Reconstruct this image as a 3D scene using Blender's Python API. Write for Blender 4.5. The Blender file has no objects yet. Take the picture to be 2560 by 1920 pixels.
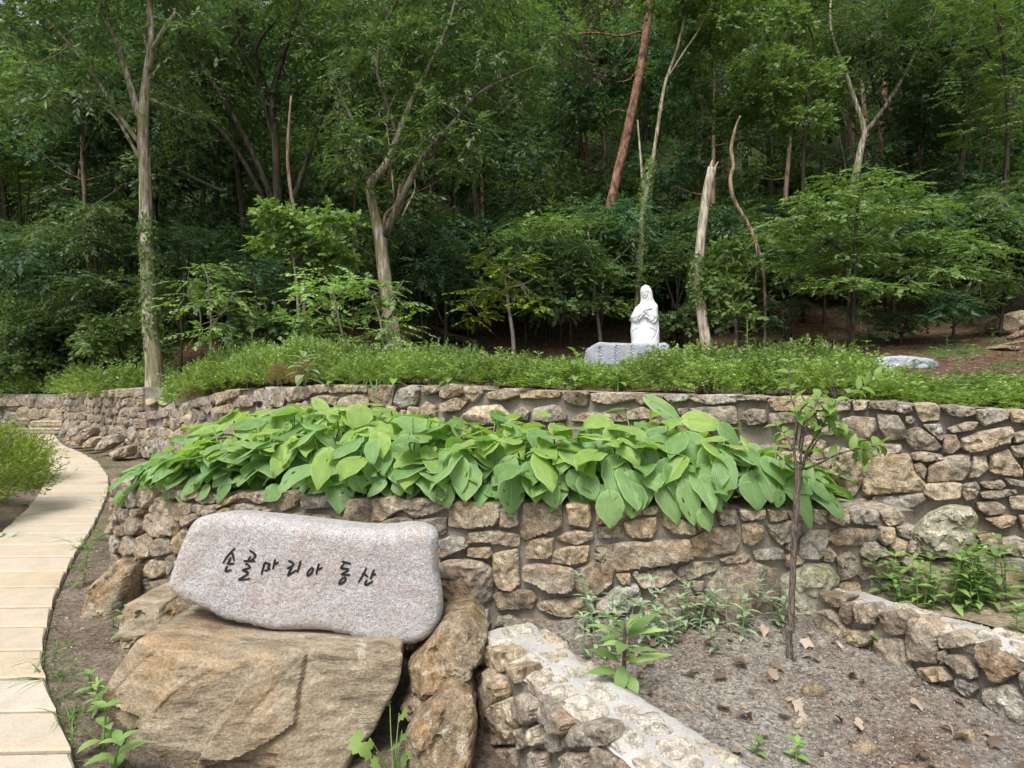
import bpy, math, random
import numpy as np
from mathutils import Vector, Matrix
from mathutils.geometry import delaunay_2d_cdt

random.seed(11)
RNG = np.random.default_rng(11)
scene = bpy.context.scene
COL = scene.collection

# ------------------------------------------------------------------ camera
FPX, HZ, EYE = 1500.0, 945.0, 1.5        # focal length and horizon row in photograph pixels, eye height
cam = bpy.data.cameras.new('camera')
cam.sensor_width = 36.0
cam.lens = 36.0 * FPX / 2560.0
cam.shift_y = -15.0 / 2560.0
cam.clip_end = 2000.0
camo = bpy.data.objects.new('camera', cam)
camo.location = (0, 0, EYE)
camo.rotation_euler = (math.radians(90), 0, 0)
COL.objects.link(camo)
scene.camera = camo

# ------------------------------------------------------------------ sky, sun, exposure
SUN_EL, SUN_AZ = 59.0, 203.0             # behind the camera, a little to the left
world = bpy.data.worlds.new('World')
scene.world = world
world.use_nodes = True
wn = world.node_tree
wn.nodes.clear()
sky = wn.nodes.new('ShaderNodeTexSky')
sky.sky_type = 'NISHITA'
sky.sun_disc = False
sky.sun_elevation = math.radians(SUN_EL)
sky.sun_rotation = math.radians(SUN_AZ)
sky.air_density = 1.0
sky.dust_density = 4.0
sky.ozone_density = 1.0
hsv = wn.nodes.new('ShaderNodeHueSaturation')
hsv.inputs['Saturation'].default_value = 0.35     # an overcast, milky sky
bg = wn.nodes.new('ShaderNodeBackground')
bg.inputs['Strength'].default_value = 0.085
wo = wn.nodes.new('ShaderNodeOutputWorld')
wn.links.new(sky.outputs[0], hsv.inputs['Color'])
wn.links.new(hsv.outputs[0], bg.inputs['Color'])
wn.links.new(bg.outputs[0], wo.inputs['Surface'])

sun = bpy.data.lights.new('sun', 'SUN')
sun.energy = 1.5
sun.angle = math.radians(24)
sun.color = (1.0, 0.975, 0.94)
suno = bpy.data.objects.new('sun', sun)
_a, _e = math.radians(SUN_AZ), math.radians(SUN_EL)
_dir = Vector((math.sin(_a) * math.cos(_e), math.cos(_a) * math.cos(_e), math.sin(_e)))
suno.rotation_euler = _dir.to_track_quat('Z', 'Y').to_euler()
suno.location = (0, 0, 30)
COL.objects.link(suno)

vs = scene.view_settings
vs.view_transform = 'Standard'
vs.look = 'None'
vs.gamma = 1.0
vs.use_curve_mapping = False
vs.exposure = 1.38
cy = scene.cycles
cy.max_bounces = 5
cy.diffuse_bounces = 2
cy.glossy_bounces = 2
cy.transmission_bounces = 3
cy.transparent_max_bounces = 4
cy.use_denoising = True
cy.adaptive_threshold = 0.012
cy.caustics_reflective = False
cy.caustics_refractive = False

# ------------------------------------------------------------------ small helpers
def at(px, py, d):
    """photograph pixel + depth in metres -> world point"""
    return np.array([(px - 1280.0) * d / FPX, d, EYE - (py - HZ) * d / FPX])

def tag(o, label=None, cat=None, group=None, kind=None):
    if label: o['label'] = label
    if cat: o['category'] = cat
    if group: o['group'] = group
    if kind: o['kind'] = kind
    return o

def new_mesh(name, V, F, smooth=True):
    me = bpy.data.meshes.new(name)
    V = np.asarray(V, dtype=np.float32)
    if isinstance(F, np.ndarray):
        n, k = F.shape
        me.vertices.add(len(V)); me.vertices.foreach_set('co', V.ravel())
        me.loops.add(n * k); me.loops.foreach_set('vertex_index', F.astype(np.int32).ravel())
        me.polygons.add(n)
        me.polygons.foreach_set('loop_start', np.arange(0, n * k, k, dtype=np.int32))
        me.update(calc_edges=True)
    else:
        me.from_pydata([tuple(v) for v in V], [], F)
    me.polygons.foreach_set('use_smooth', np.full(len(me.polygons), bool(smooth)))
    me.update()
    return me

def link(o, parent=None):
    COL.objects.link(o)
    if parent is not None: o.parent = parent
    return o

def empty(name, loc=(0, 0, 0)):
    o = bpy.data.objects.new(name, None)
    o.location = Vector([float(c) for c in loc])
    o.empty_display_size = 0.1
    COL.objects.link(o)
    return o

def wloc(o):
    v = np.zeros(3)
    while o is not None:
        v = v + np.array(o.location); o = o.parent
    return v

def part(name, V, F, mat, parent=None, smooth=True):
    """mesh object given in world coordinates, optionally a child of parent"""
    V = np.asarray(V, dtype=float)
    if parent is not None:
        V = V - wloc(parent)
        o = bpy.data.objects.new(name, new_mesh(name, V, F, smooth))
    else:
        c = np.array([V[:, 0].mean(), V[:, 1].mean(), V[:, 2].min()])
        o = bpy.data.objects.new(name, new_mesh(name, V - c, F, smooth))
        o.location = c
    o.data.materials.append(mat)
    return link(o, parent)

def vnoise(p):
    i = np.floor(p).astype(np.int64); f = p - i
    f = f * f * (3 - 2 * f)
    r = np.zeros(len(p))
    for dx in (0, 1):
        for dy in (0, 1):
            for dz in (0, 1):
                h = ((i[:, 0] + dx) * 374761393 + (i[:, 1] + dy) * 668265263 + (i[:, 2] + dz) * 1274126177) & 0xffffffff
                h = ((h ^ (h >> 13)) * 1103515245) & 0xffffffff
                h = ((h ^ (h >> 16)) * 2246822519) & 0xffffffff
                v = (h & 0xffff) / 32767.5 - 1.0
                w = (f[:, 0] if dx else 1 - f[:, 0]) * (f[:, 1] if dy else 1 - f[:, 1]) * (f[:, 2] if dz else 1 - f[:, 2])
                r += v * w
    return r

def fbm(p, scale=1.0, octv=4, rough=0.5, seed=0):
    p = np.asarray(p, dtype=float)
    if p.shape[1] == 2: p = np.column_stack([p, np.zeros(len(p))])
    q = p * scale + np.array([17.3, 5.1, 9.7]) * (seed % 97 + 1)
    a, t, s = 1.0, np.zeros(len(p)), 0.0
    for _ in range(octv):
        t += a * vnoise(q); s += a; q = q * 2.03 + 3.1; a *= rough
    return t / s

def unit(v):
    v = np.asarray(v, dtype=float)
    return v / np.maximum(np.linalg.norm(v, axis=-1, keepdims=True), 1e-9)

def smooth01(x):
    x = np.clip(x, 0, 1); return x * x * (3 - 2 * x)

def ledge(h, step, k=0.75):
    q = h / step; f = np.floor(q); r = q - f
    return (step * (f + smooth01((r - 0.36) / 0.28))) * k + h * (1 - k)

def tube(path, radii, sides=8, cap=True, wob=0.0, seed=0):
    """tapered tube through points -> V, F (list of tuples)"""
    P = np.asarray(path, dtype=float); R = np.asarray(radii, dtype=float)
    n = len(P)
    T = np.zeros_like(P); T[1:-1] = P[2:] - P[:-2]; T[0] = P[1] - P[0]; T[-1] = P[-1] - P[-2]
    T = unit(T)
    ref = np.array([0.13, -0.97, 0.2])
    if abs(T[0] @ ref) > 0.95: ref = np.array([1.0, 0, 0])
    a = unit(np.cross(T[0], ref)); V = []
    r_ = np.random.default_rng(seed)
    for k in range(n):
        a = unit(a - T[k] * (a @ T[k])); b = np.cross(T[k], a)
        for j in range(sides):
            th = 2 * math.pi * j / sides
            rr = R[k] * (1 + (r_.uniform(-wob, wob) if wob else 0))
            V.append(P[k] + rr * (math.cos(th) * a + math.sin(th) * b))
    F = []
    for k in range(n - 1):
        for j in range(sides):
            j2 = (j + 1) % sides
            F.append((k * sides + j, k * sides + j2, (k + 1) * sides + j2, (k + 1) * sides + j))
    if cap:
        F.append(tuple(range(sides))[::-1]); F.append(tuple((n - 1) * sides + j for j in range(sides)))
    return np.array(V), F

def curve_pts(pts, n):
    """Catmull-Rom through points (any dimension)"""
    P = np.asarray(pts, dtype=float)
    if len(P) == 2:
        t = np.linspace(0, 1, n)[:, None]; return P[0] * (1 - t) + P[1] * t
    Q = np.vstack([2 * P[0] - P[1], P, 2 * P[-1] - P[-2]])
    out = []
    for t in np.linspace(0, len(P) - 1 - 1e-6, n):
        i = int(t); f = t - i
        p0, p1, p2, p3 = Q[i:i + 4]
        out.append(0.5 * (2 * p1 + (p2 - p0) * f + (2 * p0 - 5 * p1 + 4 * p2 - p3) * f * f + (3 * p1 - p0 - 3 * p2 + p3) * f ** 3))
    return np.array(out)

def join(parts):
    V, F, o = [], [], 0
    for v, f in parts:
        V.append(np.asarray(v)); F += [tuple(i + o for i in q) for q in f]; o += len(v)
    return np.vstack(V), F

# ------------------------------------------------------------------ materials
class NT:
    def __init__(self, name):
        self.m = bpy.data.materials.new(name); self.m.use_nodes = True
        self.t = self.m.node_tree; self.t.nodes.clear()
        self.out = self.t.nodes.new('ShaderNodeOutputMaterial')
    def n(self, kind, **kw):
        nd = self.t.nodes.new('ShaderNode' + kind)
        for k, v in kw.items():
            if k.startswith('_'): setattr(nd, k[1:], v)
            else:
                key = int(k[1:]) if k[0] == 'i' and k[1:].isdigit() else k.replace('_', ' ')
                s = nd.inputs[key]
                if isinstance(v, bpy.types.NodeSocket): self.t.links.new(v, s)
                else: s.default_value = v
        return nd
    def ramp(self, fac, stops, interp='LINEAR'):
        nd = self.t.nodes.new('ShaderNodeValToRGB'); cr = nd.color_ramp; cr.interpolation = interp
        while len(cr.elements) < len(stops): cr.elements.new(0.5)
        for e, (p, c) in zip(cr.elements, stops):
            e.position = p; e.color = (*c, 1) if not isinstance(c, (int, float)) else (c, c, c, 1)
        self.t.links.new(fac, nd.inputs[0]); return nd.outputs[0]
    def mix(self, fac, a, b, mode='MIX'):
        nd = self.t.nodes.new('ShaderNodeMix'); nd.data_type = 'RGBA'; nd.blend_type = mode
        for s, v in ((nd.inputs[0], fac), (nd.inputs[6], a), (nd.inputs[7], b)):
            if isinstance(v, bpy.types.NodeSocket): self.t.links.new(v, s)
            elif isinstance(v, (int, float)): s.default_value = v
            else: s.default_value = (*v, 1)
        return nd.outputs[2]
    def math(self, op, a, b=0.0, c=0.0):
        nd = self.t.nodes.new('ShaderNodeMath'); nd.operation = op
        for i, v in enumerate((a, b, c)):
            if isinstance(v, bpy.types.NodeSocket): self.t.links.new(v, nd.inputs[i])
            else: nd.inputs[i].default_value = v
        return nd.outputs[0]
    def pos(self): return self.n('NewGeometry').outputs['Position']
    def objc(self): return self.n('TexCoord').outputs['Object']
    def noise(self, vec, scale, detail=4, rough=0.55, dist=0.0):
        return self.n('TexNoise', Vector=vec, Scale=scale, Detail=detail, Roughness=rough, Distortion=dist).outputs[0]
    def scaled(self, vec, s, rot=(0, 0, 0)):
        return self.n('Mapping', Vector=vec, Scale=s, Rotation=rot).outputs[0]
    def rnd(self): return self.n('ObjectInfo').outputs['Random']
    def isl(self): return self.n('NewGeometry').outputs['Random Per Island']
    def bump(self, h, strength=0.5, dist=0.01):
        return self.n('Bump', Height=h, Strength=strength, Distance=dist).outputs[0]
    def bsdf(self, color, rough=0.85, spec=0.25, normal=None):
        b = self.n('BsdfPrincipled', Roughness=rough)
        s = b.inputs['Base Color']
        if isinstance(color, bpy.types.NodeSocket): self.t.links.new(color, s)
        else: s.default_value = (*color, 1)
        b.inputs['Specular IOR Level'].default_value = spec
        if normal is not None: self.t.links.new(normal, b.inputs['Normal'])
        return b.outputs[0]
    def done(self, shader):
        self.t.links.new(shader, self.out.inputs['Surface']); return self.m

def stone_mat(name, tones, rust=(0.30, 0.17, 0.07), rust_amt=0.45, pale=(0.46, 0.43, 0.36), pale_lo=0.58, tex=1.0, bump=0.7):
    t = NT(name); p = t.pos(); r = t.rnd()
    off = t.n('VectorMath', _operation='ADD', i0=p, i1=t.n('CombineXYZ', X=t.math('MULTIPLY', r, 37.0), Y=t.math('MULTIPLY', r, 91.0)).outputs[0]).outputs[0]
    n1 = t.noise(off, 5 * tex, 5, 0.6, 0.6); n2 = t.noise(off, 22 * tex, 8, 0.68, 0.3); n3 = t.noise(off, 130 * tex, 4, 0.6)
    n4 = t.noise(off, 11 * tex, 6, 0.7, 1.2)
    k = len(tones)
    base = t.ramp(r, [(i / (k - 1), c) for i, c in enumerate(tones)])
    v = t.ramp(n2, [(0.30, 0.34), (0.5, 0.95), (0.68, 1.62)])
    c = t.mix(1.0, base, v, 'MULTIPLY')
    c = t.mix(t.math('MULTIPLY', t.ramp(n1, [(0.48, 0.0), (0.66, 1.0)]), rust_amt), c, t.mix(1.0, v, rust, 'MULTIPLY'))
    c = t.mix(t.ramp(n4, [(pale_lo, 0.0), (pale_lo + 0.1, 0.75)]), c, t.mix(1.0, t.ramp(n2, [(0.3, 0.7), (0.7, 1.2)]), pale, 'MULTIPLY'))
    c = t.mix(1.0, c, t.ramp(n3, [(0.32, 0.58), (0.68, 1.4)]), 'MULTIPLY')
    h = t.math('ADD', t.math('ADD', t.math('MULTIPLY', n2, 0.7), t.math('MULTIPLY', n3, 0.28)), t.math('MULTIPLY', n4, 0.5))
    return t.done(t.bsdf(c, 0.92, 0.15, t.bump(h, bump, 0.03 / tex)))

TONES = [(0.26, 0.215, 0.16), (0.335, 0.285, 0.215), (0.235, 0.21, 0.175), (0.35, 0.28, 0.185), (0.29, 0.255, 0.205), (0.205, 0.165, 0.12), (0.32, 0.295, 0.25), (0.27, 0.245, 0.21)]
M_STONE = stone_mat('rubble_stone', TONES)
M_STONE_PALE = stone_mat('pale_rubble_stone', [(0.37, 0.31, 0.23), (0.44, 0.38, 0.285), (0.35, 0.29, 0.205), (0.41, 0.325, 0.215)], rust_amt=0.3)
M_STONE_SMALL = stone_mat('far_rubble_stone', TONES, tex=0.6)
M_MOSSY = stone_mat('mossy_stone', [(0.33, 0.31, 0.22), (0.38, 0.36, 0.27)], rust=(0.20, 0.21, 0.07), rust_amt=0.6, pale=(0.5, 0.49, 0.4), pale_lo=0.52)
def boulder_mat():
    t = NT('tan_boulder'); p = t.pos()
    d = t.scaled(p, (0.45, 1.0, 1.7), (0, math.radians(-42), 0))       # grain runs along the diagonal bedding
    n1 = t.noise(d, 2.6, 5, 0.6, 0.5); n2 = t.noise(d, 13, 7, 0.66, 0.3); n3 = t.noise(p, 85, 5, 0.65); n4 = t.noise(p, 1.7, 4, 0.55, 0.8)
    c = t.ramp(n2, [(0.32, (0.125, 0.102, 0.072)), (0.48, (0.245, 0.20, 0.138)), (0.66, (0.36, 0.305, 0.215))])
    c = t.mix(t.math('MULTIPLY', t.ramp(n4, [(0.46, 0.0), (0.60, 1.0)]), 0.6), c, t.mix(1.0, t.ramp(n2, [(0.3, 0.55), (0.7, 1.3)]), (0.30, 0.195, 0.10), 'MULTIPLY'))
    c = t.mix(t.math('MULTIPLY', t.ramp(n1, [(0.28, 1.0), (0.44, 0.0)]), 0.55), c, (0.155, 0.135, 0.10))
    vein = t.math('ABSOLUTE', t.math('SUBTRACT', t.noise(d, 3.4, 3, 0.5, 1.0), 0.5))
    c = t.mix(t.ramp(vein, [(0.0, 0.25), (0.010, 0.0)]), c, (0.46, 0.42, 0.34))
    c = t.mix(t.ramp(t.noise(p, 6.5, 6, 0.7, 0.6), [(0.63, 0.0), (0.69, 0.7)]), c, (0.44, 0.40, 0.32))
    c = t.mix(1.0, c, t.ramp(n3, [(0.32, 0.68), (0.68, 1.3)]), 'MULTIPLY')
    h = t.math('ADD', t.math('MULTIPLY', n2, 0.8), t.math('MULTIPLY', n3, 0.22))
    return t.done(t.bsdf(c, 0.92, 0.15, t.bump(h, 0.8, 0.03)))
M_BOULDER = boulder_mat()
M_ROCK = stone_mat('brown_rock', [(0.23, 0.18, 0.12), (0.20, 0.155, 0.10), (0.27, 0.225, 0.16)], rust_amt=0.5, pale_lo=0.56)

M_CAPSTONE = stone_mat('cap_stone', [(0.38, 0.345, 0.285), (0.42, 0.385, 0.325), (0.37, 0.32, 0.25), (0.40, 0.37, 0.32)], rust_amt=0.2, pale=(0.44, 0.42, 0.37))

def mortar_mat():
    t = NT('mortar'); p = t.pos()
    n = t.noise(p, 6, 5, 0.6); f = t.noise(p, 90, 5, 0.65)
    c = t.ramp(n, [(0.3, (0.15, 0.13, 0.105)), (0.6, (0.27, 0.245, 0.205)), (0.8, (0.36, 0.335, 0.295))])
    c = t.mix(1.0, c, t.ramp(f, [(0.3, 0.75), (0.7, 1.2)]), 'MULTIPLY')
    return t.done(t.bsdf(c, 0.95, 0.1, t.bump(t.math('ADD', f, t.math('MULTIPLY', n, 2.0)), 0.5, 0.012)))
M_MORTAR = mortar_mat()

def cap_mortar_mat():
    t = NT('pale_cap_mortar'); p = t.pos()
    n = t.noise(p, 5, 5, 0.6); f = t.noise(p, 110, 5, 0.7)
    c = t.ramp(n, [(0.3, (0.36, 0.345, 0.32)), (0.7, (0.52, 0.50, 0.47))])
    c = t.mix(1.0, c, t.ramp(f, [(0.3, 0.75), (0.7, 1.15)]), 'MULTIPLY')
    return t.done(t.bsdf(c, 0.95, 0.1, t.bump(t.math('ADD', f, t.math('MULTIPLY', n, 3.0)), 0.6, 0.012)))
M_CAP = cap_mortar_mat()

def granite_mat(name, a, b, c3, dark, scale=1.0, warm=None):
    t = NT(name); p = t.pos()
    sp = t.n('TexVoronoi', Vector=p, Scale=330 * scale).outputs['Color']
    g = t.n('RGBToBW', Color=sp).outputs[0]
    n = t.noise(p, 3.2, 6, 0.65, 0.5); f = t.noise(p, 60 * scale, 6, 0.7); m = t.noise(p, 13, 6, 0.7, 0.4)
    c = t.ramp(g, [(0.12, dark), (0.25, a), (0.5, b), (0.85, c3)])
    if warm:
        c = t.mix(t.math('MULTIPLY', t.ramp(t.math('ADD', t.math('MULTIPLY', n, 0.5), t.math('MULTIPLY', m, 0.5)), [(0.44, 0.0), (0.6, 1.0)]), 0.75), c, t.mix(1.0, t.ramp(g, [(0.1, 0.55), (0.8, 1.3)]), warm, 'MULTIPLY'))
    c = t.mix(1.0, c, t.ramp(f, [(0.3, 0.7), (0.7, 1.22)]), 'MULTIPLY')
    c = t.mix(1.0, c, t.ramp(n, [(0.3, 0.85), (0.7, 1.08)]), 'MULTIPLY')
    h = t.math('ADD', t.math('MULTIPLY', f, 0.4), m)
    return t.done(t.bsdf(c, 0.85, 0.25, t.bump(h, 0.8, 0.022)))
M_SIGN = granite_mat('pink_granite', (0.35, 0.33, 0.32), (0.44, 0.43, 0.425), (0.57, 0.565, 0.56), (0.13, 0.11, 0.10), warm=(0.335, 0.28, 0.245))
M_GREY_GRANITE = granite_mat('blue_grey_granite', (0.27, 0.295, 0.32), (0.35, 0.375, 0.41), (0.46, 0.485, 0.51), (0.17, 0.185, 0.20), scale=0.3)

def plain(name, col, rough=0.8, spec=0.2, var=0.15, scale=20, bump=0.2):
    t = NT(name); p = t.pos(); n = t.noise(p, scale, 5, 0.6)
    c = t.mix(1.0, col, t.ramp(n, [(0.3, 1 - var), (0.7, 1 + var)]), 'MULTIPLY')
    return t.done(t.bsdf(c, rough, spec, t.bump(n, bump, 0.01)))
M_INK = plain('black_lettering', (0.012, 0.012, 0.014), 0.5, 0.3)
M_MARBLE = plain('white_marble', (0.66, 0.685, 0.695), 0.5, 0.3, 0.04, 8, 0.05)

def slab_mat():
    t = NT('cream_paving'); p = t.pos(); r = t.rnd()
    n = t.noise(t.scaled(p, (1.0, 2.5, 1.0)), 2.6, 5, 0.6); f = t.noise(p, 75, 6, 0.7); g = t.noise(p, 9, 5, 0.6)
    base = t.ramp(r, [(0, (0.42, 0.365, 0.285)), (0.35, (0.445, 0.40, 0.33)), (0.7, (0.43, 0.355, 0.255)), (1, (0.46, 0.42, 0.355))])
    c = t.mix(t.math('MULTIPLY', t.ramp(n, [(0.45, 0.0), (0.7, 1.0)]), 0.5), base, (0.50, 0.375, 0.235))
    c = t.mix(1.0, c, t.ramp(f, [(0.3, 0.82), (0.7, 1.14)]), 'MULTIPLY')
    c = t.mix(1.0, c, t.ramp(g, [(0.3, 0.9), (0.7, 1.07)]), 'MULTIPLY')
    return t.done(t.bsdf(c, 0.9, 0.2, t.bump(f, 0.4, 0.006)))
M_SLAB = slab_mat()

def soil_mat(name, a, b, c3, spk=0.35, scale=1.0):
    t = NT(name); p = t.pos()
    n = t.noise(p, 1.6 * scale, 6, 0.65); f = t.noise(p, 55 * scale, 6, 0.72); g = t.noise(p, 14 * scale, 6, 0.7, 0.5)
    c = t.ramp(n, [(0.3, a), (0.52, b), (0.72, c3)])
    c = t.mix(1.0, c, t.ramp(g, [(0.3, 0.6), (0.7, 1.35)]), 'MULTIPLY')
    c = t.mix(1.0, c, t.ramp(f, [(0.32, 1 - 1.3 * spk), (0.7, 1 + spk * 1.4)]), 'MULTIPLY')
    return t.done(t.bsdf(c, 0.97, 0.08, t.bump(t.math('ADD', f, t.math('MULTIPLY', g, 2.2)), 0.8, 0.02)))
M_SOIL = soil_mat('dry_soil', (0.12, 0.09, 0.065), (0.19, 0.155, 0.118), (0.27, 0.225, 0.175), 0.45)
M_GRAVEL_BED = soil_mat('gravelly_soil', (0.145, 0.095, 0.068), (0.235, 0.21, 0.18), (0.32, 0.30, 0.27), 0.6)
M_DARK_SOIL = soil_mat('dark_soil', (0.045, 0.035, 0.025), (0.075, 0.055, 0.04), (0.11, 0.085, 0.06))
M_TERRACE = soil_mat('terrace_soil', (0.19, 0.14, 0.095), (0.29, 0.235, 0.165), (0.24, 0.22, 0.10))

def hill_mat():
    t = NT('litter_soil'); p = t.pos()
    n = t.noise(p, 0.55, 6, 0.65); f = t.noise(p, 16, 7, 0.72); g = t.noise(p, 4, 6, 0.7, 0.5)
    c = t.ramp(g, [(0.3, (0.055, 0.037, 0.025)), (0.5, (0.115, 0.072, 0.046)), (0.7, (0.185, 0.115, 0.075))])
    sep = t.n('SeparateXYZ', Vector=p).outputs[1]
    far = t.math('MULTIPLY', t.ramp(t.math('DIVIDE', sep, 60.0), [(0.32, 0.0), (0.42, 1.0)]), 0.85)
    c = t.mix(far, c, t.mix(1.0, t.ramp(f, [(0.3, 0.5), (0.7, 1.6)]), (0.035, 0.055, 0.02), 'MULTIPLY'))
    c = t.mix(t.ramp(n, [(0.54, 0.0), (0.62, 0.8)]), c, (0.06, 0.11, 0.03))
    c = t.mix(1.0, c, t.ramp(f, [(0.32, 0.45), (0.7, 1.7)]), 'MULTIPLY')
    return t.done(t.bsdf(c, 0.97, 0.08, t.bump(t.math('ADD', f, t.math('MULTIPLY', g, 2)), 0.9, 0.06)))
M_HILL = hill_mat()

def bark_mat(name, a, b, c3, moss=None, sc=(15, 15, 2.2), bump=1.0):
    t = NT(name); p = t.pos()
    n = t.noise(t.scaled(p, sc), 1.0, 6, 0.65, 0.4); g = t.noise(p, 2.2, 5, 0.6); f = t.noise(p, 45, 5, 0.6)
    c = t.ramp(n, [(0.40, a), (0.5, b), (0.60, c3)])
    if moss: c = t.mix(t.ramp(g, [(0.46, 0.0), (0.6, 0.65)]), c, moss)
    c = t.mix(1.0, c, t.ramp(f, [(0.3, 0.8), (0.7, 1.2)]), 'MULTIPLY')
    return t.done(t.bsdf(c, 0.95, 0.1, t.bump(n, bump, 0.03)))
M_BARK_PALE = bark_mat('pale_bark', (0.11, 0.09, 0.065), (0.29, 0.255, 0.195), (0.46, 0.42, 0.335), moss=(0.19, 0.19, 0.075))
M_BARK_MID = bark_mat('grey_bark', (0.05, 0.042, 0.033), (0.13, 0.113, 0.088), (0.23, 0.20, 0.16), moss=(0.10, 0.105, 0.045))
M_BARK_DARK = bark_mat('dark_bark', (0.018, 0.015, 0.012), (0.042, 0.036, 0.028), (0.085, 0.075, 0.058), moss=(0.05, 0.055, 0.022))
M_BARK_PINE = bark_mat('red_pine_bark', (0.085, 0.045, 0.032), (0.205, 0.11, 0.075), (0.30, 0.18, 0.125), sc=(12, 12, 5))
M_BARK_DEAD = bark_mat('bleached_wood', (0.20, 0.165, 0.125), (0.38, 0.33, 0.255), (0.52, 0.47, 0.38))
M_BARK_BROWN = bark_mat('brown_wood', (0.10, 0.065, 0.045), (0.22, 0.15, 0.105), (0.32, 0.235, 0.17))
M_BARK_SAPLING = bark_mat('sapling_bark', (0.065, 0.05, 0.04), (0.14, 0.11, 0.088), (0.24, 0.195, 0.155), sc=(160, 160, 22), bump=0.6)
M_TWIG = bark_mat('grey_twig', (0.12, 0.10, 0.08), (0.22, 0.19, 0.15), (0.33, 0.29, 0.23), sc=(60, 60, 12))

def leaf_mat(name, cols, trans=0.35, rough=0.5, spec=0.3, tcol=1.5, vein=False):
    t = NT(name); r = t.isl(); ob = t.rnd()
    k = len(cols)
    mixr = t.math('FRACT', t.math('ADD', r, t.math('MULTIPLY', ob, 0.35)))
    c = t.ramp(mixr, [(i / (k - 1), cc) for i, cc in enumerate(cols)])
    c = t.mix(1.0, c, t.ramp(ob, [(0, 0.74), (1, 1.26)]), 'MULTIPLY')
    n = t.noise(t.pos(), 9, 3, 0.5)
    c = t.mix(1.0, c, t.ramp(n, [(0.3, 0.82), (0.7, 1.18)]), 'MULTIPLY')
    tc = t.mix(1.0, c, (tcol, tcol * 1.05, tcol * 0.55), 'MULTIPLY')
    a = t.bsdf(c, rough, spec)
    b = t.n('BsdfTranslucent', Color=tc).outputs[0]
    return t.done(t.n('MixShader', i0=trans, i1=a, i2=b).outputs[0])
M_LEAF_FRESH = leaf_mat('fresh_leaf', [(0.11, 0.18, 0.05), (0.155, 0.235, 0.065), (0.08, 0.145, 0.045), (0.19, 0.27, 0.075)])
M_LEAF_MID = leaf_mat('mid_leaf', [(0.066, 0.115, 0.044), (0.098, 0.155, 0.056), (0.052, 0.098, 0.042), (0.17, 0.245, 0.072)])  # last, lighter tone paints in glossy highlights on the canopy leaves
M_LEAF_DARK = leaf_mat('dark_leaf', [(0.036, 0.072, 0.034), (0.052, 0.095, 0.04), (0.04, 0.08, 0.038), (0.07, 0.115, 0.045)])
M_LEAF_BLUE = leaf_mat('bluish_leaf', [(0.05, 0.11, 0.055), (0.075, 0.145, 0.065), (0.045, 0.095, 0.048)])
M_LEAF_YELLOW = leaf_mat('yellow_green_leaf', [(0.16, 0.24, 0.035), (0.22, 0.29, 0.045), (0.11, 0.19, 0.03), (0.26, 0.29, 0.05)])
M_LEAF_BOX = leaf_mat('hedge_leaf', [(0.155, 0.25, 0.052), (0.225, 0.325, 0.072), (0.095, 0.175, 0.04), (0.30, 0.385, 0.10)], spec=0.45, rough=0.4)
M_LEAF_RUST = leaf_mat('rusty_leaf', [(0.24, 0.15, 0.07), (0.28, 0.19, 0.09), (0.18, 0.16, 0.06)])
M_NEEDLE = leaf_mat('dry_needles', [(0.10, 0.085, 0.06), (0.13, 0.105, 0.075), (0.07, 0.075, 0.045)], trans=0.2)
M_LEAF_WEED = leaf_mat('weed_leaf', [(0.17, 0.285, 0.085), (0.23, 0.345, 0.11), (0.135, 0.235, 0.07), (0.275, 0.385, 0.14)])
M_LEAF_GREYGREEN = leaf_mat('grey_green_leaf', [(0.27, 0.35, 0.22), (0.34, 0.42, 0.29), (0.21, 0.30, 0.16)])
M_GRASS = leaf_mat('grass_blade', [(0.08, 0.165, 0.03), (0.12, 0.22, 0.045), (0.06, 0.13, 0.03), (0.20, 0.24, 0.07)])
M_DEAD_LEAF = leaf_mat('dead_leaf', [(0.19, 0.135, 0.095), (0.28, 0.215, 0.165), (0.135, 0.092, 0.064), (0.37, 0.30, 0.235)], trans=0.15)
M_STALK = plain('green_stalk', (0.13, 0.20, 0.06), 0.6, 0.3)
M_PURPLE_STEM = plain('purplish_stem', (0.09, 0.055, 0.045), 0.6, 0.3)

def hosta_mat(name, a, b, edge):
    t = NT(name); u = t.n('TexCoord').outputs['UV']
    sep = t.n('SeparateXYZ', Vector=u); ob = t.rnd()
    x = t.math('ABSOLUTE', t.math('SUBTRACT', sep.outputs[0], 0.5)); y = sep.outputs[1]
    wv = t.n('Math', _operation='SINE', i0=t.math('MULTIPLY', sep.outputs[0], 2 * math.pi * 15)).outputs[0]
    c = t.ramp(ob, [(0, a), (1, b)])
    c = t.mix(1.0, c, t.ramp(wv, [(0.0, 0.88), (0.5, 1.0), (1.0, 1.07)]), 'MULTIPLY')
    c = t.mix(t.ramp(x, [(0.0, 0.45), (0.02, 0.0)]), c, edge)
    n = t.noise(t.n('TexCoord').outputs['Object'], 3.0, 5, 0.6)
    c = t.mix(1.0, c, t.ramp(n, [(0.3, 0.82), (0.7, 1.15)]), 'MULTIPLY')
    c = t.mix(t.ramp(x, [(0.42, 0.0), (0.5, 0.5)]), c, edge)
    sp = t.noise(t.pos(), 38, 3, 0.5)
    c = t.mix(t.ramp(sp, [(0.73, 0.0), (0.77, 0.7)]), c, (0.30, 0.26, 0.10))
    tc = t.mix(1.0, c, (1.5, 1.6, 0.7), 'MULTIPLY')
    sh = t.bsdf(c, 0.42, 0.45, t.bump(wv, 0.35, 0.006))
    tr = t.n('BsdfTranslucent', Color=tc).outputs[0]
    return t.done(t.n('MixShader', i0=0.38, i1=sh, i2=tr).outputs[0])
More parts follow.
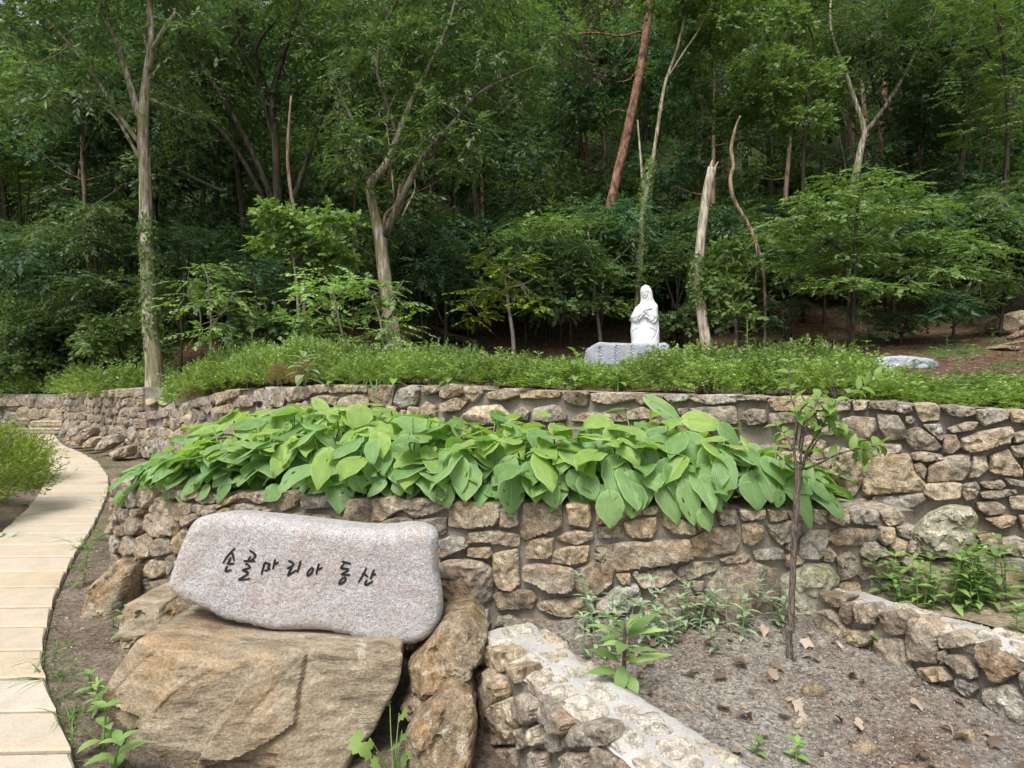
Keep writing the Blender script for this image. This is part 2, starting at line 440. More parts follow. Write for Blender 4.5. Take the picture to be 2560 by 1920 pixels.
M_HOSTA = hosta_mat('hosta_leaf', (0.17, 0.31, 0.10), (0.26, 0.415, 0.155), (0.39, 0.53, 0.27))
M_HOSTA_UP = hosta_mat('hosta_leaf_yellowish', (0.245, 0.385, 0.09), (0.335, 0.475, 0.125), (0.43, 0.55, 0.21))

M_LEAF_SAPLING = leaf_mat('sapling_leaf', [(0.17, 0.27, 0.065), (0.22, 0.32, 0.08), (0.14, 0.235, 0.06)])

# ------------------------------------------------------------------ ground sheets (the setting)
def interp_tab(tab):
    xs = np.array([a for a, _ in tab], float); ys = np.array([b for _, b in tab], float)
    return lambda x: np.interp(x, xs, ys)

UP_TAB = [(300, 12.3), (355, 11.2), (420, 10.0), (486, 9.0), (622, 7.4), (778, 6.3), (940, 5.7), (1100, 5.2), (1280, 4.85), (1586, 4.3), (1900, 3.85), (2244, 3.42), (2555, 3.15), (2800, 2.98)]
UP_TOP = interp_tab([(300, 1030), (355, 1028), (447, 1020), (486, 999), (560, 979), (622, 970), (778, 962), (1100, 961), (1197, 971), (1302, 975), (1469, 977), (1586, 983), (1831, 987), (1918, 991), (2167, 999), (2275, 1009), (2439, 1017), (2555, 1024), (2800, 1036)])

def plan_from_px(tab, n=240):
    px = np.linspace(tab[0][0], tab[-1][0], n)
    d = np.interp(px, [a for a, _ in tab], [b for _, b in tab])
    k = 15; dp = np.pad(d, k, mode='reflect', reflect_type='odd')
    d = np.convolve(dp, np.ones(2 * k + 1) / (2 * k + 1), 'valid')
    return px, np.column_stack([(px - 1280) * d / FPX, d])

up_px, up_xy = plan_from_px(UP_TAB)
# plan line of all the retaining walls, as Y(X): used for the edge of the upper ground
edge_x = np.concatenate([[-80, -30, -13.5, -11.6, -9.6], up_xy[:, 0], [6, 12, 80]])
edge_y = np.concatenate([[18.0, 17.6, 17.0, 16.6, 14.2], up_xy[:, 1], [1.2, -2.0, -20.0]])
up_z = EYE - (UP_TOP(up_px) - HZ) * up_xy[:, 1] / FPX
edge_z = np.concatenate([[1.05, 1.05, 1.05, 1.1, 1.15], up_z, [1.2, 1.2, 1.2]])
HILLZ = interp_tab([(0, 1.38), (6, 1.42), (11, 1.58), (14, 1.76), (15.5, 1.95), (18, 2.75), (21, 3.9), (26, 6.2), (34, 10.6), (45, 17.5), (60, 28), (90, 46), (140, 64)])

def hill_z(X, Y):
    X = np.atleast_1d(np.asarray(X, float)); Y = np.atleast_1d(np.asarray(Y, float))
    ey = np.interp(X, edge_x, edge_y); ez = np.interp(X, edge_x, edge_z)
    k = smooth01((Y - ey) / 4.0)
    z = ez * (1 - k) + HILLZ(Y) * k - 0.03
    z = z + 0.10 * np.maximum(0, X - 5) * smooth01((Y - 9) / 6) - 0.05 * np.maximum(0, -X - 4) * smooth01((Y - 12) / 8)
    q = np.column_stack([X, Y, np.zeros_like(X)])
    return z + fbm(q, 0.35, 3, 0.5, 3) * 0.25 * smooth01((Y - 12) / 8) + fbm(q, 1.6, 3, 0.5, 5) * 0.05 * smooth01((Y - ey) / 2)

def slope_depth(px, py, lo=8.5, hi=45.0):
    d = np.linspace(lo, hi, 700); z = hill_z((px - 1280) * d / FPX, d)
    row = HZ - (z - EYE) * FPX / d
    k = np.argmax(row <= py); return float(d[k]) if row[k] <= py else hi

def grid_faces(a, b):
    i = np.arange(a - 1)[:, None] * b + np.arange(b - 1)[None, :]
    i = i.ravel()
    return np.column_stack([i, i + b, i + b + 1, i + 1])

hx = np.unique(np.concatenate([np.linspace(-80, -14, 34), np.linspace(-14, 14, 150), np.linspace(14, 80, 34)]))
ht = np.concatenate([np.linspace(0.12, 6, 40), np.linspace(6.2, 30, 90), np.linspace(31, 130, 40)])
HX, HT = np.meshgrid(hx, ht, indexing='ij')
HY = np.interp(HX, edge_x, edge_y) + HT
HV = np.column_stack([HX.ravel(), HY.ravel(), hill_z(HX.ravel(), HY.ravel())])
hill = part('hillside', HV, grid_faces(len(hx), len(ht))[:, ::-1], M_HILL)
tag(hill, 'brown leaf-littered hillside rising behind the upper wall', kind='structure')

def low_z(X, Y):
    X = np.atleast_1d(np.asarray(X, float)); Y = np.atleast_1d(np.asarray(Y, float))
    dip = smooth01((X + 2.0) / 0.9) * smooth01((4.2 - Y) / 1.2)
    q = np.column_stack([X, Y, np.zeros_like(X)])
    off = smooth01((np.abs(X + 0.72 * Y + 0.2) - 0.2) / 0.6)
    return -0.24 * dip + fbm(q, 2.2, 4, 0.55, 8) * 0.022 * off - 0.005
gx = np.unique(np.concatenate([np.linspace(-400, -16, 12), np.linspace(-16, 3, 150), np.linspace(3, 400, 14)]))
gy = np.unique(np.concatenate([np.linspace(-300, -2, 10), np.linspace(-2, 16, 150), np.linspace(16, 700, 14)]))
GX, GY = np.meshgrid(gx, gy, indexing='ij')
ground = part('ground', np.column_stack([GX.ravel(), GY.ravel(), low_z(GX.ravel(), GY.ravel())]), grid_faces(len(gx), len(gy))[:, ::-1], M_SOIL)
tag(ground, 'dry brown soil beside the path', kind='structure')

# ------------------------------------------------------------------ stones
def poly_area(P):
    x, y = P[:, 0], P[:, 1]
    return 0.5 * np.sum(x * np.roll(y, -1) - np.roll(x, -1) * y)

def chaikin(P, r=0.22, it=1):
    for _ in range(it):
        Q = np.roll(P, -1, axis=0)
        P = np.stack([P * (1 - r) + Q * r, P * r + Q * (1 - r)], axis=1).reshape(-1, 2)
    return P

def resample(P, step):
    Q = np.vstack([P, P[:1]]); L = np.concatenate([[0], np.cumsum(np.linalg.norm(np.diff(Q, axis=0), axis=1))])
    n = max(10, int(round(L[-1] / step)))
    t = np.linspace(0, L[-1], n, endpoint=False)
    return np.column_stack([np.interp(t, L, Q[:, 0]), np.interp(t, L, Q[:, 1])])

def seg_dist(pts, P):
    A = P; B = np.roll(P, -1, axis=0); AB = B - A
    d = pts[:, None, :] - A[None]
    t = np.clip((d * AB[None]).sum(-1) / np.maximum((AB ** 2).sum(-1), 1e-12)[None], 0, 1)
    return np.linalg.norm(d - t[..., None] * AB[None], axis=-1).min(1)

def inside(pts, P):
    x, y = pts[:, 0][:, None], pts[:, 1][:, None]
    x1, y1 = P[:, 0][None], P[:, 1][None]; x2, y2 = np.roll(P[:, 0], -1)[None], np.roll(P[:, 1], -1)[None]
    c = ((y1 > y) != (y2 > y)) & (x < (x2 - x1) * (y - y1) / np.where(np.abs(y2 - y1) < 1e-12, 1e-12, y2 - y1) + x1)
    return c.sum(1) % 2 == 1

def stone(poly, seed, res=8, bulge=0.03, back=0.08, rough=0.010, facet=0.22, nfac=4, bevel=0.20, height=None, edge_noise=0.03, corner=0.2, backrings=1, backnoise=0.0, grow=0.0, ledges=0.0):
    """polygon (u,v) in metres -> closed-looking chiselled stone in (u, v, w), w towards the viewer"""
    P = np.asarray(poly, float)
    if poly_area(P) < 0: P = P[::-1]
    size = math.sqrt(max(abs(poly_area(P)), 1e-6))
    P = chaikin(P, corner, 2)
    P = resample(P, size / res)
    cen = P.mean(0)
    P = cen + (P - cen) * (1 + grow)
    nz = fbm(np.column_stack([P / size * 2.2, np.full(len(P), seed * 3.7)]), 1.0, 3, 0.6, seed)
    P = cen + (P - cen) * (1 + edge_noise * 2 * nz)[:, None]
    step = size / res
    lo, hi = P.min(0), P.max(0)
    gx_, gy_ = np.meshgrid(np.arange(lo[0], hi[0], step), np.arange(lo[1], hi[1], step * 0.87), indexing='ij')
    gx_ = gx_ + (np.arange(gx_.shape[1]) % 2)[None, :] * step * 0.5
    I = np.column_stack([gx_.ravel(), gy_.ravel()])
    r_ = np.random.default_rng(seed)
    I = I + r_.uniform(-0.18, 0.18, I.shape) * step
    I = I[inside(I, P)]
    if len(I): I = I[seg_dist(I, P) > step * 0.45]
    n = len(P)
    pts = np.vstack([P, I]) if len(I) else P
    res_ = delaunay_2d_cdt([Vector(p) for p in pts], [], [list(range(n))], 1, 1e-7)
    if len(res_[0]) != len(pts):
        pts = np.array([[v.x, v.y] for v in res_[0]])
        order = [None] * n
        for new, olds in enumerate(res_[3]):
            for o in olds:
                if o < n: order[o] = new
        ring = [o for o in order if o is not None]
    else:
        ring = list(range(n))
    tris = [tuple(f) for f in res_[2]]
    dist = seg_dist(pts, P); dist[ring] = 0
    e = np.clip(dist / (bevel * size * 0.5), 0, 1)
    rd = np.sqrt(1 - (1 - e) ** 2)
    q = (pts - cen)
    h = np.full(len(pts), 1e9)
    for _ in range(nfac):
        a = r_.uniform(0, 2 * math.pi); g = r_.uniform(0.3, 1.0) * facet
        h = np.minimum(h, r_.uniform(0.15, 0.5) * bulge + (q @ np.array([math.cos(a), math.sin(a)])) * g)
    h = np.clip(h, -1.2 * bulge, 1.5 * bulge)
    p3 = np.column_stack([pts, np.full(len(pts), seed * 0.77)])
    nn = fbm(p3, 9.0, 4, 0.55, seed) * rough + fbm(p3, 2.5 / max(size, 0.05), 2, 0.5, seed + 5) * rough * 1.5
    if rough > 0.02: nn = nn + bulge * 0.8 * (0.35 - np.abs(fbm(p3, 2.2 / max(size, 0.05), 3, 0.55, seed + 15)))
    w = rd * (bulge + h) + e * nn
    if ledges: w = np.where(e > 0.6, ledge(w + fbm(p3, 14, 3, 0.6, seed + 7) * ledges * 0.6, ledges), w)
    if height is not None: w = height(pts, dist, w)
    V = np.column_stack([pts, w])
    F = tris
    prev = ring; allv = [V]
    cnt = len(V)
    wring = w[ring]
    for b in range(1, backrings + 1):
        k = b / backrings
        sh = 1 - 0.10 * k if backrings == 1 else 1 - 0.12 * k * k
        RV = np.column_stack([cen + (pts[ring] - cen) * sh, wring * (1 - k) - back * k])
        if backnoise:
            RV[:, :2] += (pts[ring] - cen) * (fbm(RV, 3.0, 4, 0.55, seed + 9) * backnoise)[:, None]
        allv.append(RV)
        cur = list(range(cnt, cnt + len(ring))); cnt += len(ring)
        m = len(ring)
        for j in range(m):
            j2 = (j + 1) % m
            F.append((prev[j2], prev[j], cur[j], cur[j2]))
        prev = cur
    F.append(tuple(prev[::-1]))
    return np.vstack(allv), F

def clear_of(Q, polys, step=0.03):
    lo, hi = Q.min(0), Q.max(0); D = None
    for E in polys:
        if (E.min(0) > hi).any() or (E.max(0) < lo).any(): continue
        if D is None: D = resample(Q, step)
        if inside(D, E).any() or inside(resample(E, step), Q).any(): return False
    return True

class Wall:
    """a vertical masonry face over a plan line; s runs left to right, normal faces the camera side"""
    def __init__(self, xy, ztop, zbot):
        self.xy = np.asarray(xy, float)
        self.s = np.concatenate([[0], np.cumsum(np.linalg.norm(np.diff(self.xy, axis=0), axis=1))])
        t = unit(np.gradient(self.xy, axis=0))
        self.n = np.column_stack([t[:, 1], -t[:, 0]])
        self.px = 1280 + FPX * self.xy[:, 0] / self.xy[:, 1]
        self.ztop, self.zbot = ztop, zbot       # functions of s
    def xyw(self, s, w):
        x = np.interp(s, self.s, self.xy[:, 0]); y = np.interp(s, self.s, self.xy[:, 1])
        nx = np.interp(s, self.s, self.n[:, 0]); ny = np.interp(s, self.s, self.n[:, 1])
        return np.column_stack([x + nx * w, y + ny * w])
    def from_px(self, P, k0=0):
        px, s, d = self.px[k0:], self.s[k0:], self.xy[k0:, 1]
        ss = np.interp(P[:, 0], px, s); dd = np.interp(P[:, 0], px, d)
        return np.column_stack([ss, EYE - (P[:, 1] - HZ) * dd / FPX])
    def put(self, V):
        return np.column_stack([self.xyw(V[:, 0], V[:, 2]), V[:, 1]])

def voronoi_fill(s0, s1, H, a, b, seed, gap=0.012):
    """irregular rubble cells on the rectangle [s0,s1] x [0,H]"""
    r_ = np.random.default_rng(seed)
    seeds = []; y = 0.0; row = 0
    while y < H:
        h = b * r_.uniform(0.7, 1.3); x = s0 - a * r_.uniform(0, 1)
        while x < s1 + a:
            w = a * r_.uniform(0.55, 1.5)
            seeds.append((x + w / 2, y + h * r_.uniform(0.25, 0.75))); x += w
        y += h
    S = np.array(seeds); sc = np.array([1 / a, 1 / b]); out = []
    for i, c in enumerate(S):
        if not (s0 <= c[0] <= s1 and 0 <= c[1] <= H): continue
        P = np.array([(max(s0, c[0] - 2 * a), max(0, c[1] - 2 * b)), (min(s1, c[0] + 2 * a), max(0, c[1] - 2 * b)), (min(s1, c[0] + 2 * a), min(H, c[1] + 2 * b)), (max(s0, c[0] - 2 * a), min(H, c[1] + 2 * b))])
        dd = np.linalg.norm((S - c) * sc, axis=1)
        for j in np.argsort(dd)[1:16]:
            nrm = (S[j] - c) * sc * sc; mid = (S[j] + c) / 2
            v = (P - mid) @ nrm; Q = []
            for k in range(len(P)):
                k2 = (k + 1) % len(P)
                if v[k] <= 0: Q.append(P[k])
                if (v[k] < 0) != (v[k2] < 0):
                    f = v[k] / (v[k] - v[k2]); Q.append(P[k] + f * (P[k2] - P[k]))
            P = np.array(Q)
            if len(P) < 3: break
        if len(P) < 3 or abs(poly_area(P)) < 0.12 * a * b: continue
        ce = P.mean(0); dv = P - ce; L = np.linalg.norm(dv, axis=1, keepdims=True)
        out.append(ce + dv * np.maximum(0.5, (L - gap * r_.uniform(0.7, 1.8)) / L))
    return out

def build_wall(root, W, polys, mats, thick=0.34, recess=0.022, bulge=0.03, res=8, capz=0.05, seed=1, depth=0.10, batter=0.0, cap_mat=None, stones=True):
    s0, s1 = W.s[0], W.s[-1]
    ns = max(8, int((s1 - s0) / 0.07)); nzv = 14
    ss = np.linspace(s0, s1, ns)
    zt, zb = W.ztop(ss), W.zbot(ss)
    rows = []
    def bat(s, z): return batter * (W.ztop(s) - z)
    for k in range(nzv):
        z = zb + (zt - 0.012 - zb) * k / (nzv - 1)
        w = -recess + fbm(np.column_stack([ss, z, np.zeros(ns)]), 9, 4, 0.55, seed) * 0.014 + bat(ss, z)
        rows.append(np.column_stack([W.xyw(ss, w), z]))
    for k, bk in enumerate((0.06, 0.5, 0.94, 1.0)):
        z = zt - 0.010 + fbm(np.column_stack([ss, np.full(ns, bk), np.zeros(ns)]), 8, 3, 0.5, seed + 1) * 0.01
        rows.append(np.column_stack([W.xyw(ss, np.full(ns, -thick * bk)), z]))
    rows.append(np.column_stack([W.xyw(ss, np.full(ns, -thick)), zb]))
    V = np.vstack(rows); n = len(rows)
    F = [tuple(int(i) for i in q) for q in grid_faces(n, ns)]
    F = [q[::-1] for q in F]
    for e in (0, ns - 1):
        F.append(tuple(k * ns + e for k in range(n)) if e == 0 else tuple(k * ns + e for k in range(n))[::-1])
    part('mortar', V, F, M_MORTAR, root)
    if not stones: return
    for i, P in enumerate(polys):
        r = random.Random(seed * 1000 + i)
        top = W.ztop(P[:, 0].mean()) - P[:, 1].max() < capz
        sz = math.sqrt(abs(poly_area(P)))
        V, F = stone(P, seed * 131 + i, res=res, bulge=bulge * r.uniform(0.6, 1.25) * min(1.3, 0.6 + sz * 2.5), back=depth + (thick * 0.62 if top else 0.0), facet=r.uniform(0.2, 0.5), nfac=r.choice((3, 4, 5)), corner=r.uniform(0.03, 0.11), edge_noise=0.035, grow=0.08, ledges=r.choice((0, 0.012, 0.018)), bevel=r.uniform(0.09, 0.17))
        if batter: V[:, 2] += np.array([bat(a_, b_) for a_, b_ in V[:, :2]])
        X = W.put(V)
        m = mats[0] if r.random() > 0.10 else mats[-1]
        part('stone', X, F, m, root, smooth=False)

ZO = {1: (0, 880), 2: (0, 1275), 3: (400, 1275), 4: (1100, 1200), 5: (1700, 900), 6: (1700, 1275), 7: (300, 900), 8: (1100, 800)}
ZK = 860 / 2212.0
def zpolys(z, txt):
    out = []
    for ln in txt.replace('\n', ' ').split(';'):
        v = [float(c) for c in ln.replace(',', ' ').split()]
        if len(v) >= 6:
            P = np.array(v).reshape(-1, 2) * ZK + np.array(ZO[z]); out.append(P)
    return out

FRONT = zpolys(7, """0,765 60,755 150,770 140,800 40,830 0,815; 50,815 130,800 140,860 120,945 60,950 45,880; 0,850 45,860 50,935 0,940;
150,810 240,805 225,870 190,940 150,950 120,930 130,850; 225,800 360,803 370,850 300,850 215,855; 310,840 370,820 400,870 380,890 310,885;
270,880 330,905 370,1070 360,1130 300,1120 270,1140 200,1130 160,1080 165,1000 220,980; 340,920 470,920 475,975 400,1030 345,1025; 400,850 490,820 510,880 440,905 400,900;
490,890 570,850 620,880 600,920 540,925; 480,925 610,930 620,980 560,1000 475,970; 620,930 770,850 775,890 700,930 640,950; 590,1000 680,945 720,950 720,990 650,1010;
720,935 800,920 930,945 940,985 870,1005 760,1000 715,970; 780,850 900,845 975,870 965,905 900,925 850,890 780,885; 1000,870 1050,848 1130,855 1145,900 1130,940 1050,975 990,940;
1170,865 1420,865 1420,900 1370,945 1180,960; 1035,1020 1150,980 1330,1000 1360,1020 1200,1050 1080,1050; 1400,905 1590,895 1620,940 1610,1060 1590,1080 1480,1070 1400,1040;
1620,905 1740,880 1830,900 1820,960 1740,1000 1700,1035 1620,1040; 1620,1045 1780,1015 1870,1020 1890,1060 1830,1100 1630,1110; 1840,900 1920,890 2090,910 2095,950 2030,985 1900,1015 1835,970;
1895,1030 2095,1010 2090,1100 2060,1120 1930,1070; 20,1040 110,980 150,1060 140,1110 60,1130; 120,1140 180,1115 210,1180 200,1260 130,1280 100,1240; 190,1190 260,1140 340,1160 340,1240 230,1265;
10,1150 60,1130 120,1170 110,1240 40,1260 0,1230; 20,1280 90,1270 90,1360 30,1370; 90,1310 150,1290 160,1340 120,1375 85,1360; 170,1290 230,1285 290,1300 290,1370 240,1400 160,1380;
60,1380 110,1370 150,1390 190,1400 200,1500 150,1535 100,1520 70,1460; 185,1425 290,1410 320,1480 330,1500 240,1520 190,1480; 305,1270 350,1250 360,1330 320,1390; 405,1000 480,985 540,995 430,1070 400,1050; 350,1150 420,1080 450,1120 400,1240 355,1240;
0,955 50,960 60,1030 10,1040; 70,955 150,955 145,985 80,1030;
2045,1170 2130,1135 2212,1150 2240,1200 2040,1285""")
FRONT += zpolys(4, """65,170 130,145 250,150 380,145 385,230 340,290 180,310 65,290; 390,180 500,190 505,290 450,305 385,300; 540,160 620,150 770,150 775,300 640,350 560,385 530,350; 815,165 960,160 970,250 950,300 830,285;
190,340 340,325 500,350 505,420 440,425 300,400 190,405; 180,440 320,430 335,480 310,500 180,490; 345,480 500,450 510,660 470,700 370,690 345,620;
0,545 60,515 260,520 330,580 330,760 200,830 30,810 0,700; 560,395 640,365 730,370 725,470 690,505 560,500; 755,370 870,320 980,340 975,385 880,415 780,390; 730,460 830,430 960,420 940,520 850,545 720,530;
545,560 650,540 850,565 860,640 840,705 700,715 620,670 545,650; 865,580 990,530 1070,530 1110,580 1105,660 970,755 860,690; 345,740 440,700 590,710 615,760 590,825 380,840;
630,800 750,760 950,765 985,800 985,860 830,875 720,865 650,830; 330,990 370,890 440,870 530,920 550,990 430,1000; 520,900 700,900 730,980 560,980; 1190,270 1290,245 1390,240 1395,310 1360,370 1240,370 1195,330;
1010,300 1090,290 1175,310 1170,370 1020,370; 1010,430 1200,405 1580,385 1600,450 1590,500 1300,560 1160,580 1110,540 1090,500; 1440,220 1520,230 1640,300 1640,345 1500,345 1435,290;
1600,390 1740,320 1850,300 1920,380 1890,460 1740,490 1640,490; 1945,290 2020,265 2080,300 2085,370 2000,430 1950,400; 1800,510 1960,470 1990,490 1960,520 1830,540; 2020,460 2200,440 2210,510 2040,510;
1535,570 1640,530 1760,530 1770,580 1660,620 1580,665 1530,630; 1250,620 1400,570 1480,570 1520,630 1440,680 1300,690; 1130,610 1220,595 1225,660 1170,665; 1130,690 1270,670 1290,780 1200,840 1010,850 1010,780;
1340,790 1480,690 1600,700 1640,800 1640,885 1500,880 1380,840; 1720,700 1820,570 1990,530 2110,570 2180,690 2160,800 2050,900 1860,910 1750,830; 1000,170 1090,175 1100,270 1010,280; 1110,170 1230,180 1180,240 1110,260; 1260,170 1420,170 1400,220 1270,225;
1660,330 1710,270 1760,240 1640,250; 1780,180 1900,190 1910,280 1800,290; 1930,190 2080,180 2090,250 1940,260; 1450,170 1600,180 1600,260 1540,230""")
FRONT += zpolys(5, """560,1060 720,1035 780,1060 760,1150 640,1185 590,1130; 780,1150 830,1100 950,1090 960,1120 920,1250 890,1280 770,1270; 920,1230 960,1200 1010,1260 980,1300 920,1290; 860,960 940,955 930,1040 890,1055 850,1030;
945,970 1080,955 1085,1040 1040,1065 950,1020; 1090,970 1160,950 1270,970 1270,1060 1130,1050 1090,1020; 1290,980 1400,960 1440,1010 1420,1050 1350,1065 1310,1030; 950,1110 1060,1080 1260,1090 1260,1150 1150,1190 1000,1190 950,1150;
1270,1070 1380,1080 1370,1160 1310,1190 1280,1150; 1010,1270 1090,1230 1140,1290 1140,1370 1030,1420; 1180,1180 1260,1170 1270,1260 1210,1285 1160,1250; 690,970 830,970 830,1030 720,1025; 560,960 680,965 690,1020 580,1040""")
FRONT_MOSSY = zpolys(6, "650,430 790,345 960,345 1020,420 1000,480 890,540 870,740 780,770 700,760 640,600")

UPPER = zpolys(8, """0,420 60,410 130,425 140,470 60,510 0,500; 160,430 240,425 265,470 220,530 170,490; 300,470 420,440 505,445 500,490 400,520 310,505; 515,460 640,450 760,460 755,490 640,505 520,500; 790,460 900,455 950,470 940,550 870,550 800,520;
970,475 1100,465 1250,470 1245,510 1100,545 990,525; 1260,480 1350,475 1430,488 1420,530 1300,545 1265,520; 1440,490 1540,475 1595,490 1585,520 1480,535; 1602,500 1700,482 1885,480 1890,530 1750,545 1640,525; 1900,488 2000,485 2095,500 2085,518 1900,514;
0,540 100,500 170,520 120,580 30,595; 140,620 220,560 380,545 440,610 440,660 320,670 140,650; 475,590 530,560 570,590 560,640 490,640; 600,570 740,545 800,610 800,640 700,660 610,640; 850,630 940,595 1060,600 1190,610 1190,650 860,655;
1200,590 1300,560 1380,590 1360,640 1220,640; 1530,570 1590,565 1600,600 1560,620; 1610,570 1740,555 1890,555 1910,660 1800,670 1650,610; 1940,600 2000,570 2090,580 2100,660 2000,680 1930,650; 2110,515 2212,490 2290,500 2290,565 2130,560; 2120,600 2280,580 2290,660 2130,670""")
UPPER += zpolys(7, """680,195 770,185 760,230 700,260 675,240; 735,232 860,228 850,290 780,310 735,290; 865,195 915,185 922,270 862,270; 922,178 1040,175 1050,260 1040,295 930,300 918,250; 1047,180 1220,165 1230,210 1200,240 1100,275 1052,230;
1240,162 1340,157 1335,190 1300,215 1240,210; 1347,175 1420,160 1580,170 1578,205 1460,210 1350,208; 1230,245 1310,225 1390,240 1380,285 1300,300 1240,280; 1420,250 1500,225 1595,230 1590,300 1480,340 1420,320; 1595,185 1680,160 1760,165 1740,290 1680,300 1610,260;
1790,190 1880,165 1920,190 1900,280 1830,310 1765,290; 1940,172 2040,162 2055,200 1990,225 1950,210; 1600,220 1600,221 1602,222; 600,220 660,205 675,250 640,300 600,280; 500,250 590,230 595,290 560,340 510,300; 640,300 725,280 730,310 700,345 640,345""")
UPPER += zpolys(5, """580,250 760,235 880,240 960,260 950,320 800,330 620,330; 1000,270 1100,258 1095,320 1000,330; 1112,262 1200,267 1198,320 1120,325; 1220,272 1390,265 1395,300 1370,330 1300,320 1215,310; 1402,288 1480,292 1498,330 1440,345 1390,330; 1505,285 1640,280 1670,310 1660,380 1560,390 1530,350; 1680,300 1800,295 1890,310 1900,350 1800,370 1740,355;
1910,320 2080,315 2110,330 2100,380 1960,425 1910,370; 2120,330 2212,325 2300,330 2290,410 2140,400; 1050,380 1120,365 1250,375 1265,440 1220,500 1150,515 1060,480; 1275,350 1400,360 1450,440 1450,500 1340,510 1285,450; 1450,365 1490,360 1510,390 1480,415 1450,400;
1460,450 1530,430 1640,500 1680,560 1640,585 1500,570 1465,520; 1560,418 1680,410 1695,500 1675,520 1625,480; 1720,440 1830,395 1920,400 1880,450 1750,470; 1695,490 1770,480 1810,560 1750,600 1692,590; 1815,500 1940,460 2120,430 2140,480 2110,540 1880,595 1820,560;
2145,470 2212,455 2320,460 2300,520 2150,530; 2130,560 2212,535 2310,550 2300,620 2150,625; 1210,590 1290,540 1420,545 1420,590 1300,620 1220,630; 1490,600 1560,585 1680,610 1690,640 1580,655 1490,640; 1190,680 1280,612 1470,610 1490,700 1565,800 1540,840 1300,860 1190,860 1180,770;
1500,670 1550,655 1590,700 1570,765 1520,730; 1600,680 1720,620 1860,610 1860,720 1810,770 1600,785; 1880,620 1960,615 1985,700 1920,750 1860,755; 1995,620 2110,575 2200,710 2195,745 2080,740 2000,720; 850,600 1000,560 1140,600 1165,700 1155,790 1100,870 960,860 870,880 830,760;
1580,800 1740,785 1808,800 1800,890 1640,900 1577,860; 1820,800 1900,785 1925,820 1900,890 1840,900 1815,860; 1935,790 2060,770 2090,800 2060,830 1960,820; 2095,760 2212,780 2300,790 2290,830 2120,800; 1935,855 2000,833 2150,833 2160,860 2020,895 1940,880;
1250,880 1400,865 1560,855 1570,900 1500,945 1380,965 1250,930; 1090,900 1200,890 1200,940 1110,935; 1910,920 2020,905 2090,945 2080,985 1990,1000 1920,960; 2120,880 2212,870 2330,880 2320,970 2140,960; 1960,1020 2080,1000 2160,1010 2140,1060 2060,1085;
2210,640 2330,650 2320,760 2220,750; 2180,1000 2300,990 2330,1080 2200,1090; 2320,330 2420,340 2410,430 2310,420; 2330,470 2430,480 2420,600 2330,610; 2350,660 2450,660 2450,800 2350,800""")
UPPER = [P for P in UPPER if abs(poly_area(P)) > 60]
UPPER_MOSSY = zpolys(5, "1390,1240 1440,1120 1600,975 1720,930 1870,940 1925,1005 1910,1100 1895,1230 1740,1260 1500,1270")
NEAR = zpolys(4, """300,1070 420,1095 435,1170 400,1230 330,1240 290,1150; 432,1185 530,1205 520,1300 470,1320 432,1250; 230,1240 330,1210 430,1290 440,1390 350,1530 300,1640 240,1480; 370,1450 465,1400 505,1560 480,1690 360,1690; 475,1410 540,1372 640,1440 640,1530 580,1570 505,1520;
650,1385 760,1455 850,1545 840,1620 780,1620 670,1540; 585,1595 660,1565 680,1690 575,1700; 795,1625 900,1565 1050,1595 1070,1700 810,1720; 240,1650 340,1660 340,1800 250,1820; 500,1600 570,1590 560,1720 495,1740; 700,1600 770,1640 780,1740 700,1750; 360,1720 480,1720 490,1850 370,1850; 600,1730 690,1770 690,1900 600,1900; 820,1750 960,1760 960,1880 830,1880""")
NEAR_TOP = zpolys(4, """320,1060 450,1022 640,1022 730,1048 700,1090 520,1120 380,1100; 440,1180 540,1135 650,1125 740,1180 700,1235 560,1240; 530,1290 620,1258 740,1310 700,1350 600,1372 525,1330; 900,1290 1000,1262 1090,1310 1070,1350 980,1335; 770,1485 850,1432 980,1440 1060,1470 1020,1500 840,1530; 1090,1440 1180,1415 1290,1440 1380,1550 1290,1590 1170,1520;
770,1195 870,1185 925,1225 850,1250; 960,1375 1090,1372 1150,1395 1080,1425; 1380,1600 1470,1600 1560,1660 1480,1690 1390,1660; 920,1560 1050,1570 1080,1620 960,1640; 1090,1630 1250,1640 1280,1700 1120,1700""")
RIGHT = zpolys(6, """890,525 1030,560 1075,562 1040,625 1000,630 950,580; 890,650 980,640 1080,780 1060,850 960,840 900,740; 1045,595 1108,602 1112,680 1090,735 1050,690; 1122,612 1220,602 1262,680 1250,730 1150,720; 1100,775 1240,775 1255,830 1180,880 1100,850; 1272,665 1400,645 1462,705 1455,790 1400,805 1312,770 1302,710;
1472,705 1560,695 1650,775 1655,930 1640,975 1480,960 1457,850; 1255,830 1420,830 1470,980 1520,1080 1300,980 1265,900; 1662,805 1760,785 1890,855 1830,880 1680,890; 1720,935 1800,930 1915,1020 1920,1070 1870,1075 1740,980; 1895,875 1960,855 2170,970 2185,1040 2080,1100 2000,1080 1925,960;
1780,1065 1895,1100 1920,1150 1870,1205 1790,1140; 1540,1015 1700,1005 1750,1090 1640,1100 1560,1080; 1945,1155 2100,1125 2212,1185 2230,1380 2100,1350 1965,1250; 2195,1045 2230,1030 2330,1100 2320,1200 2220,1170; 1670,910 1710,900 1720,980 1680,990""")
RIGHT_TOP = zpolys(6, """905,520 1085,512 1060,548 1000,545; 1200,545 1300,540 1450,585 1420,598 1260,575; 1290,600 1480,640 1470,670 1330,640; 1560,620 1800,680 1740,690 1600,650; 1500,690 1620,690 1700,740 1600,740; 1870,745 2000,752 2160,800 2050,810; 1700,775 1850,790 1900,830 1760,800""")

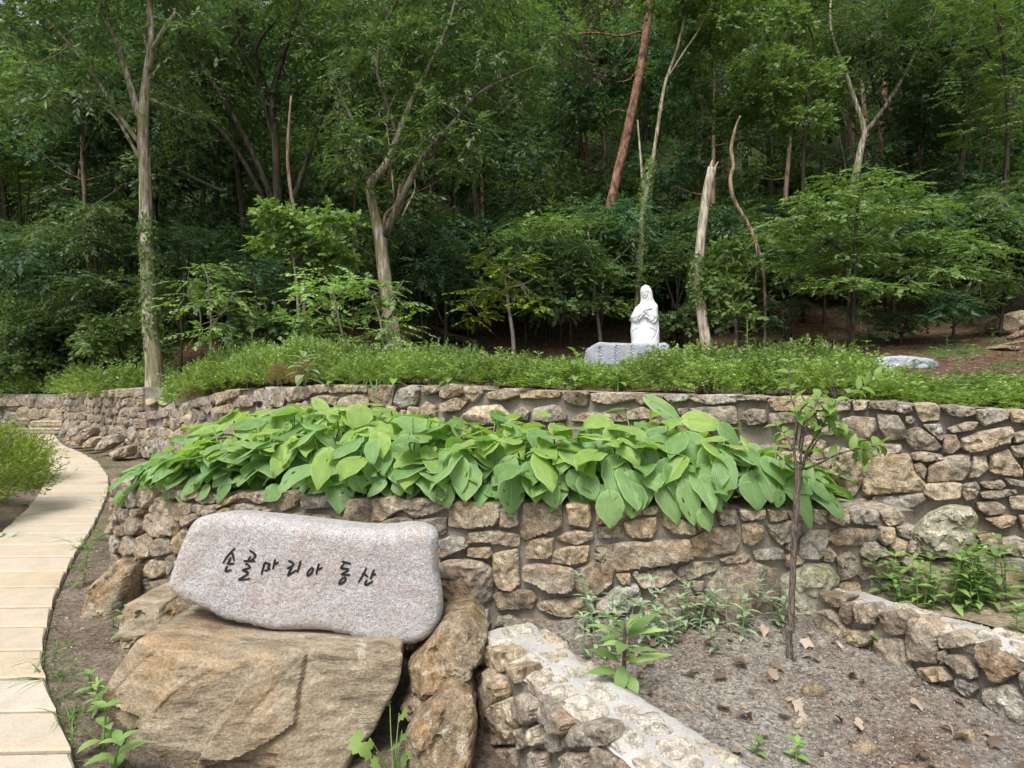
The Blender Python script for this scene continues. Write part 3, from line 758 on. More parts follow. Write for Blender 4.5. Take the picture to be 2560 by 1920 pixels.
# --- front planter wall
fw_px = [(340, 4.17), (417, 4.0), (494, 3.88), (689, 3.72), (883, 3.57), (1039, 3.53), (1158, 3.48), (1372, 3.41), (1477, 3.38), (2038, 3.285), (2290, 3.25)]
fxy = [(-2.85, 5.6), (-3.0, 4.95), (-2.99, 4.6), (-2.86, 4.32)] + [((p - 1280) * d / FPX, d) for p, d in fw_px]
fxy = curve_pts(fxy, 260)
FW = Wall(fxy, lambda s: np.full(np.shape(s), 0.788), lambda s: np.full(np.shape(s), -0.15))
K0 = int(np.argmin(FW.px[:130]))
def front_top(s):
    px = np.interp(s, FW.s, FW.px)
    return np.where(px > 2000, 0.785, 0.786) + 0 * s
FW.ztop = front_top
root = empty('planter_wall', (fxy[130, 0], fxy[130, 1], 0.0))
tag(root, 'low curved rubble stone wall holding the broad-leaved plants, behind the lettered stone', 'stone wall')
fpol = [FW.from_px(P, K0) for P in FRONT]
fmoss = [FW.from_px(P, K0) for P in FRONT_MOSSY]
# fill the hidden corner return and the gaps behind the sign
def add_fill(W, polys, s0, s1, zlo, zhi, a, b, seed, gap=0.012):
    out = []
    for P in voronoi_fill(s0, s1, zhi - zlo, a, b, seed, gap):
        P = P + np.array([0, zlo])
        for k in (1.0, 0.75, 0.55):
            Q = P.mean(0) + (P - P.mean(0)) * k
            if clear_of(Q, polys):
                out.append(Q); break
    return out
ffill = add_fill(FW, fpol + fmoss, FW.s[0], FW.s[K0] + 0.16, -0.1, 0.775, 0.16, 0.115, 5)
ffill += add_fill(FW, fpol + fmoss + ffill, FW.s[K0] + 0.16, FW.s[-1], -0.1, 0.775, 0.17, 0.11, 6)
ffill += add_fill(FW, fpol + fmoss + ffill, FW.s[K0] + 0.1, FW.s[-1], -0.1, 0.775, 0.085, 0.07, 7, 0.006)
build_wall(root, FW, fpol + ffill, [M_STONE, M_STONE_PALE], seed=1, res=14, recess=0.025)
for P in fmoss:
    V, F = stone(P, 77, res=20, bulge=0.06, back=0.12, facet=0.55, rough=0.022, corner=0.08, ledges=0.02)
    part('stone', FW.put(V), F, M_MOSSY, root, smooth=False)

# --- upper terrace wall
UW = Wall(up_xy, lambda s: np.interp(s, UW_S, up_z), lambda s: np.interp(np.interp(s, UW_S, up_px), [300, 600, 700, 2150, 2300, 2800], [0.0, 0.1, 0.55, 0.55, 0.25, 0.25]))
UW_S = UW.s
root = empty('terrace_wall', (up_xy[120, 0], up_xy[120, 1], 0.6))
tag(root, 'long rubble stone retaining wall behind the planter, topped by a green hedge', 'stone wall')
upol = [UW.from_px(P) for P in UPPER]
umoss = [UW.from_px(P) for P in UPPER_MOSSY]
upol += [UW.from_px(P) for P in zpolys(1, "940,385 1000,380 1010,430 950,440; 1010,378 1080,375 1080,420 1020,430; 1085,370 1150,362 1160,420 1090,425; 1155,345 1200,325 1230,370 1170,410; 1200,320 1255,305 1280,350 1235,365; 1260,300 1330,285 1350,340 1290,350; 1335,283 1440,260 1440,320 1360,340")]
def ufill(px0, px1, top_frac, a, b, seed):
    s0, s1 = np.interp(px0, up_px, UW_S), np.interp(px1, up_px, UW_S)
    out = []
    for P in voronoi_fill(s0, s1, 1.0, a, b, seed, 0.0):
        zt, zb = UW.ztop(P[:, 0]) - 0.02, UW.zbot(P[:, 0])
        Q = np.column_stack([P[:, 0], zb + (zt - zb) * P[:, 1]])
        c = Q.mean(0)
        for k in (0.93, 0.72, 0.55):
            E = c + (Q - c) * k
            if clear_of(E, upol + umoss):
                out.append(E); break
    return out
ufl = ufill(330, 640, 1, 0.26, 0.2, 21)
ufl += ufill(640, 1000, 1, 0.2, 0.2, 22)
ufl += ufill(1000, 1950, 1, 0.2, 0.22, 24)
ufl += ufill(1950, 2790, 1, 0.17, 0.13, 23)
upol = upol + ufl; ufl = ufill(2000, 2790, 1, 0.09, 0.08, 25)
build_wall(root, UW, upol + ufl, [M_STONE, M_STONE_PALE], seed=2, res=13, thick=0.36, recess=0.042)
for P in umoss:
    V, F = stone(P, 78, res=24, bulge=0.09, back=0.12, facet=0.6, rough=0.024, corner=0.08, ledges=0.025)
    part('stone', UW.put(V), F, M_MOSSY, root, smooth=False)

# --- the same terrace's far stretch beside the path, with its sloping capped end
ax_px, ax_xy = plan_from_px([(160, 15.9), (215, 14.4), (290, 12.6), (356, 11.3)], 60)
AW = Wall(ax_xy, lambda s: np.interp(s, AW_S, EYE - (np.interp(ax_px, [160, 194, 350], [982, 979, 967]) - HZ) * ax_xy[:, 1] / FPX), lambda s: np.full(np.shape(s), -0.02))
AW_S = AW.s
root = empty('path_side_wall', (ax_xy[30, 0], ax_xy[30, 1], 0))
tag(root, 'rough rubble wall rising beside the far bend of the path, with a sloping flat cap', 'stone wall')
def wfill(W, a, b, seed, k=0.94):
    out = []
    for P in voronoi_fill(W.s[0], W.s[-1], 1.0, a, b, seed, 0.0):
        zt, zb = W.ztop(P[:, 0]) - 0.01, W.zbot(P[:, 0])
        Q = np.column_stack([P[:, 0], zb + (zt - zb) * P[:, 1]]); c = Q.mean(0)
        out.append(c + (Q - c) * k)
    return out
build_wall(root, AW, wfill(AW, 0.30, 0.17, 31), [M_STONE_SMALL, M_STONE_SMALL], seed=3, res=7, bulge=0.06, thick=0.8, recess=0.05)
# sloping cap: flat plates laid on a ramp from the tall end down to the lower wall
rampb = [at(352, 968, 11.5), at(352, 968, 13.0), at(430, 975, 12.6), at(440, 1020, 10.3), at(362, 1026, 11.5)]
B = np.array(rampb); Bl = B.copy(); Bl[:, 2] = 0.2
part('ramp_bed', np.vstack([B - [0, 0, 0.03], Bl]), [(0, 1, 2, 3, 4), (9, 8, 7, 6, 5)] + [(i, i + 5, (i + 1) % 5 + 5, (i + 1) % 5) for i in range(5)], M_STONE_SMALL, root, smooth=False)
for k, P in enumerate(zpolys(1, "925,235 1000,232 1010,290 930,300; 1005,232 1090,250 1095,290 1015,290; 930,305 1010,295 1010,340 940,375; 1015,296 1100,295 1105,345 1060,365 1015,345")):
    D = np.interp(P[:, 1], [967, 1027], [12.3, 10.6])
    W3 = np.array([at(a, b, d) for (a, b), d in zip(P, D)])
    V, F = stone(W3[:, :2], 300 + k, res=6, bulge=0.02, back=0.05, facet=0.05)
    co = np.linalg.lstsq(np.column_stack([B[:, :2], np.ones(5)]), B[:, 2], rcond=None)[0]
    Z = V[:, 0] * co[0] + V[:, 1] * co[1] + co[2] + V[:, 2]
    part('cap_slab', np.column_stack([V[:, :2], Z]), F, M_STONE_PALE, root)

# --- far wall beyond the path and the steps
bw = np.column_stack([np.linspace(-15.5, -11.7, 50), np.linspace(17.6, 16.5, 50)])
BW = Wall(bw, lambda s: np.full(np.shape(s), 1.05), lambda s: np.full(np.shape(s), -0.02))
root = empty('far_wall', (bw[25, 0], bw[25, 1], 0))
tag(root, 'distant tan rubble wall closing the far end of the path', 'stone wall')
build_wall(root, BW, wfill(BW, 0.42, 0.24, 41), [M_STONE_SMALL, M_STONE_PALE], seed=4, res=6, bulge=0.04, thick=0.4)
root = empty('stone_steps', (-12.2, 15.9, 0))
tag(root, 'three low stone steps at the far end of the path', 'steps')
for k, (a, b) in enumerate([(40, 160), (78, 186), (146, 196)]):
    y0 = 15.85 + 0.3 * k; x0, x1 = (a - 1280) * y0 / FPX, (b - 1280) * y0 / FPX
    z0, z1 = 0.17 * k, 0.17 * (k + 1)
    V, F = stone(np.array([(x0, z0), (x1, z0), (x1, z1 - 0.05), (x0, z1 - 0.05)]), 500 + k, res=10, bulge=0.015, back=0.5, corner=0.03, facet=0.03)
    r_ = part('riser', np.column_stack([V[:, 0], y0 - V[:, 2], V[:, 1]]), F, M_STONE_SMALL, root)
    V, F = stone(np.array([(x0 - 0.02, y0 - 0.03), (x1 + 0.02, y0 - 0.03), (x1 + 0.02, y0 + 0.5), (x0 - 0.02, y0 + 0.5)]), 520 + k, res=10, bulge=0.008, back=0.055, corner=0.03, facet=0.01, bevel=0.1)
    part('tread', np.column_stack([V[:, 0], V[:, 1], z1 - 0.008 + V[:, 2]]), F, M_STONE_PALE, root)

# --- the two low walls round the gravel bed
def low_wall(name, label, face_xy, ztop_f, zbot_f, face_polys, top_polys, ztop_plane, width, seed, a, b):
    W = Wall(face_xy, ztop_f, zbot_f)
    root = empty(name, (face_xy[len(face_xy) // 2][0], face_xy[len(face_xy) // 2][1], 0))
    tag(root, label, 'stone wall')
    fp = [W.from_px(P) for P in face_polys]
    zt = float(np.max(W.ztop(W.s)))
    for P in voronoi_fill(W.s[0], W.s[-1], 1.0, a, b, seed, 0.0):
        z0, z1 = W.zbot(P[:, 0]), W.ztop(P[:, 0]) - 0.015
        Q = np.column_stack([P[:, 0], z0 + (z1 - z0) * P[:, 1]]); c = Q.mean(0)
        for k in (0.92, 0.7):
            E = c + (Q - c) * k
            if clear_of(E, fp):
                fp.append(E); break
    build_wall(root, W, fp, [M_STONE, M_STONE_PALE], seed=seed, res=13, bulge=0.035, thick=width, recess=0.02, capz=-1)
    # pale mortar on top
    ns = 70; ss = np.linspace(W.s[0], W.s[-1], ns); rows = []
    for j, k in enumerate(np.linspace(0.03, 1.0, 9)):
        w = -width * k * np.ones(ns) + 0.015 * fbm(np.column_stack([ss, np.full(ns, j * 1.0), np.zeros(ns)]), 9, 3, 0.5, seed + j)
        z = W.ztop(ss) + 0.004 + 0.02 * fbm(np.column_stack([ss, np.full(ns, k), np.zeros(ns)]), 7, 4, 0.6, seed + 40) - (0.02 if j in (0, 8) else 0)
        rows.append(np.column_stack([W.xyw(ss, w), z]))
    part('cap_mortar', np.vstack(rows), grid_faces(9, ns)[:, ::-1], M_CAP, root)
    r = random.Random(seed)
    for k, P in enumerate(voronoi_fill(W.s[0] + 0.02, W.s[-1], width * 0.97, 0.19, 0.125, seed + 5, 0.004)):
        c = P.mean(0); Q = c + (P - c) * r.uniform(0.76, 1.0)
        V, F = stone(Q, seed * 77 + k, res=12, bulge=0.010, back=0.05, facet=0.06, bevel=0.10, rough=0.012, corner=0.06, grow=0.04, ledges=0.006)
        X = np.column_stack([W.xyw(V[:, 0], -V[:, 1]), W.ztop(V[:, 0]) + V[:, 2] + r.uniform(-0.006, 0.006)])
        part('cap_stone', X, F, M_CAPSTONE, root, smooth=False)
    return W
NW_xy = curve_pts([(-0.19, 3.10), (-0.125, 2.97), (0.0, 2.74), (0.122, 2.51), (0.308, 2.21), (0.78, 1.45)], 60)
NWALL = low_wall('garden_edging_wall', 'low rubble wall with a pale mortared top, running forward beside the tan boulder', NW_xy, lambda s: np.full(np.shape(s), 0.18), lambda s: np.full(np.shape(s), -0.42), NEAR, NEAR_TOP, lambda P: np.full(len(P), 0.18), 0.35, 11, 0.14, 0.30)
RW_xy = curve_pts([(1.60, 3.27), (1.66, 3.13), (1.76, 2.9), (1.88, 2.62), (2.02, 2.37), (2.35, 1.75)], 60)
RZ = lambda s: np.interp(s, [0, 1.7], [0.345, 0.43])
RWALL = low_wall('side_edging_wall', 'low rubble wall with a mortared top on the far side of the gravel bed, beside green weeds', RW_xy, RZ, lambda s: np.full(np.shape(s), 0.0), RIGHT, RIGHT_TOP, lambda P: np.interp(P[:, 0], [2045, 2560], [0.35, 0.41]), 0.26, 12, 0.15, 0.33)

# --- soil inside the planter, gravel bed, terrace
def between(name, label, A, B, za, zb, mat, na=60, nb=24, noise=0.02, seed=1, kind='structure'):
    A = curve_pts(A, na); B = curve_pts(B, na); V = []
    for k in np.linspace(0, 1, nb):
        C = A * (1 - k) + B * k
        z = za * (1 - k) + zb * k
        z = z + fbm(np.column_stack([C, np.zeros(na)]), 3.0, 4, 0.55, seed) * noise
        V.append(np.column_stack([C, z]))
    o = part(name, np.vstack(V), grid_faces(nb, na), mat)
    return tag(o, label, kind=kind)
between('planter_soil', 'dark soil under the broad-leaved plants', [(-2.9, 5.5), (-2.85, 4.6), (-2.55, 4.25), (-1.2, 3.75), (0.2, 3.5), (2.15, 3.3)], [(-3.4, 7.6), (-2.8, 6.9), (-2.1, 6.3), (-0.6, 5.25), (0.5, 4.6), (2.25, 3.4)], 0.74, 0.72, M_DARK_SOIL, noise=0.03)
between('gravel_bed', 'gravelly bed with dead leaves between the two low walls', [(0.0, 3.38), (0.18, 3.0), (0.47, 2.5), (0.64, 2.25), (1.12, 1.45)], [(1.7, 3.32), (1.72, 3.1), (1.9, 2.6), (2.05, 2.35), (2.4, 1.7)], np.interp(np.linspace(0, 1, 60), [0, 1], [0.13, 0.10]), np.interp(np.linspace(0, 1, 60), [0, 0.3, 1], [0.22, 0.17, 0.1]), M_GRAVEL_BED, nb=60, noise=0.03, seed=4)
between('terrace_ground', 'weedy earth terrace above the side wall', [(1.84, 3.36), (1.91, 3.22), (2.12, 2.74), (2.26, 2.48), (2.6, 1.86)], [(2.2, 3.5), (2.6, 3.25), (3.0, 2.95), (3.4, 2.6), (4.6, 1.8)], np.interp(np.linspace(0, 1, 60), [0, 1], [0.325, 0.415]), 0.52, M_TERRACE, noise=0.03, seed=6)

# --- path of cream slabs
PR = interp_tab([(0.5, -0.2), (1.2, -0.82), (1.98, -1.42), (2.32, -1.71), (2.82, -2.19), (3.06, -2.41), (3.35, -2.63), (4.0, -3.07), (4.45, -3.34), (5.0, -3.66), (5.95, -4.17), (6.34, -4.4), (6.86, -4.7), (7.68, -5.19), (8.1, -5.46), (9.0, -6.07), (10.5, -7.25), (12.2, -8.85), (13.2, -9.9), (15.7, -12.0)])
PL = interp_tab([(0.5, -1.05), (2.32, -2.56), (4.0, -3.92), (5.95, -5.0), (6.86, -5.52), (7.68, -6.04), (9.0, -6.95), (10.5, -8.05), (12.2, -9.7), (15.7, -12.75)])
path = empty('path', (-4.2, 5.5, 0.0))
tag(path, 'curving path of cream stone slabs on the left', kind='structure')
V = []
ys = np.linspace(0.5, 15.75, 90)
for y in ys: V += [(PL(y) - 0.02, y, 0.008), (PR(y) + 0.02, y, 0.008)]
part('slab_bed', np.array(V), [(2 * i, 2 * i + 1, 2 * i + 3, 2 * i + 2) for i in range(len(ys) - 1)], M_SOIL, path)
y = 0.55; k = 0
rr = random.Random(5)
while y < 15.7:
    dp = (0.30 if y < 3.6 else 0.36) * rr.uniform(0.94, 1.06) * (1.0 if y < 9 else 1.15)
    y1 = min(y + dp, 15.74); g = 0.006 + 0.0006 * y
    slope = 0.035
    def edge(yy, f): return f(yy) 
    nb = 5; yy = np.linspace(y + g, y1 - g, nb)
    out = [(PR(v) + rr.uniform(-0.002, 0.002), v) for v in yy] + [(PL(v) + rr.uniform(-0.01, 0.01), v) for v in yy[::-1]]
    O = np.array(out)
    O[:, 1] += (O[:, 0] - O[:, 0].mean()) * slope
    c = O.mean(0); inn = c + (O - c) * np.array([1 - 0.016, 1 - 0.07])
    zt = 0.026 + rr.uniform(-0.002, 0.002); tl = rr.uniform(-0.003, 0.003)
    m = len(O)
    VV = np.vstack([np.column_stack([O, np.full(m, -0.03)]), np.column_stack([O, np.full(m, zt - 0.008)]), np.column_stack([inn, np.full(m, zt) + (inn[:, 0] - c[0]) * tl])])
    FF = [(i, (i + 1) % m, (i + 1) % m + m, i + m) for i in range(m)] + [(i + m, (i + 1) % m + m, (i + 1) % m + 2 * m, i + 2 * m) for i in range(m)] + [tuple(range(2 * m, 3 * m))]
    part('paving_slab', VV, FF, M_SLAB, path, smooth=False)
    y = y1; k += 1

# ------------------------------------------------------------------ boulders and the lettered stone
SD = 3.0
def px_plane(P, d):
    return np.column_stack([(P[:, 0] - 1280) * d / FPX, EYE - (P[:, 1] - HZ) * d / FPX])
def face_world(V, d, lean=0.0, v0=0.0):
    return np.column_stack([V[:, 0], d - V[:, 2] + lean * (V[:, 1] - v0), V[:, 1]])

SIGN = zpolys(3, "40,500 50,440 75,330 110,230 160,110 220,60 300,45 390,38 480,55 640,65 850,85 1000,105 1160,125 1300,140 1500,140 1600,120 1700,125 1760,145 1785,180 1785,380 1800,470 1818,560 1815,650 1800,720 1760,790 1700,840 1600,862 1460,862 1350,840 1230,810 1120,780 960,765 760,770 640,750 490,715 390,690 330,650 250,620 180,600 110,560 60,520")[0]
SP = px_plane(SIGN, SD)
def sign_face(p):
    p3 = np.column_stack([p, np.full(len(p), 4.2)])
    return 0.058 + 0.018 * fbm(p3, 2.3, 2, 0.5, 12) + 0.007 * fbm(p3, 7.0, 3, 0.5, 13)
def sign_height(p, dist, w):
    e = np.clip(dist / 0.06, 0, 1)
    return sign_face(p) * np.sqrt(1 - (1 - e) ** 2) + 0.003 * fbm(np.column_stack([p, dist]), 22, 3, 0.5, 14) * (dist < 0.06)
V, F = stone(SP, 900, res=42, back=0.24, height=sign_height, corner=0.2, edge_noise=0.006, backrings=7, backnoise=0.02)
root = empty('lettered_stone', (float(SP[:, 0].mean()), SD, float(SP[:, 1].min())))
tag(root, 'long pinkish-grey granite stone with black handwritten Korean lettering, resting on the tan boulder', 'sign stone')
part('stone_block', face_world(V, SD, 0.10, 0.2), F, M_SIGN, root)

LZ = 220 / 2212.0
def strokes(ox, txt):
    out = []
    for ch in txt.strip().split('|'):
        st = []
        for ln in ch.split(';'):
            v = [float(c) for c in ln.replace(',', ' ').split()]
            if len(v) >= 4: st.append(np.array(v).reshape(-1, 2) * LZ + np.array([ox, 1360]))
        out.append(st)
    return out
CH = strokes(520, """545,190 440,290 330,430 265,560; 430,265 470,310 510,390 540,505; 455,410 430,480 390,550; 355,555 450,572 545,570; 385,615 350,690 345,745 400,745 490,718 |
905,245 980,290 1060,360 1060,400 1010,460 955,505; 945,385 920,440 885,500; 775,505 880,510 1075,518; 820,575 890,600 940,650 930,680 830,705 770,725 840,760 905,800 850,860 740,920 690,955 800,960 970,938 |
1335,525 1290,640 1240,860; 1275,600 1330,565 1420,580 1445,610 1400,670 1440,700 1380,735 1310,750; 1580,460 1550,590 1525,715; 1550,600 1610,570 1670,538 |
1910,500 1990,530 2050,590 2010,640 1880,690; 1880,690 2000,680 1970,740 1915,870 2030,800 2130,735; 2235,500 2200,640 2150,800""")
CH += strokes(740, """300,675 225,760 195,850 230,870 310,800 345,720 330,680 295,672; 500,560 465,690 430,845; 470,720 530,695 590,668 |
1075,515 1180,550 1310,580; 1140,575 1070,650 1065,690 1150,700 1240,720 1215,760 1110,815 1075,840 1170,855 1300,855; 1150,915 1080,960 1020,1040 1040,1075 1110,1050 1180,980 1170,930 1145,912 |
1715,670 1640,820 1560,960 1505,1045; 1605,810 1680,850 1755,905; 1910,710 1860,830 1815,965; 1865,850 1910,845 1960,830; 1735,970 1695,1030 1690,1100 1760,1080 1885,1010""")
for st in CH:
    pieces = []
    for S in st:
        C = px_plane(S, SD - 0.07)
        n = max(8, int(np.linalg.norm(np.diff(C, axis=0), axis=1).sum() / 0.004))
        C = curve_pts(C, n)
        T = unit(np.gradient(C, axis=0)); Nn = np.column_stack([-T[:, 1], T[:, 0]])
        hw = 0.0046 * (0.8 + 0.3 * np.sin(np.linspace(0.3, 2.9, n)))
        hw[0] *= 0.55; hw[-1] *= 0.5
        Lf, Rt = C + Nn * hw[:, None], C - Nn * hw[:, None]
        off = 0.0035
        rows = [np.column_stack([Lf, sign_face(Lf) - 0.012]), np.column_stack([Lf, sign_face(Lf) + off]), np.column_stack([Rt, sign_face(Rt) + off]), np.column_stack([Rt, sign_face(Rt) - 0.012])]
        VV = np.vstack(rows); FF = [tuple(int(i) for i in q) for q in grid_faces(4, n)]
        FF += [(0, n, 2 * n, 3 * n), (3 * n + n - 1, 2 * n + n - 1, n + n - 1, n - 1)]
        pieces.append((VV, FF))
    VV, FF = join(pieces)
    part('lettering', face_world(VV, SD, 0.10, 0.2), FF, M_INK, root, smooth=False)

def boulder(name, label, px, d, seed, mat, res=24, back=0.4, bulge=0.10, facet=0.55, nfac=6, lean=0.25, height=None, rings=5, corner=0.08, rough=0.03, backnoise=0.14, group=None, bevel=0.22):
    P = px_plane(np.asarray(px, float), d)
    V, F = stone(P, seed, res=res, bulge=bulge, back=back, facet=facet, nfac=nfac, rough=rough, height=height, corner=corner, edge_noise=0.04, ledges=0.03, backrings=rings, backnoise=backnoise, bevel=bevel)
    o = part(name, face_world(V, d, lean, P[:, 1].max()), F, mat, smooth=False)
    return tag(o, label, 'boulder', group)

BIG = np.array([(352, 1602), (400, 1597), (509, 1601), (600, 1606), (740, 1612), (850, 1618), (964, 1616), (1008, 1630), (999, 1695), (944, 1808), (902, 1858), (870, 1925), (850, 2030), (330, 2030), (297, 1900), (264, 1823), (268, 1753), (288, 1714)], float)
def big_height(p, dist, w):
    # broken faces of the boulder, in photograph pixels of its own plane (hundreds)
    x, y = (p[:, 0] * FPX / 2.8 + 1280) / 100.0, (HZ + (EYE - p[:, 1]) * FPX / 2.8) / 100.0
    z0 = np.zeros_like(x); q = np.column_stack([x, y, z0])
    wob = 0.11 * fbm(q, 0.9, 4, 0.5, 30)
    ridge = (x - 5.2) + (y - 16.05) * 0.74 + wob            # from the top edge down to the left corner
    h = 0.15 - 0.010 * (x - 6.5) + 0.012 * (y - 17.5)
    h = np.minimum(h, 0.155 + 0.085 * ridge)                                   # left of the ridge
    h = np.minimum(h, 0.150 - 0.12 * ((x - 9.05) + (y - 17.0) * 0.42 + wob))   # right side
    h = np.minimum(h, 0.150 - 0.07 * (y - 18.45 - (x - 7.0) * 0.12 + wob))     # undercut at the foot
    h = np.minimum(h, 0.145 - 0.30 * (16.28 + 0.10 * np.sin(x * 2.3) + wob * 0.8 - y))  # broken top edge
    h = np.minimum(h, 0.135 - 0.10 * ((x - 7.2) * 0.75 - (y - 17.6) * 0.65 + wob))       # wide facet, upper right
    plate = smooth01(((x - 6.2) * 0.85 + (y - 17.2) * 0.5 + wob) / 0.05) * smooth01((18.1 - y - (x - 6.6) * 0.45 + wob) / 0.05) * smooth01((7.7 - x + wob) / 0.06)
    h = h + 0.034 * plate
    low = smooth01((3.95 - (y - 17.6) * 0.85 - x + wob) / 0.05) * smooth01((y - 17.35 + wob) / 0.06)
    h = h - 0.05 * low
    h = h - 0.022 * smooth01((y - 18.15 + wob * 0.6) / 0.04) * smooth01((x - 5.7 + wob) / 0.05) * smooth01((7.4 - x) / 0.1)
    crack = np.abs((x - 3.6) - (18.05 - y) * 1.2 + 0.1 * np.sin(y * 5))
    h = h - 0.07 * np.exp(-(crack / 0.05) ** 2) * smooth01((y - 17.5) / 0.1) * smooth01((4.15 - x) / 0.2)
    a = np.column_stack([(x + y) * 1.0, (x - y) * 0.2, z0])                      # diagonal strata
    h = h + ledge(0.020 * fbm(a, 0.8, 4, 0.55, 31), 0.010, 0.85) + 0.006 * fbm(q, 3.0, 4, 0.6, 32) + 0.004 * fbm(q, 11, 3, 0.65, 33)
    h = np.maximum(h, 0.012 + 0.006 * fbm(q, 3, 3, 0.6, 35))
    e = np.clip(dist / 0.03, 0, 1)
    return h * np.sqrt(1 - (1 - e) ** 2)
boulder('boulder', 'big tan boulder with diagonal ridges under the lettered stone', BIG, 2.8, 901, M_BOULDER, res=95, back=0.62, height=big_height, lean=0.14, rings=8, backnoise=0.05, corner=0.1)
def zp(z, t): return zpolys(z, t)[0]
boulder('boulder', 'upright brown rock wedged between the lettered stone and the low wall', zp(3, "1600,960 1680,880 1830,700 2010,690 2100,800 2080,920 1990,980 1830,1060 1720,1150 1620,1130"), 2.98, 902, M_ROCK, res=22, back=0.4, lean=0.2)
boulder('boulder', 'small ochre rock stuck between two brown rocks beside the low wall', zp(3, "1815,1040 1890,965 2000,985 2015,1045 1870,1115"), 2.87, 903, M_BOULDER, res=14, back=0.2, bulge=0.05)
boulder('boulder', 'narrow rock slanting behind the creeping weed by the tan boulder', zp(3, "1545,1250 1690,1100 1830,1070 1850,1120 1620,1330"), 2.9, 904, M_ROCK, res=16, back=0.3, bulge=0.05)
boulder('boulder', 'brown rock with a pale sloping top at the foot of the low wall', zp(3, "1600,1340 1850,1130 2000,1180 2045,1300 2030,1500 1960,1800 1560,1800 1590,1480"), 2.72, 905, M_ROCK, res=24, back=0.35, bulge=0.09)
boulder('boulder', 'rough ochre block wedged at the lower corner of the planter wall', zp(2, "820,600 900,575 1000,590 1100,570 1115,640 1250,740 1080,790 960,840 880,840 825,720"), 3.3, 906, M_BOULDER, res=22, back=0.5, bulge=0.08, lean=0.2)
boulder('boulder', 'small round cobble tucked beneath the lettered stone, next to the ochre block', zp(2, "1105,570 1180,605 1230,645 1220,725 1110,665"), 3.32, 907, M_ROCK, res=12, back=0.25, bulge=0.06)
boulder('boulder', 'lumpy grey cobble in the gap beneath the lettered stone', zp(2, "1222,620 1330,635 1430,700 1300,750 1230,705"), 3.25, 908, M_STONE, res=12, back=0.25, bulge=0.06)
boulder('boulder', 'dark brown rock leaning on the outer corner of the planter wall, by the path', [(246, 1450), (296, 1400), (332, 1415), (340, 1520), (326, 1595), (270, 1602), (238, 1545)], 3.95, 909, M_ROCK, res=24, back=0.15, bulge=0.10, facet=0.5, lean=0.25)
for k, (t, d, lb) in enumerate([("440,560 490,470 540,480 560,540 500,600 450,590", 12.8, 'pale pointed rock at the foot of the path-side wall, farthest of the row'),
        ("500,590 550,490 600,480 610,530 560,600", 12.4, 'tilted slab rock at the foot of the path-side wall, between two others'),
        ("555,600 600,545 640,550 640,610 580,620", 12.0, 'small dark rock at the foot of the path-side wall'),
        ("650,600 680,540 760,525 785,580 700,635 655,630", 11.6, 'dark angular rock jutting from the foot of the path-side wall'),
        ("710,645 800,605 850,600 850,670 760,690", 11.0, 'grey rounded rock lying nearest the left end of the leafy planter'),
        ("400,520 430,480 460,500 450,545 410,550", 14.0, 'low grey rock beside the stone steps')]):
    boulder('boulder', lb, zp(1, t), d, 920 + k, M_STONE_SMALL, res=14, back=0.22, bulge=0.12, lean=0.35, facet=0.6, rings=3, group='rocks along the foot of the far wall')
for k, (px, py, w, h, d, lb) in enumerate([(2515, 815, 55, 40, 15.5, 'grey rock half buried on the bare slope at the wood edge'), (2555, 800, 50, 45, 16, 'larger grey rock at the edge of the wood on the slope'), (2520, 870, 45, 12, 13.5, 'flat small rock on the bare slope'), (700, 930, 40, 18, 9.5, 'pale rock among the low shrubs near the tall ivy-clad tree'), (545, 925, 30, 16, 11, 'flat pale stone on the reddish soil behind the hedge')]):
    a = np.linspace(0, 2 * math.pi, 8, endpoint=False)
    P = np.column_stack([px + w * np.cos(a) * 0.6, py + h * np.sin(a) * 0.6]) + np.random.default_rng(k).uniform(-3, 3, (8, 2))
    d = slope_depth(px, py + h * 0.5) if px > 1500 else d
    boulder('boulder', lb, P, d, 940 + k, M_ROCK, res=10, back=0.4, bulge=0.12)

# ------------------------------------------------------------------ granite blocks
PZ = 250 / 1975.0
def pzp(t):
    v = np.array([float(c) for c in t.replace(',', ' ').split()]).reshape(-1, 2)
    return v * PZ + np.array([1450, 690])
def ped_h(p, dist, w):
    e = np.clip(dist / 0.10, 0, 1)
    g = 0.06 * np.sqrt(1 - (1 - e) ** 2) + 0.02 * fbm(np.column_stack([p, 0 * dist]), 3, 4, 0.55, 51)
    return g - 0.03 * (np.abs(((p[:, 0] * 2.6) % 1.0) - 0.5) < 0.05) * (e > 0.6)
P = pzp("80,1800 90,1640 110,1480 160,1420 300,1350 380,1305 700,1322 1000,1330 1560,1320 1700,1310 1760,1370 1785,1450 1785,1800")
PD = 14.9
o = boulder('granite_plinth', 'wide blue-grey granite plinth under the white statue', P, PD - 0.45, 950, M_GREY_GRANITE, res=26, back=1.0, height=ped_h, lean=0.0, corner=0.08, backnoise=0.01, rings=4)
o['category'] = 'plinth'
P = np.array([(1225, 1420), (1235, 1290), (1290, 1255), (1400, 1248), (1600, 1270), (1640, 1290), (1648, 1360), (1648, 1440)], float) * (860 / 2195.0) + np.array([1700, 400])
o = boulder('granite_block', 'low blue-grey granite block standing alone behind the right part of the hedge', P, 11.6, 951, M_GREY_GRANITE, res=20, back=0.6, lean=0.1, corner=0.1, backnoise=0.02, rings=4, bulge=0.06, facet=0.08)
o['category'] = 'stone block'

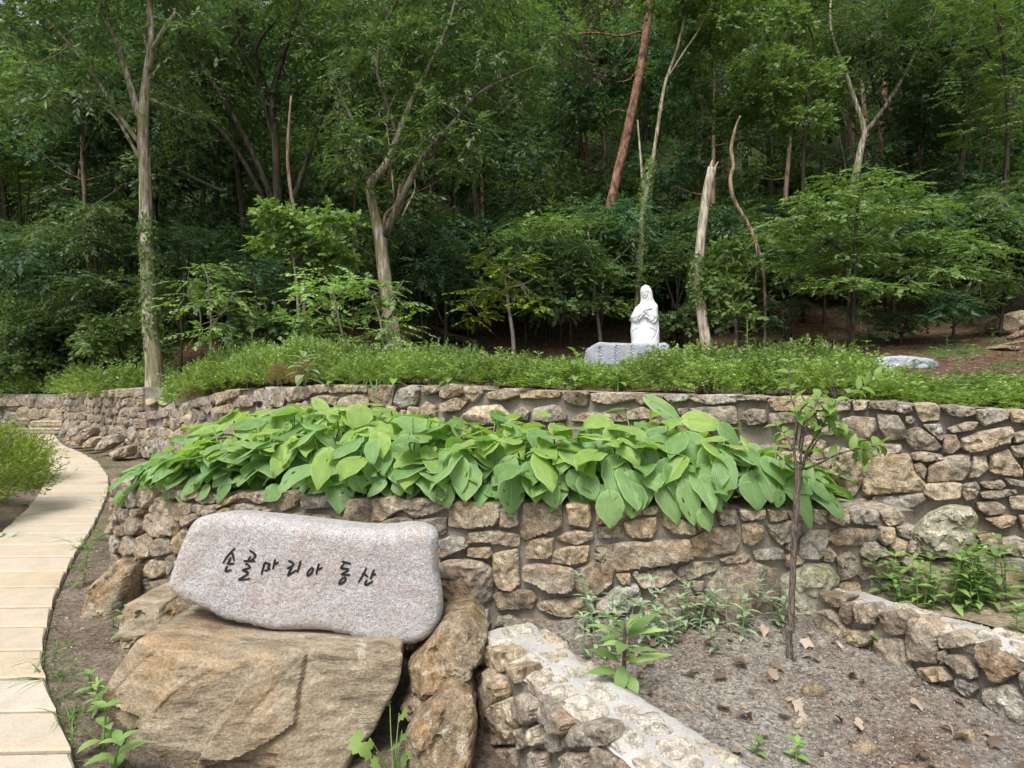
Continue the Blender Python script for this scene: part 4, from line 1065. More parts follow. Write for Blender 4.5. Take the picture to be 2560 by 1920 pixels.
# ------------------------------------------------------------------ statue
def build_statue():
    k = 0.001257
    prof = [(0.0, 1290, 270), (0.12, 1288, 272), (0.30, 1282, 282), (0.48, 1284, 266), (0.60, 1274, 272), (0.67, 1272, 270), (0.74, 1285, 252), (0.82, 1298, 236), (0.89, 1312, 224), (0.945, 1335, 190), (0.985, 1342, 160), (1.03, 1335, 138), (1.09, 1325, 124), (1.15, 1320, 118), (1.22, 1312, 119), (1.28, 1306, 117), (1.34, 1300, 104), (1.39, 1298, 84), (1.43, 1296, 56), (1.45, 1296, 30), (1.458, 1296, 5)]
    pr = np.array(prof); nz, nt = 220, 150
    z = np.linspace(0, 1.458, nz)
    z = np.concatenate([z[:-1], [1.4575]])
    cx = (np.interp(z, pr[:, 0], pr[:, 1]) - 1290) * k; rx = np.interp(z, pr[:, 0], pr[:, 2]) * k
    ker = np.ones(7) / 7
    cx = np.convolve(np.pad(cx, 3, 'edge'), ker, 'valid'); rx = np.convolve(np.pad(rx, 3, 'edge'), ker, 'valid')
    rx[-6:] = np.interp(z[-6:], [z[-7], 1.4576], [rx[-7], 0.001])
    ry = np.interp(z, [0, 0.6, 0.9, 1.03, 1.15, 1.3, 1.458], [0.23, 0.21, 0.15, 0.105, 0.115, 0.125, 0.0])
    ry = np.minimum(ry, np.maximum(rx * 1.15, 0.001))
    th = np.linspace(0, 2 * math.pi, nt, endpoint=False)
    Z, T = np.meshgrid(z, th, indexing='ij')
    X = cx[:, None] + rx[:, None] * np.cos(T); Y = ry[:, None] * np.sin(T)
    front = smooth01((-np.sin(T)) * 2.5)
    U = X / k + 1290; W = 1330 - Z / k                 # statue drawing coordinates
    D = np.zeros_like(X)
    def seg(a, b, r, amp, soft=1.0):
        ax, ay = a; bx, by = b
        t = np.clip(((U - ax) * (bx - ax) + (W - ay) * (by - ay)) / ((bx - ax) ** 2 + (by - ay) ** 2), 0, 1)
        d = np.hypot(U - (ax + t * (bx - ax)), W - (ay + t * (by - ay)))
        return amp * np.sqrt(np.clip(1 - (d / r) ** 2, 0, 1)) * soft
    def groove(pts, r, amp):
        g = np.zeros_like(X)
        for a, b in zip(pts[:-1], pts[1:]):
            ax, ay = a; bx, by = b
            t = np.clip(((U - ax) * (bx - ax) + (W - ay) * (by - ay)) / ((bx - ax) ** 2 + (by - ay) ** 2 + 1e-9), 0, 1)
            d = np.hypot(U - (ax + t * (bx - ax)), W - (ay + t * (by - ay)))
            g = np.maximum(g, np.exp(-(d / r) ** 2))
        return -amp * g
    # robe between the mantle edges is set back, with vertical folds
    xl = np.interp(W, [850, 900, 1000, 1060, 1120, 1330], [1180, 1130, 1115, 1100, 1105, 1090])
    xr = np.interp(W, [850, 920, 1000, 1060, 1200, 1330], [1330, 1365, 1370, 1385, 1390, 1380])
    inr = smooth01((U - xl) / 14) * smooth01((xr - U) / 14) * smooth01((W - 845) / 12)
    D += inr * (-0.035 + 0.010 * np.sin(U * 0.085) + 0.006 * np.sin(U * 0.17 + 1))
    # arms and wide sleeves
    D += np.maximum.reduce([seg((1120, 640), (1030, 800), 95, 0.05), seg((1030, 805), (1330, 690), 75, 0.08), seg((1500, 640), (1470, 800), 90, 0.045), seg((1460, 800), (1290, 690), 80, 0.072), seg((1060, 860), (1160, 790), 75, 0.055), seg((1430, 880), (1330, 780), 80, 0.055)])
    D += np.maximum.reduce([seg((1240, 690), (1390, 655), 26, 0.03), seg((1250, 672), (1380, 640), 22, 0.028), seg((1260, 655), (1370, 625), 20, 0.022)])
    D += groove([(1230, 700), (1300, 685), (1390, 680)], 7, 0.03) + groove([(1230, 735), (1170, 800), (1125, 880)], 9, 0.03) + groove([(1240, 740), (1300, 800), (1355, 830)], 9, 0.03)
    D += groove([(1320, 645), (1385, 665)], 5, 0.015) + groove([(1310, 665), (1375, 680)], 5, 0.012)
    D += groove([(1160, 845), (1260, 850), (1340, 835)], 7, 0.012)
    D += groove([(1370, 940), (1440, 900), (1480, 840), (1450, 760), (1425, 730)], 10, 0.028)
    D += groove([(1375, 1050), (1430, 1075), (1480, 1120)], 9, 0.02) + groove([(1385, 1300), (1430, 1240), (1480, 1180), (1520, 1060), (1530, 900)], 9, 0.022)
    D += groove([(1030, 900), (1070, 940), (1115, 985)], 9, 0.025) + groove([(1110, 1050), (1060, 1080), (1010, 1120)], 9, 0.025) + groove([(1035, 1260), (1075, 1320)], 8, 0.02) + groove([(1525, 1150), (1525, 1330)], 7, 0.012)
    D += groove([(1110, 640), (1160, 625)], 7, 0.015) + groove([(1010, 800), (1060, 770)], 7, 0.015) + groove([(1400, 500), (1440, 455)], 8, 0.018) + groove([(1400, 560), (1470, 610)], 7, 0.012) + groove([(1415, 670), (1450, 660)], 8, 0.018)
    # face opening in the veil and the face inside it
    fe = np.hypot((U - 1276) / 76, (W - 365) / 125)
    hood = smooth01((1.0 - fe) / 0.12)
    D += -0.042 * hood + 0.010 * np.exp(-((fe - 1.06) / 0.08) ** 2)
    fc = np.sqrt(np.clip(1 - ((U - 1270) / 72) ** 2 - ((W - 350) / 112) ** 2, 0, 1))
    D += 0.050 * fc * hood
    D += seg((1258, 325), (1252, 375), 14, 0.016) + seg((1235, 310), (1222, 312), 16, 0.008) + seg((1285, 308), (1305, 310), 18, 0.008)
    D += groove([(1222, 330), (1242, 335)], 8, 0.012) + groove([(1278, 330), (1308, 328)], 9, 0.012) + groove([(1250, 384), (1278, 382)], 5, 0.007) + groove([(1246, 405), (1290, 402)], 6, 0.010) + seg((1255, 396), (1280, 394), 9, 0.006) + seg((1258, 416), (1282, 413), 9, 0.006) + seg((1262, 445), (1280, 443), 20, 0.008)
    D += groove([(1200, 500), (1225, 480), (1240, 430)], 8, 0.012) + groove([(1345, 300), (1360, 400), (1350, 480)], 9, 0.02) + groove([(1205, 300), (1205, 400), (1215, 480)], 8, 0.02)
    D += groove([(1270, 480), (1230, 560)], 8, 0.006) + groove([(1350, 480), (1380, 530)], 8, 0.010)
    D += (1 - front) * 0.0
    Y = Y - D * front
    back = smooth01(np.sin(T) * 2)
    Y += back * 0.008 * np.sin(X * 60) * (Z < 0.95)
    V = np.column_stack([X.ravel(), Y.ravel(), Z.ravel()])
    i = np.arange(nz - 1)[:, None] * nt; j = np.arange(nt)[None, :]; j2 = (j + 1) % nt
    F = np.stack([i + j, i + j2, i + nt + j2, i + nt + j], axis=-1).reshape(-1, 4)
    return V, F
V, F = build_statue()
ang = math.radians(-6)
V = np.column_stack([V[:, 0] * math.cos(ang) - V[:, 1] * math.sin(ang), V[:, 0] * math.sin(ang) + V[:, 1] * math.cos(ang), V[:, 2]])
sc_ = at(1450 + 1290 * PZ, 690 + 1330 * PZ, PD)
V = V + np.array([sc_[0], PD, sc_[2]])
root = empty('statue', (sc_[0], PD, sc_[2]))
tag(root, 'white marble statue of a veiled woman, hands at her chest, on the plinth', 'statue')
part('figure', V, F, M_MARBLE, root)
a = np.linspace(0, 2 * math.pi, 40, endpoint=False)
bw_ = [np.column_stack([sc_[0] + r * np.cos(a), PD + r * 0.85 * np.sin(a), np.full(40, sc_[2] + h)]) for r, h in ((0.30, -0.05), (0.30, 0.01), (0.285, 0.022))]
VB = np.vstack(bw_); FB = [(k * 40 + j, k * 40 + (j + 1) % 40, (k + 1) * 40 + (j + 1) % 40, (k + 1) * 40 + j) for k in range(2) for j in range(40)] + [tuple(range(80, 120))]
part('foot_slab', VB, FB, M_MARBLE, root, smooth=False)

# ------------------------------------------------------------------ leaf meshes
def hosta_leaf_mesh(seed, narrow=False, holes=0):
    r_ = np.random.default_rng(seed); nu, nt = 14, 18
    u = np.linspace(-1, 1, nu + 1); t = np.linspace(0, 1, nt + 1) ** 1.05
    U, T = np.meshgrid(u, t, indexing='ij')
    h = 0.5 * np.sin(np.pi * np.clip(T, 0, 1) ** 0.60) ** 0.82
    h = np.where(T < 0.02, 0.02, h); h[:, -1] = 0.0
    x = U * h * (1 + 0.03 * np.sin(T * 23 + seed))
    y = T - 0.26 * np.abs(U) ** 1.6 * (1 - T) ** 5
    arch = r_.uniform(0.10, 0.30); cup = r_.uniform(-0.10, 0.16); wave = r_.uniform(0.012, 0.035)
    z = -arch * T ** 2 + 0.35 * arch * T - cup * (np.abs(U) ** 1.7) * h * 1.5 - 0.06 * (1 - np.abs(U)) ** 4 * h
    z += wave * np.sin(T * r_.uniform(8, 14) + seed * 2 + U) * U * U
    z += 0.006 * np.cos(U * np.pi * 7) * np.sin(np.pi * T)
    z += r_.uniform(-0.1, 0.1) * U * T
    V = np.column_stack([x.ravel(), y.ravel(), z.ravel()])
    F = grid_faces(nu + 1, nt + 1)
    if holes:
        bad = set()
        for _ in range(holes):
            c = r_.integers(3, nu - 3) * nt + r_.integers(5, nt - 4); bad.add(int(c))
            if r_.random() < 0.5: bad.add(int(c + 1))
        F = np.array([f for i, f in enumerate(F) if i not in bad])
    me = new_mesh('leaf', V, F)
    uv = me.uv_layers.new(name='UVMap')
    li = np.zeros(len(me.loops), dtype=np.int32); me.loops.foreach_get('vertex_index', li)
    UV = np.column_stack([(U.ravel() + 1) / 2, T.ravel()])[li]
    uv.data.foreach_set('uv', UV.astype(np.float32).ravel())
    return me
HL = [hosta_leaf_mesh(i, holes=(0, 0, 2, 0, 0, 3, 0, 1)[i]) for i in range(8)]
HLM = [m.copy() for m in HL]
for m in HL: m.materials.append(M_HOSTA)
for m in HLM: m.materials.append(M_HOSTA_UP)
sv, sf = tube(curve_pts([(0, 0, 0), (0, 0.35, 0.12), (0, 0.75, 0.12), (0, 1, 0)], 7), [0.011] * 7, 5)
ME_STALK = new_mesh('stalk', sv, sf); ME_STALK.materials.append(M_STALK)

def basis(y, n):
    y = unit(y); z = unit(n - y * (n @ y)); x = np.cross(y, z); return x, y, z
def place(me, name, parent, B, y, n, L, Wd, th=None):
    x, yy, z = basis(np.asarray(y, float), np.asarray(n, float))
    k = L if th is None else th
    o = bpy.data.objects.new(name, me)
    b = np.asarray(B) - wloc(parent) if parent is not None else np.asarray(B)
    o.matrix_basis = Matrix(((x[0] * Wd, yy[0] * L, z[0] * k, b[0]), (x[1] * Wd, yy[1] * L, z[1] * k, b[1]), (x[2] * Wd, yy[2] * L, z[2] * k, b[2]), (0, 0, 0, 1)))
    return link(o, parent)

def fwd(px): return float(np.interp(px, FW.px[K0:], FW.xy[K0:, 1]))
def uwd(px): return float(np.interp(px, up_px, up_xy[:, 1]))
# hosta clumps: centres along the planter
hc = []
for px in (395, 470, 560, 650, 745, 840, 935, 1030, 1125, 1225, 1325, 1425, 1520, 1615, 1710, 1800, 1890, 1985):
    d = min(fwd(px) + 0.22, uwd(px) - 0.22); hc.append((px, d))
for px in (520, 640, 765, 890, 1010, 1130, 1250, 1370, 1490, 1600, 1700):
    d = min(fwd(px) + 0.62, uwd(px) - 0.26); hc.append((px, d))
for px in (600, 700, 800, 900, 1000, 1100, 1200):
    hc.append((px + 15, min(fwd(px) + 1.05, uwd(px) - 0.3)))
for px in (620, 720, 830, 940):
    hc.append((px + 30, min(fwd(px) + 1.5, uwd(px) - 0.35)))
hc.sort()
_ones = ['', 'first', 'second', 'third', 'fourth', 'fifth', 'sixth', 'seventh', 'eighth', 'ninth', 'tenth', 'eleventh', 'twelfth', 'thirteenth', 'fourteenth', 'fifteenth', 'sixteenth', 'seventeenth', 'eighteenth', 'nineteenth']
_tens = {2: ('twentieth', 'twenty'), 3: ('thirtieth', 'thirty'), 4: ('fortieth', 'forty'), 5: ('fiftieth', 'fifty'), 6: ('sixtieth', 'sixty')}
def ordinal(n):
    if n < 20: return _ones[n]
    t, u = divmod(n, 10); return _tens[t][0] if u == 0 else f'{_tens[t][1]}-{_ones[u]}'
ORD = [ordinal(i) for i in range(1, 69)]
HOSTA = []
hr = np.random.default_rng(3)
def stalk_to(root, A, B, leaf):
    v = np.asarray(B) - np.asarray(A); L = np.linalg.norm(v)
    o = place(ME_STALK, 'stalk', root, A, v, np.array([0, 0, 1.0]) if abs(v[2]) < 0.9 * L else np.array([0, -1.0, 0.1]), L, 0.5, L * 0.5)
    o.parent = leaf; o.matrix_parent_inverse = leaf.matrix_basis.inverted()
    return o
for i, (px, d) in enumerate(hc):
    c = at(px, HZ, d); c[2] = 0.735
    root = empty('hosta_plant', c)
    tag(root, f'broad-leaved hosta clump in the planter, {ORD[i]} from its path end', 'plant', 'hosta clumps filling the planter')
    HOSTA.append((px, d, root))
    back = d - fwd(px) > 0.4
    n = 27 if not back else 25
    tall = float(np.interp(px, [380, 480, 600, 800, 1000, 1300, 1600, 1800, 1990], [0.55, 0.75, 1.0, 1.15, 1.05, 1.0, 1.15, 1.1, 0.75]))
    for k in range(n):
        az = hr.uniform(0, 2 * math.pi)
        if not back and hr.random() < 0.35: az = hr.uniform(math.pi * 1.15, math.pi * 1.85)
        el = math.radians(hr.uniform(38, 82)); pl = hr.uniform(0.16, 0.52 if back else 0.42) * tall
        dirh = np.array([math.cos(az), math.sin(az) * 0.8, 0])
        b = c + dirh * math.cos(el) * pl + np.array([0, 0, math.sin(el) * pl])
        room = uwd(px) - 0.12
        if b[1] > room: b[1] = room
        L = hr.uniform(0.15, 0.255); tilt = math.radians(hr.uniform(-10, 48) + (62 - math.degrees(el)) * 0.5)
        y = dirh * math.cos(tilt) - np.array([0, 0, math.sin(tilt)])
        if b[1] + y[1] * L > room: y[1] = -abs(y[1])
        nn = np.array([0, 0, 1.0]) + dirh * math.tan(min(tilt, 1.2)) * 0.9 + hr.normal(0, 0.18, 3)
        z = b[2]
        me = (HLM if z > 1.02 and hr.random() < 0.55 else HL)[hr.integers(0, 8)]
        wk = hr.uniform(0.60, 0.74) if px > 455 else hr.uniform(0.36, 0.46)
        o = place(me, 'leaf', root, b, y, nn, L * (1.1 if px < 455 else 1), L * wk)
        if k < 14: stalk_to(root, c + hr.normal(0, 0.02, 3) * [1, 1, 0], b, o)
# traced leaves on the face of the mass: (zoom, base x, y, tip x, y, width)
TR = [(8, 355, 830, 290, 1000, 180), (8, 450, 910, 330, 1060, 150), (8, 460, 1040, 457, 1250, 175), (8, 170, 960, 170, 1155, 200), (8, 30, 1080, 50, 1205, 95), (8, 110, 915, 170, 985, 140), (8, 700, 970, 830, 1090, 140), (8, 690, 1050, 745, 1210, 130), (8, 570, 930, 600, 1015, 130), (8, 520, 1000, 560, 1090, 120),
 (8, 1060, 850, 1020, 970, 150), (8, 1140, 920, 1120, 1140, 200), (8, 1310, 850, 1350, 1025, 190), (8, 1450, 920, 1440, 1060, 120), (8, 1090, 1140, 1100, 1335, 180), (8, 1240, 1090, 1230, 1270, 190), (8, 1440, 1050, 1540, 1310, 190), (8, 1570, 1010, 1670, 1190, 150), (8, 1580, 1080, 1640, 1320, 140), (8, 1720, 870, 1840, 1110, 190), (8, 1700, 1040, 1810, 1225, 140), (8, 1990, 860, 2060, 1040, 175), (8, 2000, 1030, 2050, 1220, 190), (8, 2110, 940, 2150, 1150, 180),
 (8, 1400, 790, 1600, 900, 170), (8, 1560, 770, 1780, 890, 230), (8, 1360, 520, 1565, 660, 110), (8, 1600, 640, 1810, 680, 150), (8, 1820, 690, 1930, 810, 130), (8, 1110, 700, 1150, 815, 160), (8, 990, 760, 1120, 820, 90), (8, 600, 730, 740, 835, 130), (8, 100, 825, 190, 885, 90), (8, 880, 850, 970, 905, 110), (8, 1220, 1000, 1270, 1130, 150), (8, 930, 1020, 1000, 1150, 150), (8, 850, 990, 900, 1110, 110), (8, 1040, 1080, 1010, 1170, 90), (8, 1690, 1240, 1740, 1360, 110),
 (5, 600, 690, 620, 890, 150), (5, 480, 760, 500, 965, 180), (5, 700, 740, 735, 890, 110), (5, 830, 710, 825, 890, 85), (5, 870, 800, 960, 905, 80), (5, 780, 870, 850, 1085, 95), (5, 640, 850, 630, 945, 80),
 (7, 1050, 565, 960, 705, 140), (7, 1260, 550, 1280, 695, 130), (7, 1170, 620, 1120, 790, 140), (7, 1450, 680, 1400, 860, 150), (7, 1640, 545, 1650, 685, 180), (7, 1850, 525, 1800, 722, 190), (7, 1560, 490, 1650, 575, 170), (7, 2080, 600, 1900, 740, 110), (7, 800, 560, 700, 690, 150), (7, 690, 650, 580, 740, 120), (7, 700, 700, 590, 810, 110), (7, 500, 760, 380, 870, 110), (7, 690, 790, 620, 915, 90), (7, 560, 820, 510, 910, 70), (7, 1010, 830, 920, 900, 120), (7, 1330, 790, 1200, 850, 90), (7, 1790, 795, 1800, 870, 100), (7, 2080, 815, 2110, 950, 130), (7, 1690, 795, 1590, 870, 80),
 (7, 1550, 315, 1500, 430, 180), (7, 1100, 335, 940, 395, 110), (7, 1010, 390, 970, 505, 150), (7, 900, 395, 690, 425, 90), (7, 600, 430, 420, 475, 70), (7, 490, 480, 400, 545, 80), (7, 1260, 265, 1350, 335, 80), (7, 1880, 390, 1850, 465, 200), (7, 1290, 430, 1140, 555, 100), (7, 1640, 700, 1560, 765, 90), (7, 880, 640, 940, 760, 110), (7, 1500, 770, 1580, 850, 90), (7, 1980, 700, 2020, 790, 110), (7, 960, 620, 910, 740, 110)]
FB = interp_tab([(960, 0.75), (1000, 0.62), (1050, 0.42), (1100, 0.24), (1150, 0.10), (1200, 0.0), (1240, -0.06), (1400, -0.10)])
for i, (zo, bx, by, tx, ty, w) in enumerate(TR):
    ox, oy = ZO[zo]
    b = np.array([ox + bx * ZK, oy + by * ZK]); t = np.array([ox + tx * ZK, oy + ty * ZK])
    db = min(fwd(b[0]) + float(FB(b[1])), uwd(b[0]) - 0.2)
    L0 = np.linalg.norm(t - b) * db / FPX
    dt = min(db - 0.30 * max(L0, 0.1), fwd(t[0]) - 0.07) if t[1] > 1240 else db - 0.30 * max(L0, 0.1)
    Bp, Tp = at(b[0], b[1], db), at(t[0], t[1], dt)
    y = Tp - Bp; L = np.linalg.norm(y)
    nn = np.array([hr.uniform(-0.35, 0.35), -1.0, 0.75])
    root = min(HOSTA, key=lambda h: abs(h[0] - b[0]) * h[1] / FPX + abs(h[1] - db))[2]
    me = (HLM if b[1] < 1075 and i % 2 else HL)[i % 8]
    o = place(me, 'leaf', root, Bp, y, nn, L * 1.04, w * ZK * db / FPX * 1.02, L * 0.8)
    stalk_to(root, wloc(root) + np.array([0, 0, 0.02]), Bp, o)

# ------------------------------------------------------------------ foliage made of many leaves
def leaves_mesh(C, D, Nn, L, Wd, fold=0.18, mid=0.45):
    """C base points, D directions, Nn normals, one folded leaf (two triangles) each"""
    D = unit(D); S = unit(np.cross(D, Nn)); Nn = np.cross(S, D)
    L = L[:, None]; Wd = Wd[:, None]
    n = len(C); V = np.empty((n, 4, 3))
    V[:, 0] = C
    V[:, 1] = C + D * L * mid + S * Wd * 0.5 - Nn * Wd * fold
    V[:, 2] = C + D * L - Nn * L * 0.12
    V[:, 3] = C + D * L * mid - S * Wd * 0.5 - Nn * Wd * fold
    k = np.arange(n)[:, None] * 4
    F = np.concatenate([k + [0, 1, 2], k + [0, 2, 3]], axis=0)
    return V.reshape(-1, 3), F

def sprays(P, Dr, Up, r_, per=12, length=0.5, L=0.12, Wr=0.36, spread=55, droop=0.25, jit=0.25):
    """P spray starts, Dr directions, Up plane normals -> leaf arrays"""
    n = len(P); Dr = unit(Dr); S = unit(np.cross(Dr, Up)); Up = np.cross(S, Dr)
    t = np.linspace(0.08, 1.0, per)[None, :, None] + r_.uniform(-0.04, 0.04, (n, per, 1))
    ln = (length * r_.uniform(0.65, 1.35, n))[:, None, None]
    side = np.where(np.arange(per) % 2 == 0, 1.0, -1.0)[None, :, None]
    pos = P[:, None] + Dr[:, None] * t * ln - np.array([0, 0, 1.0]) * droop * ln * t * t
    a = np.radians(spread) * (1.15 - 0.75 * t)
    d = Dr[:, None] * np.cos(a) + S[:, None] * side * np.sin(a) - np.array([0, 0, 1.0]) * (droop * t + 0.12)
    d = d + r_.normal(0, jit * 0.6, d.shape)
    nn = Up[:, None] + r_.normal(0, jit, d.shape)
    LL = L * r_.uniform(0.65, 1.3, (n, per))
    return pos.reshape(-1, 3), d.reshape(-1, 3), nn.reshape(-1, 3), LL.ravel(), LL.ravel() * Wr

def ell_points(r_, n, c, rad, shell=0.55):
    v = unit(r_.normal(size=(n, 3))); rr = (shell + (1 - shell) * r_.random(n)) ** 0.6
    return np.asarray(c) + v * np.asarray(rad) * rr[:, None], v

def crown(r_, clumps, dens=1.0, per=12, length=0.5, L=0.12, Wr=0.36, droop=0.25, flat=0.5, jit=0.25, spread=55):
    """clumps: list of (centre, radii); sprays pointing outwards, mostly level"""
    out = []
    for c, rad in clumps:
        rad = np.asarray(rad, float)
        n = max(4, int(dens * 9 * (rad[0] * rad[1] + rad[0] * rad[2] + rad[1] * rad[2]) / (length * length)))
        p, v = ell_points(r_, n, c, rad)
        d = v * np.array([1, 1, 1 - flat]) + r_.normal(0, 0.35, v.shape) * np.array([1, 1, 0.5])
        up = np.array([0, 0, 1.0]) + v * 0.45 + r_.normal(0, 0.25, v.shape)
        out.append(sprays(p - unit(d) * length * 0.5, d, up, r_, per, length, L, Wr, spread, droop, jit))
    A = [np.concatenate(x) for x in zip(*out)]
    return leaves_mesh(*A)

def shrub_mesh(seed, n=330, per=12, L=0.042, Wr=0.48, shoot=0.17, mat=None, rad=(0.40, 0.40, 0.30)):
    r_ = np.random.default_rng(seed)
    v = unit(r_.normal(size=(n, 3))); v[:, 2] = np.abs(v[:, 2]) * 1.25 - 0.5
    rr = (0.45 + 0.55 * r_.random(n)) ** 0.7
    p = v * np.array(rad) * rr[:, None] + np.array([0, 0, rad[2] * 0.75])
    p += np.column_stack([fbm(p, 4, 2, 0.5, seed), fbm(p, 4, 2, 0.5, seed + 1), fbm(p, 4, 2, 0.5, seed + 2)]) * 0.07
    d = np.array([0, 0, 0.9]) + v * np.array([0.8, 0.8, 0.5]) + r_.normal(0, 0.35, v.shape)
    tall = (r_.random(n) < 0.10) & (v[:, 2] > 0.25); p[tall, 2] += 0.07; p[tall] -= 0
    d[tall] = np.array([0, 0, 1.0]) + r_.normal(0, 0.18, (int(tall.sum()), 3))
    A = sprays(p, d, v + r_.normal(0, 0.5, v.shape), r_, per, shoot, L, Wr, 60, 0.0, 0.45)
    V, F = leaves_mesh(*A)
    me = new_mesh('foliage', V, F, smooth=False)
    me.materials.append(mat); return me

SH = [shrub_mesh(i, mat=M_LEAF_BOX) for i in range(5)]
SHY = [shrub_mesh(20 + i, n=900, L=0.034, Wr=0.24, shoot=0.17, mat=M_LEAF_YELLOW) for i in range(2)]
SHR = shrub_mesh(30, n=150, mat=M_LEAF_RUST)
# a few woody stems inside each shrub
def stems_mesh(seed, rad=0.3, h=0.4, n=9):
    r_ = np.random.default_rng(seed); ps = []
    for _ in range(n):
        a = r_.uniform(0, 2 * math.pi); k = r_.uniform(0.3, 1) * rad
        ps.append(tube(curve_pts([(0.03 * math.cos(a), 0.03 * math.sin(a), -0.05), (k * 0.5 * math.cos(a), k * 0.5 * math.sin(a), h * 0.5), (k * math.cos(a), k * math.sin(a), h)], 5), [0.006, 0.005, 0.004, 0.003, 0.002], 4))
    V, F = join(ps); me = new_mesh('stem', V, F); me.materials.append(M_TWIG); return me
ST = [stems_mesh(i) for i in range(2)]

HT_TAB = interp_tab([(250, 905), (430, 925), (560, 885), (650, 872), (760, 862), (850, 866), (980, 878), (1100, 880), (1280, 885), (1400, 900), (1460, 918), (1560, 914), (1620, 892), (1680, 884), (1750, 872), (1850, 872), (2000, 866), (2100, 880), (2180, 922), (2300, 938), (2400, 942), (2560, 955), (2800, 970)])
def put_shrub(name, label, cat, group, X, Y, ztop, meshes, rad, seed, stem=True, zbase=None):
    r = random.Random(seed)
    z0 = float(hill_z(X, Y)[0]) if zbase is None else zbase
    h = max(0.12, ztop - z0)
    root = empty(name, (X, Y, z0)); root.rotation_euler = (0, 0, r.uniform(0, 6.28))
    tag(root, label, cat, group)
    o = bpy.data.objects.new('foliage', r.choice(meshes)); o.scale = (rad / 0.42, rad / 0.42, h / 0.60); link(o, root)
    if stem:
        o = bpy.data.objects.new('stem', r.choice(ST)); o.scale = (rad / 0.42, rad / 0.42, h / 0.5); link(o, root)
    return root
hs = []
s_len = UW_S[-1]
s = np.interp(430, up_px, UW_S)
row = 0
while s < s_len - 0.05:
    px0 = float(np.interp(s, UW_S, up_px))
    hs.append((s, 0.62 + 0.1 * math.sin(s * 7))); hs.append((s + 0.2, 1.12 + 0.12 * math.sin(s * 5)))
    s += 0.40
cand = []
for s, off in hs:
    xy = UW.xyw(np.array([s]), np.array([-off]))[0]
    px = 1280 + FPX * xy[0] / xy[1]
    if px > 2650: continue
    cand.append((px, xy))
cand.sort(key=lambda c: c[0])
for i, (px, xy) in enumerate(cand):
    r = random.Random(i)
    py = float(HT_TAB(px)) + r.uniform(-24, 30)
    zt = EYE - (py - HZ) * xy[1] / FPX
    lab = f'small-leaved hedge shrub above the terrace wall, {ORD[i]} along the row from the path end'
    put_shrub('hedge_shrub', lab, 'shrub', 'small-leaved shrubs forming the hedge on the terrace wall', float(xy[0]), float(xy[1]), zt, SH, r.uniform(0.30, 0.48), i)
N_HEDGE = len(cand)
for i, (px, py, d, rd, zt, lb) in enumerate([(300, 930, 13.3, 0.8, 905, 'rounded green shrub behind the path-side wall, beside the ivy-clad trunk'), (385, 935, 13.8, 0.7, 910, 'round green shrub just behind the sloping wall cap'), (475, 960, 10.3, 0.42, 930, 'round green shrub above the dip in the terrace wall'), (545, 940, 9.3, 0.6, 900, 'green shrub between the dip in the wall and the hedge'), (240, 935, 15.0, 0.8, 925, 'low shrub near the stone steps')]):
    p = at(px, py, d); zz = EYE - (zt - HZ) * d / FPX
    put_shrub('round_shrub', lb, 'shrub', None, p[0], p[1], zz, SH, rd, 50 + i)
for i, (px, d, zt) in enumerate([(480, 9.2, 960), (700, 7.0, 905), (1485, 5.7, 915), (760, 6.9, 900)]):
    p = at(px, 950, d)
    put_shrub('rusty_shrub', ['low shrub with rust-brown dying leaves above the dip in the wall', 'small rusty-leaved shrub in the hedge near the leafy rosette', 'small orange-leaved shrub at the left foot of the plinth', 'small brown-leaved twiggy shrub in the left part of the hedge'][i], 'shrub', None, p[0], p[1], EYE - (zt - HZ) * d / FPX, [SHR], 0.15, 70 + i)
# yellow-green shrubs left of the path
for i, (px, py, d, rd, zt, lb) in enumerate([(-185, 1290, 5.6, 0.42, 1120, 'feathery yellow-green shrub at the left edge, nearest the camera beside the path'), (-135, 1250, 6.9, 0.42, 1095, 'feathery yellow-green shrub at the left edge of the path, middle of three'), (-105, 1190, 8.8, 0.40, 1075, 'feathery yellow-green shrub left of the path, farthest of three'), (-120, 1290, 6.3, 0.8, 1040, 'feathery yellow-green shrub at the frame edge behind the path-side ones'), (-60, 1200, 8.2, 0.8, 1045, 'feathery green shrub behind the middle path-side shrub')]):
    x = (px - 1280) * d / FPX
    put_shrub('feathery_shrub', lb, 'shrub', None, x, d, EYE - (zt - HZ) * d / FPX, SHY, rd, 80 + i, zbase=0.0)

for i in range(14):
    px = -40 + i * 21; d = 18.0 + (i % 3) * 0.7 - max(0, px - 150) * 0.012; p = at(px, 900, d)
    put_shrub('bank_shrub', f'low green shrub on the bank above the far wall, {ORD[i]} from the picture edge', 'shrub', 'low shrubs on the far left bank', p[0], p[1], EYE - (905 + (i * 37) % 22 - HZ) * d / FPX, SH, 0.75, 120 + i)

# ------------------------------------------------------------------ the wood
LEAFSET = {'long': dict(per=12, length=0.55, L=0.15, Wr=0.30, droop=0.35, flat=0.6, jit=0.28), 'flat': dict(per=14, length=0.50, L=0.095, Wr=0.5, droop=0.16, flat=0.85, jit=0.20),
           'round': dict(per=8, length=0.34, L=0.135, Wr=0.72, droop=0.10, flat=0.3, jit=0.5, spread=75), 'small': dict(per=12, length=0.40, L=0.085, Wr=0.5, droop=0.15, flat=0.5, jit=0.4)}

def px_tube(seg, d, depth_slope=0.0, n=None, seed=0, sides=9, wob=0.05):
    S = np.asarray(seg, float); m = len(S); n = n or max(6, 4 * m)
    C = curve_pts(S, n)
    dz = np.linspace(0, depth_slope, n)
    P = np.array([at(c[0], c[1], d + z) for c, z in zip(C, dz)])
    return tube(P, np.maximum(C[:, 2], 1.5) * 0.5 * d / FPX, sides, True, wob, seed), P

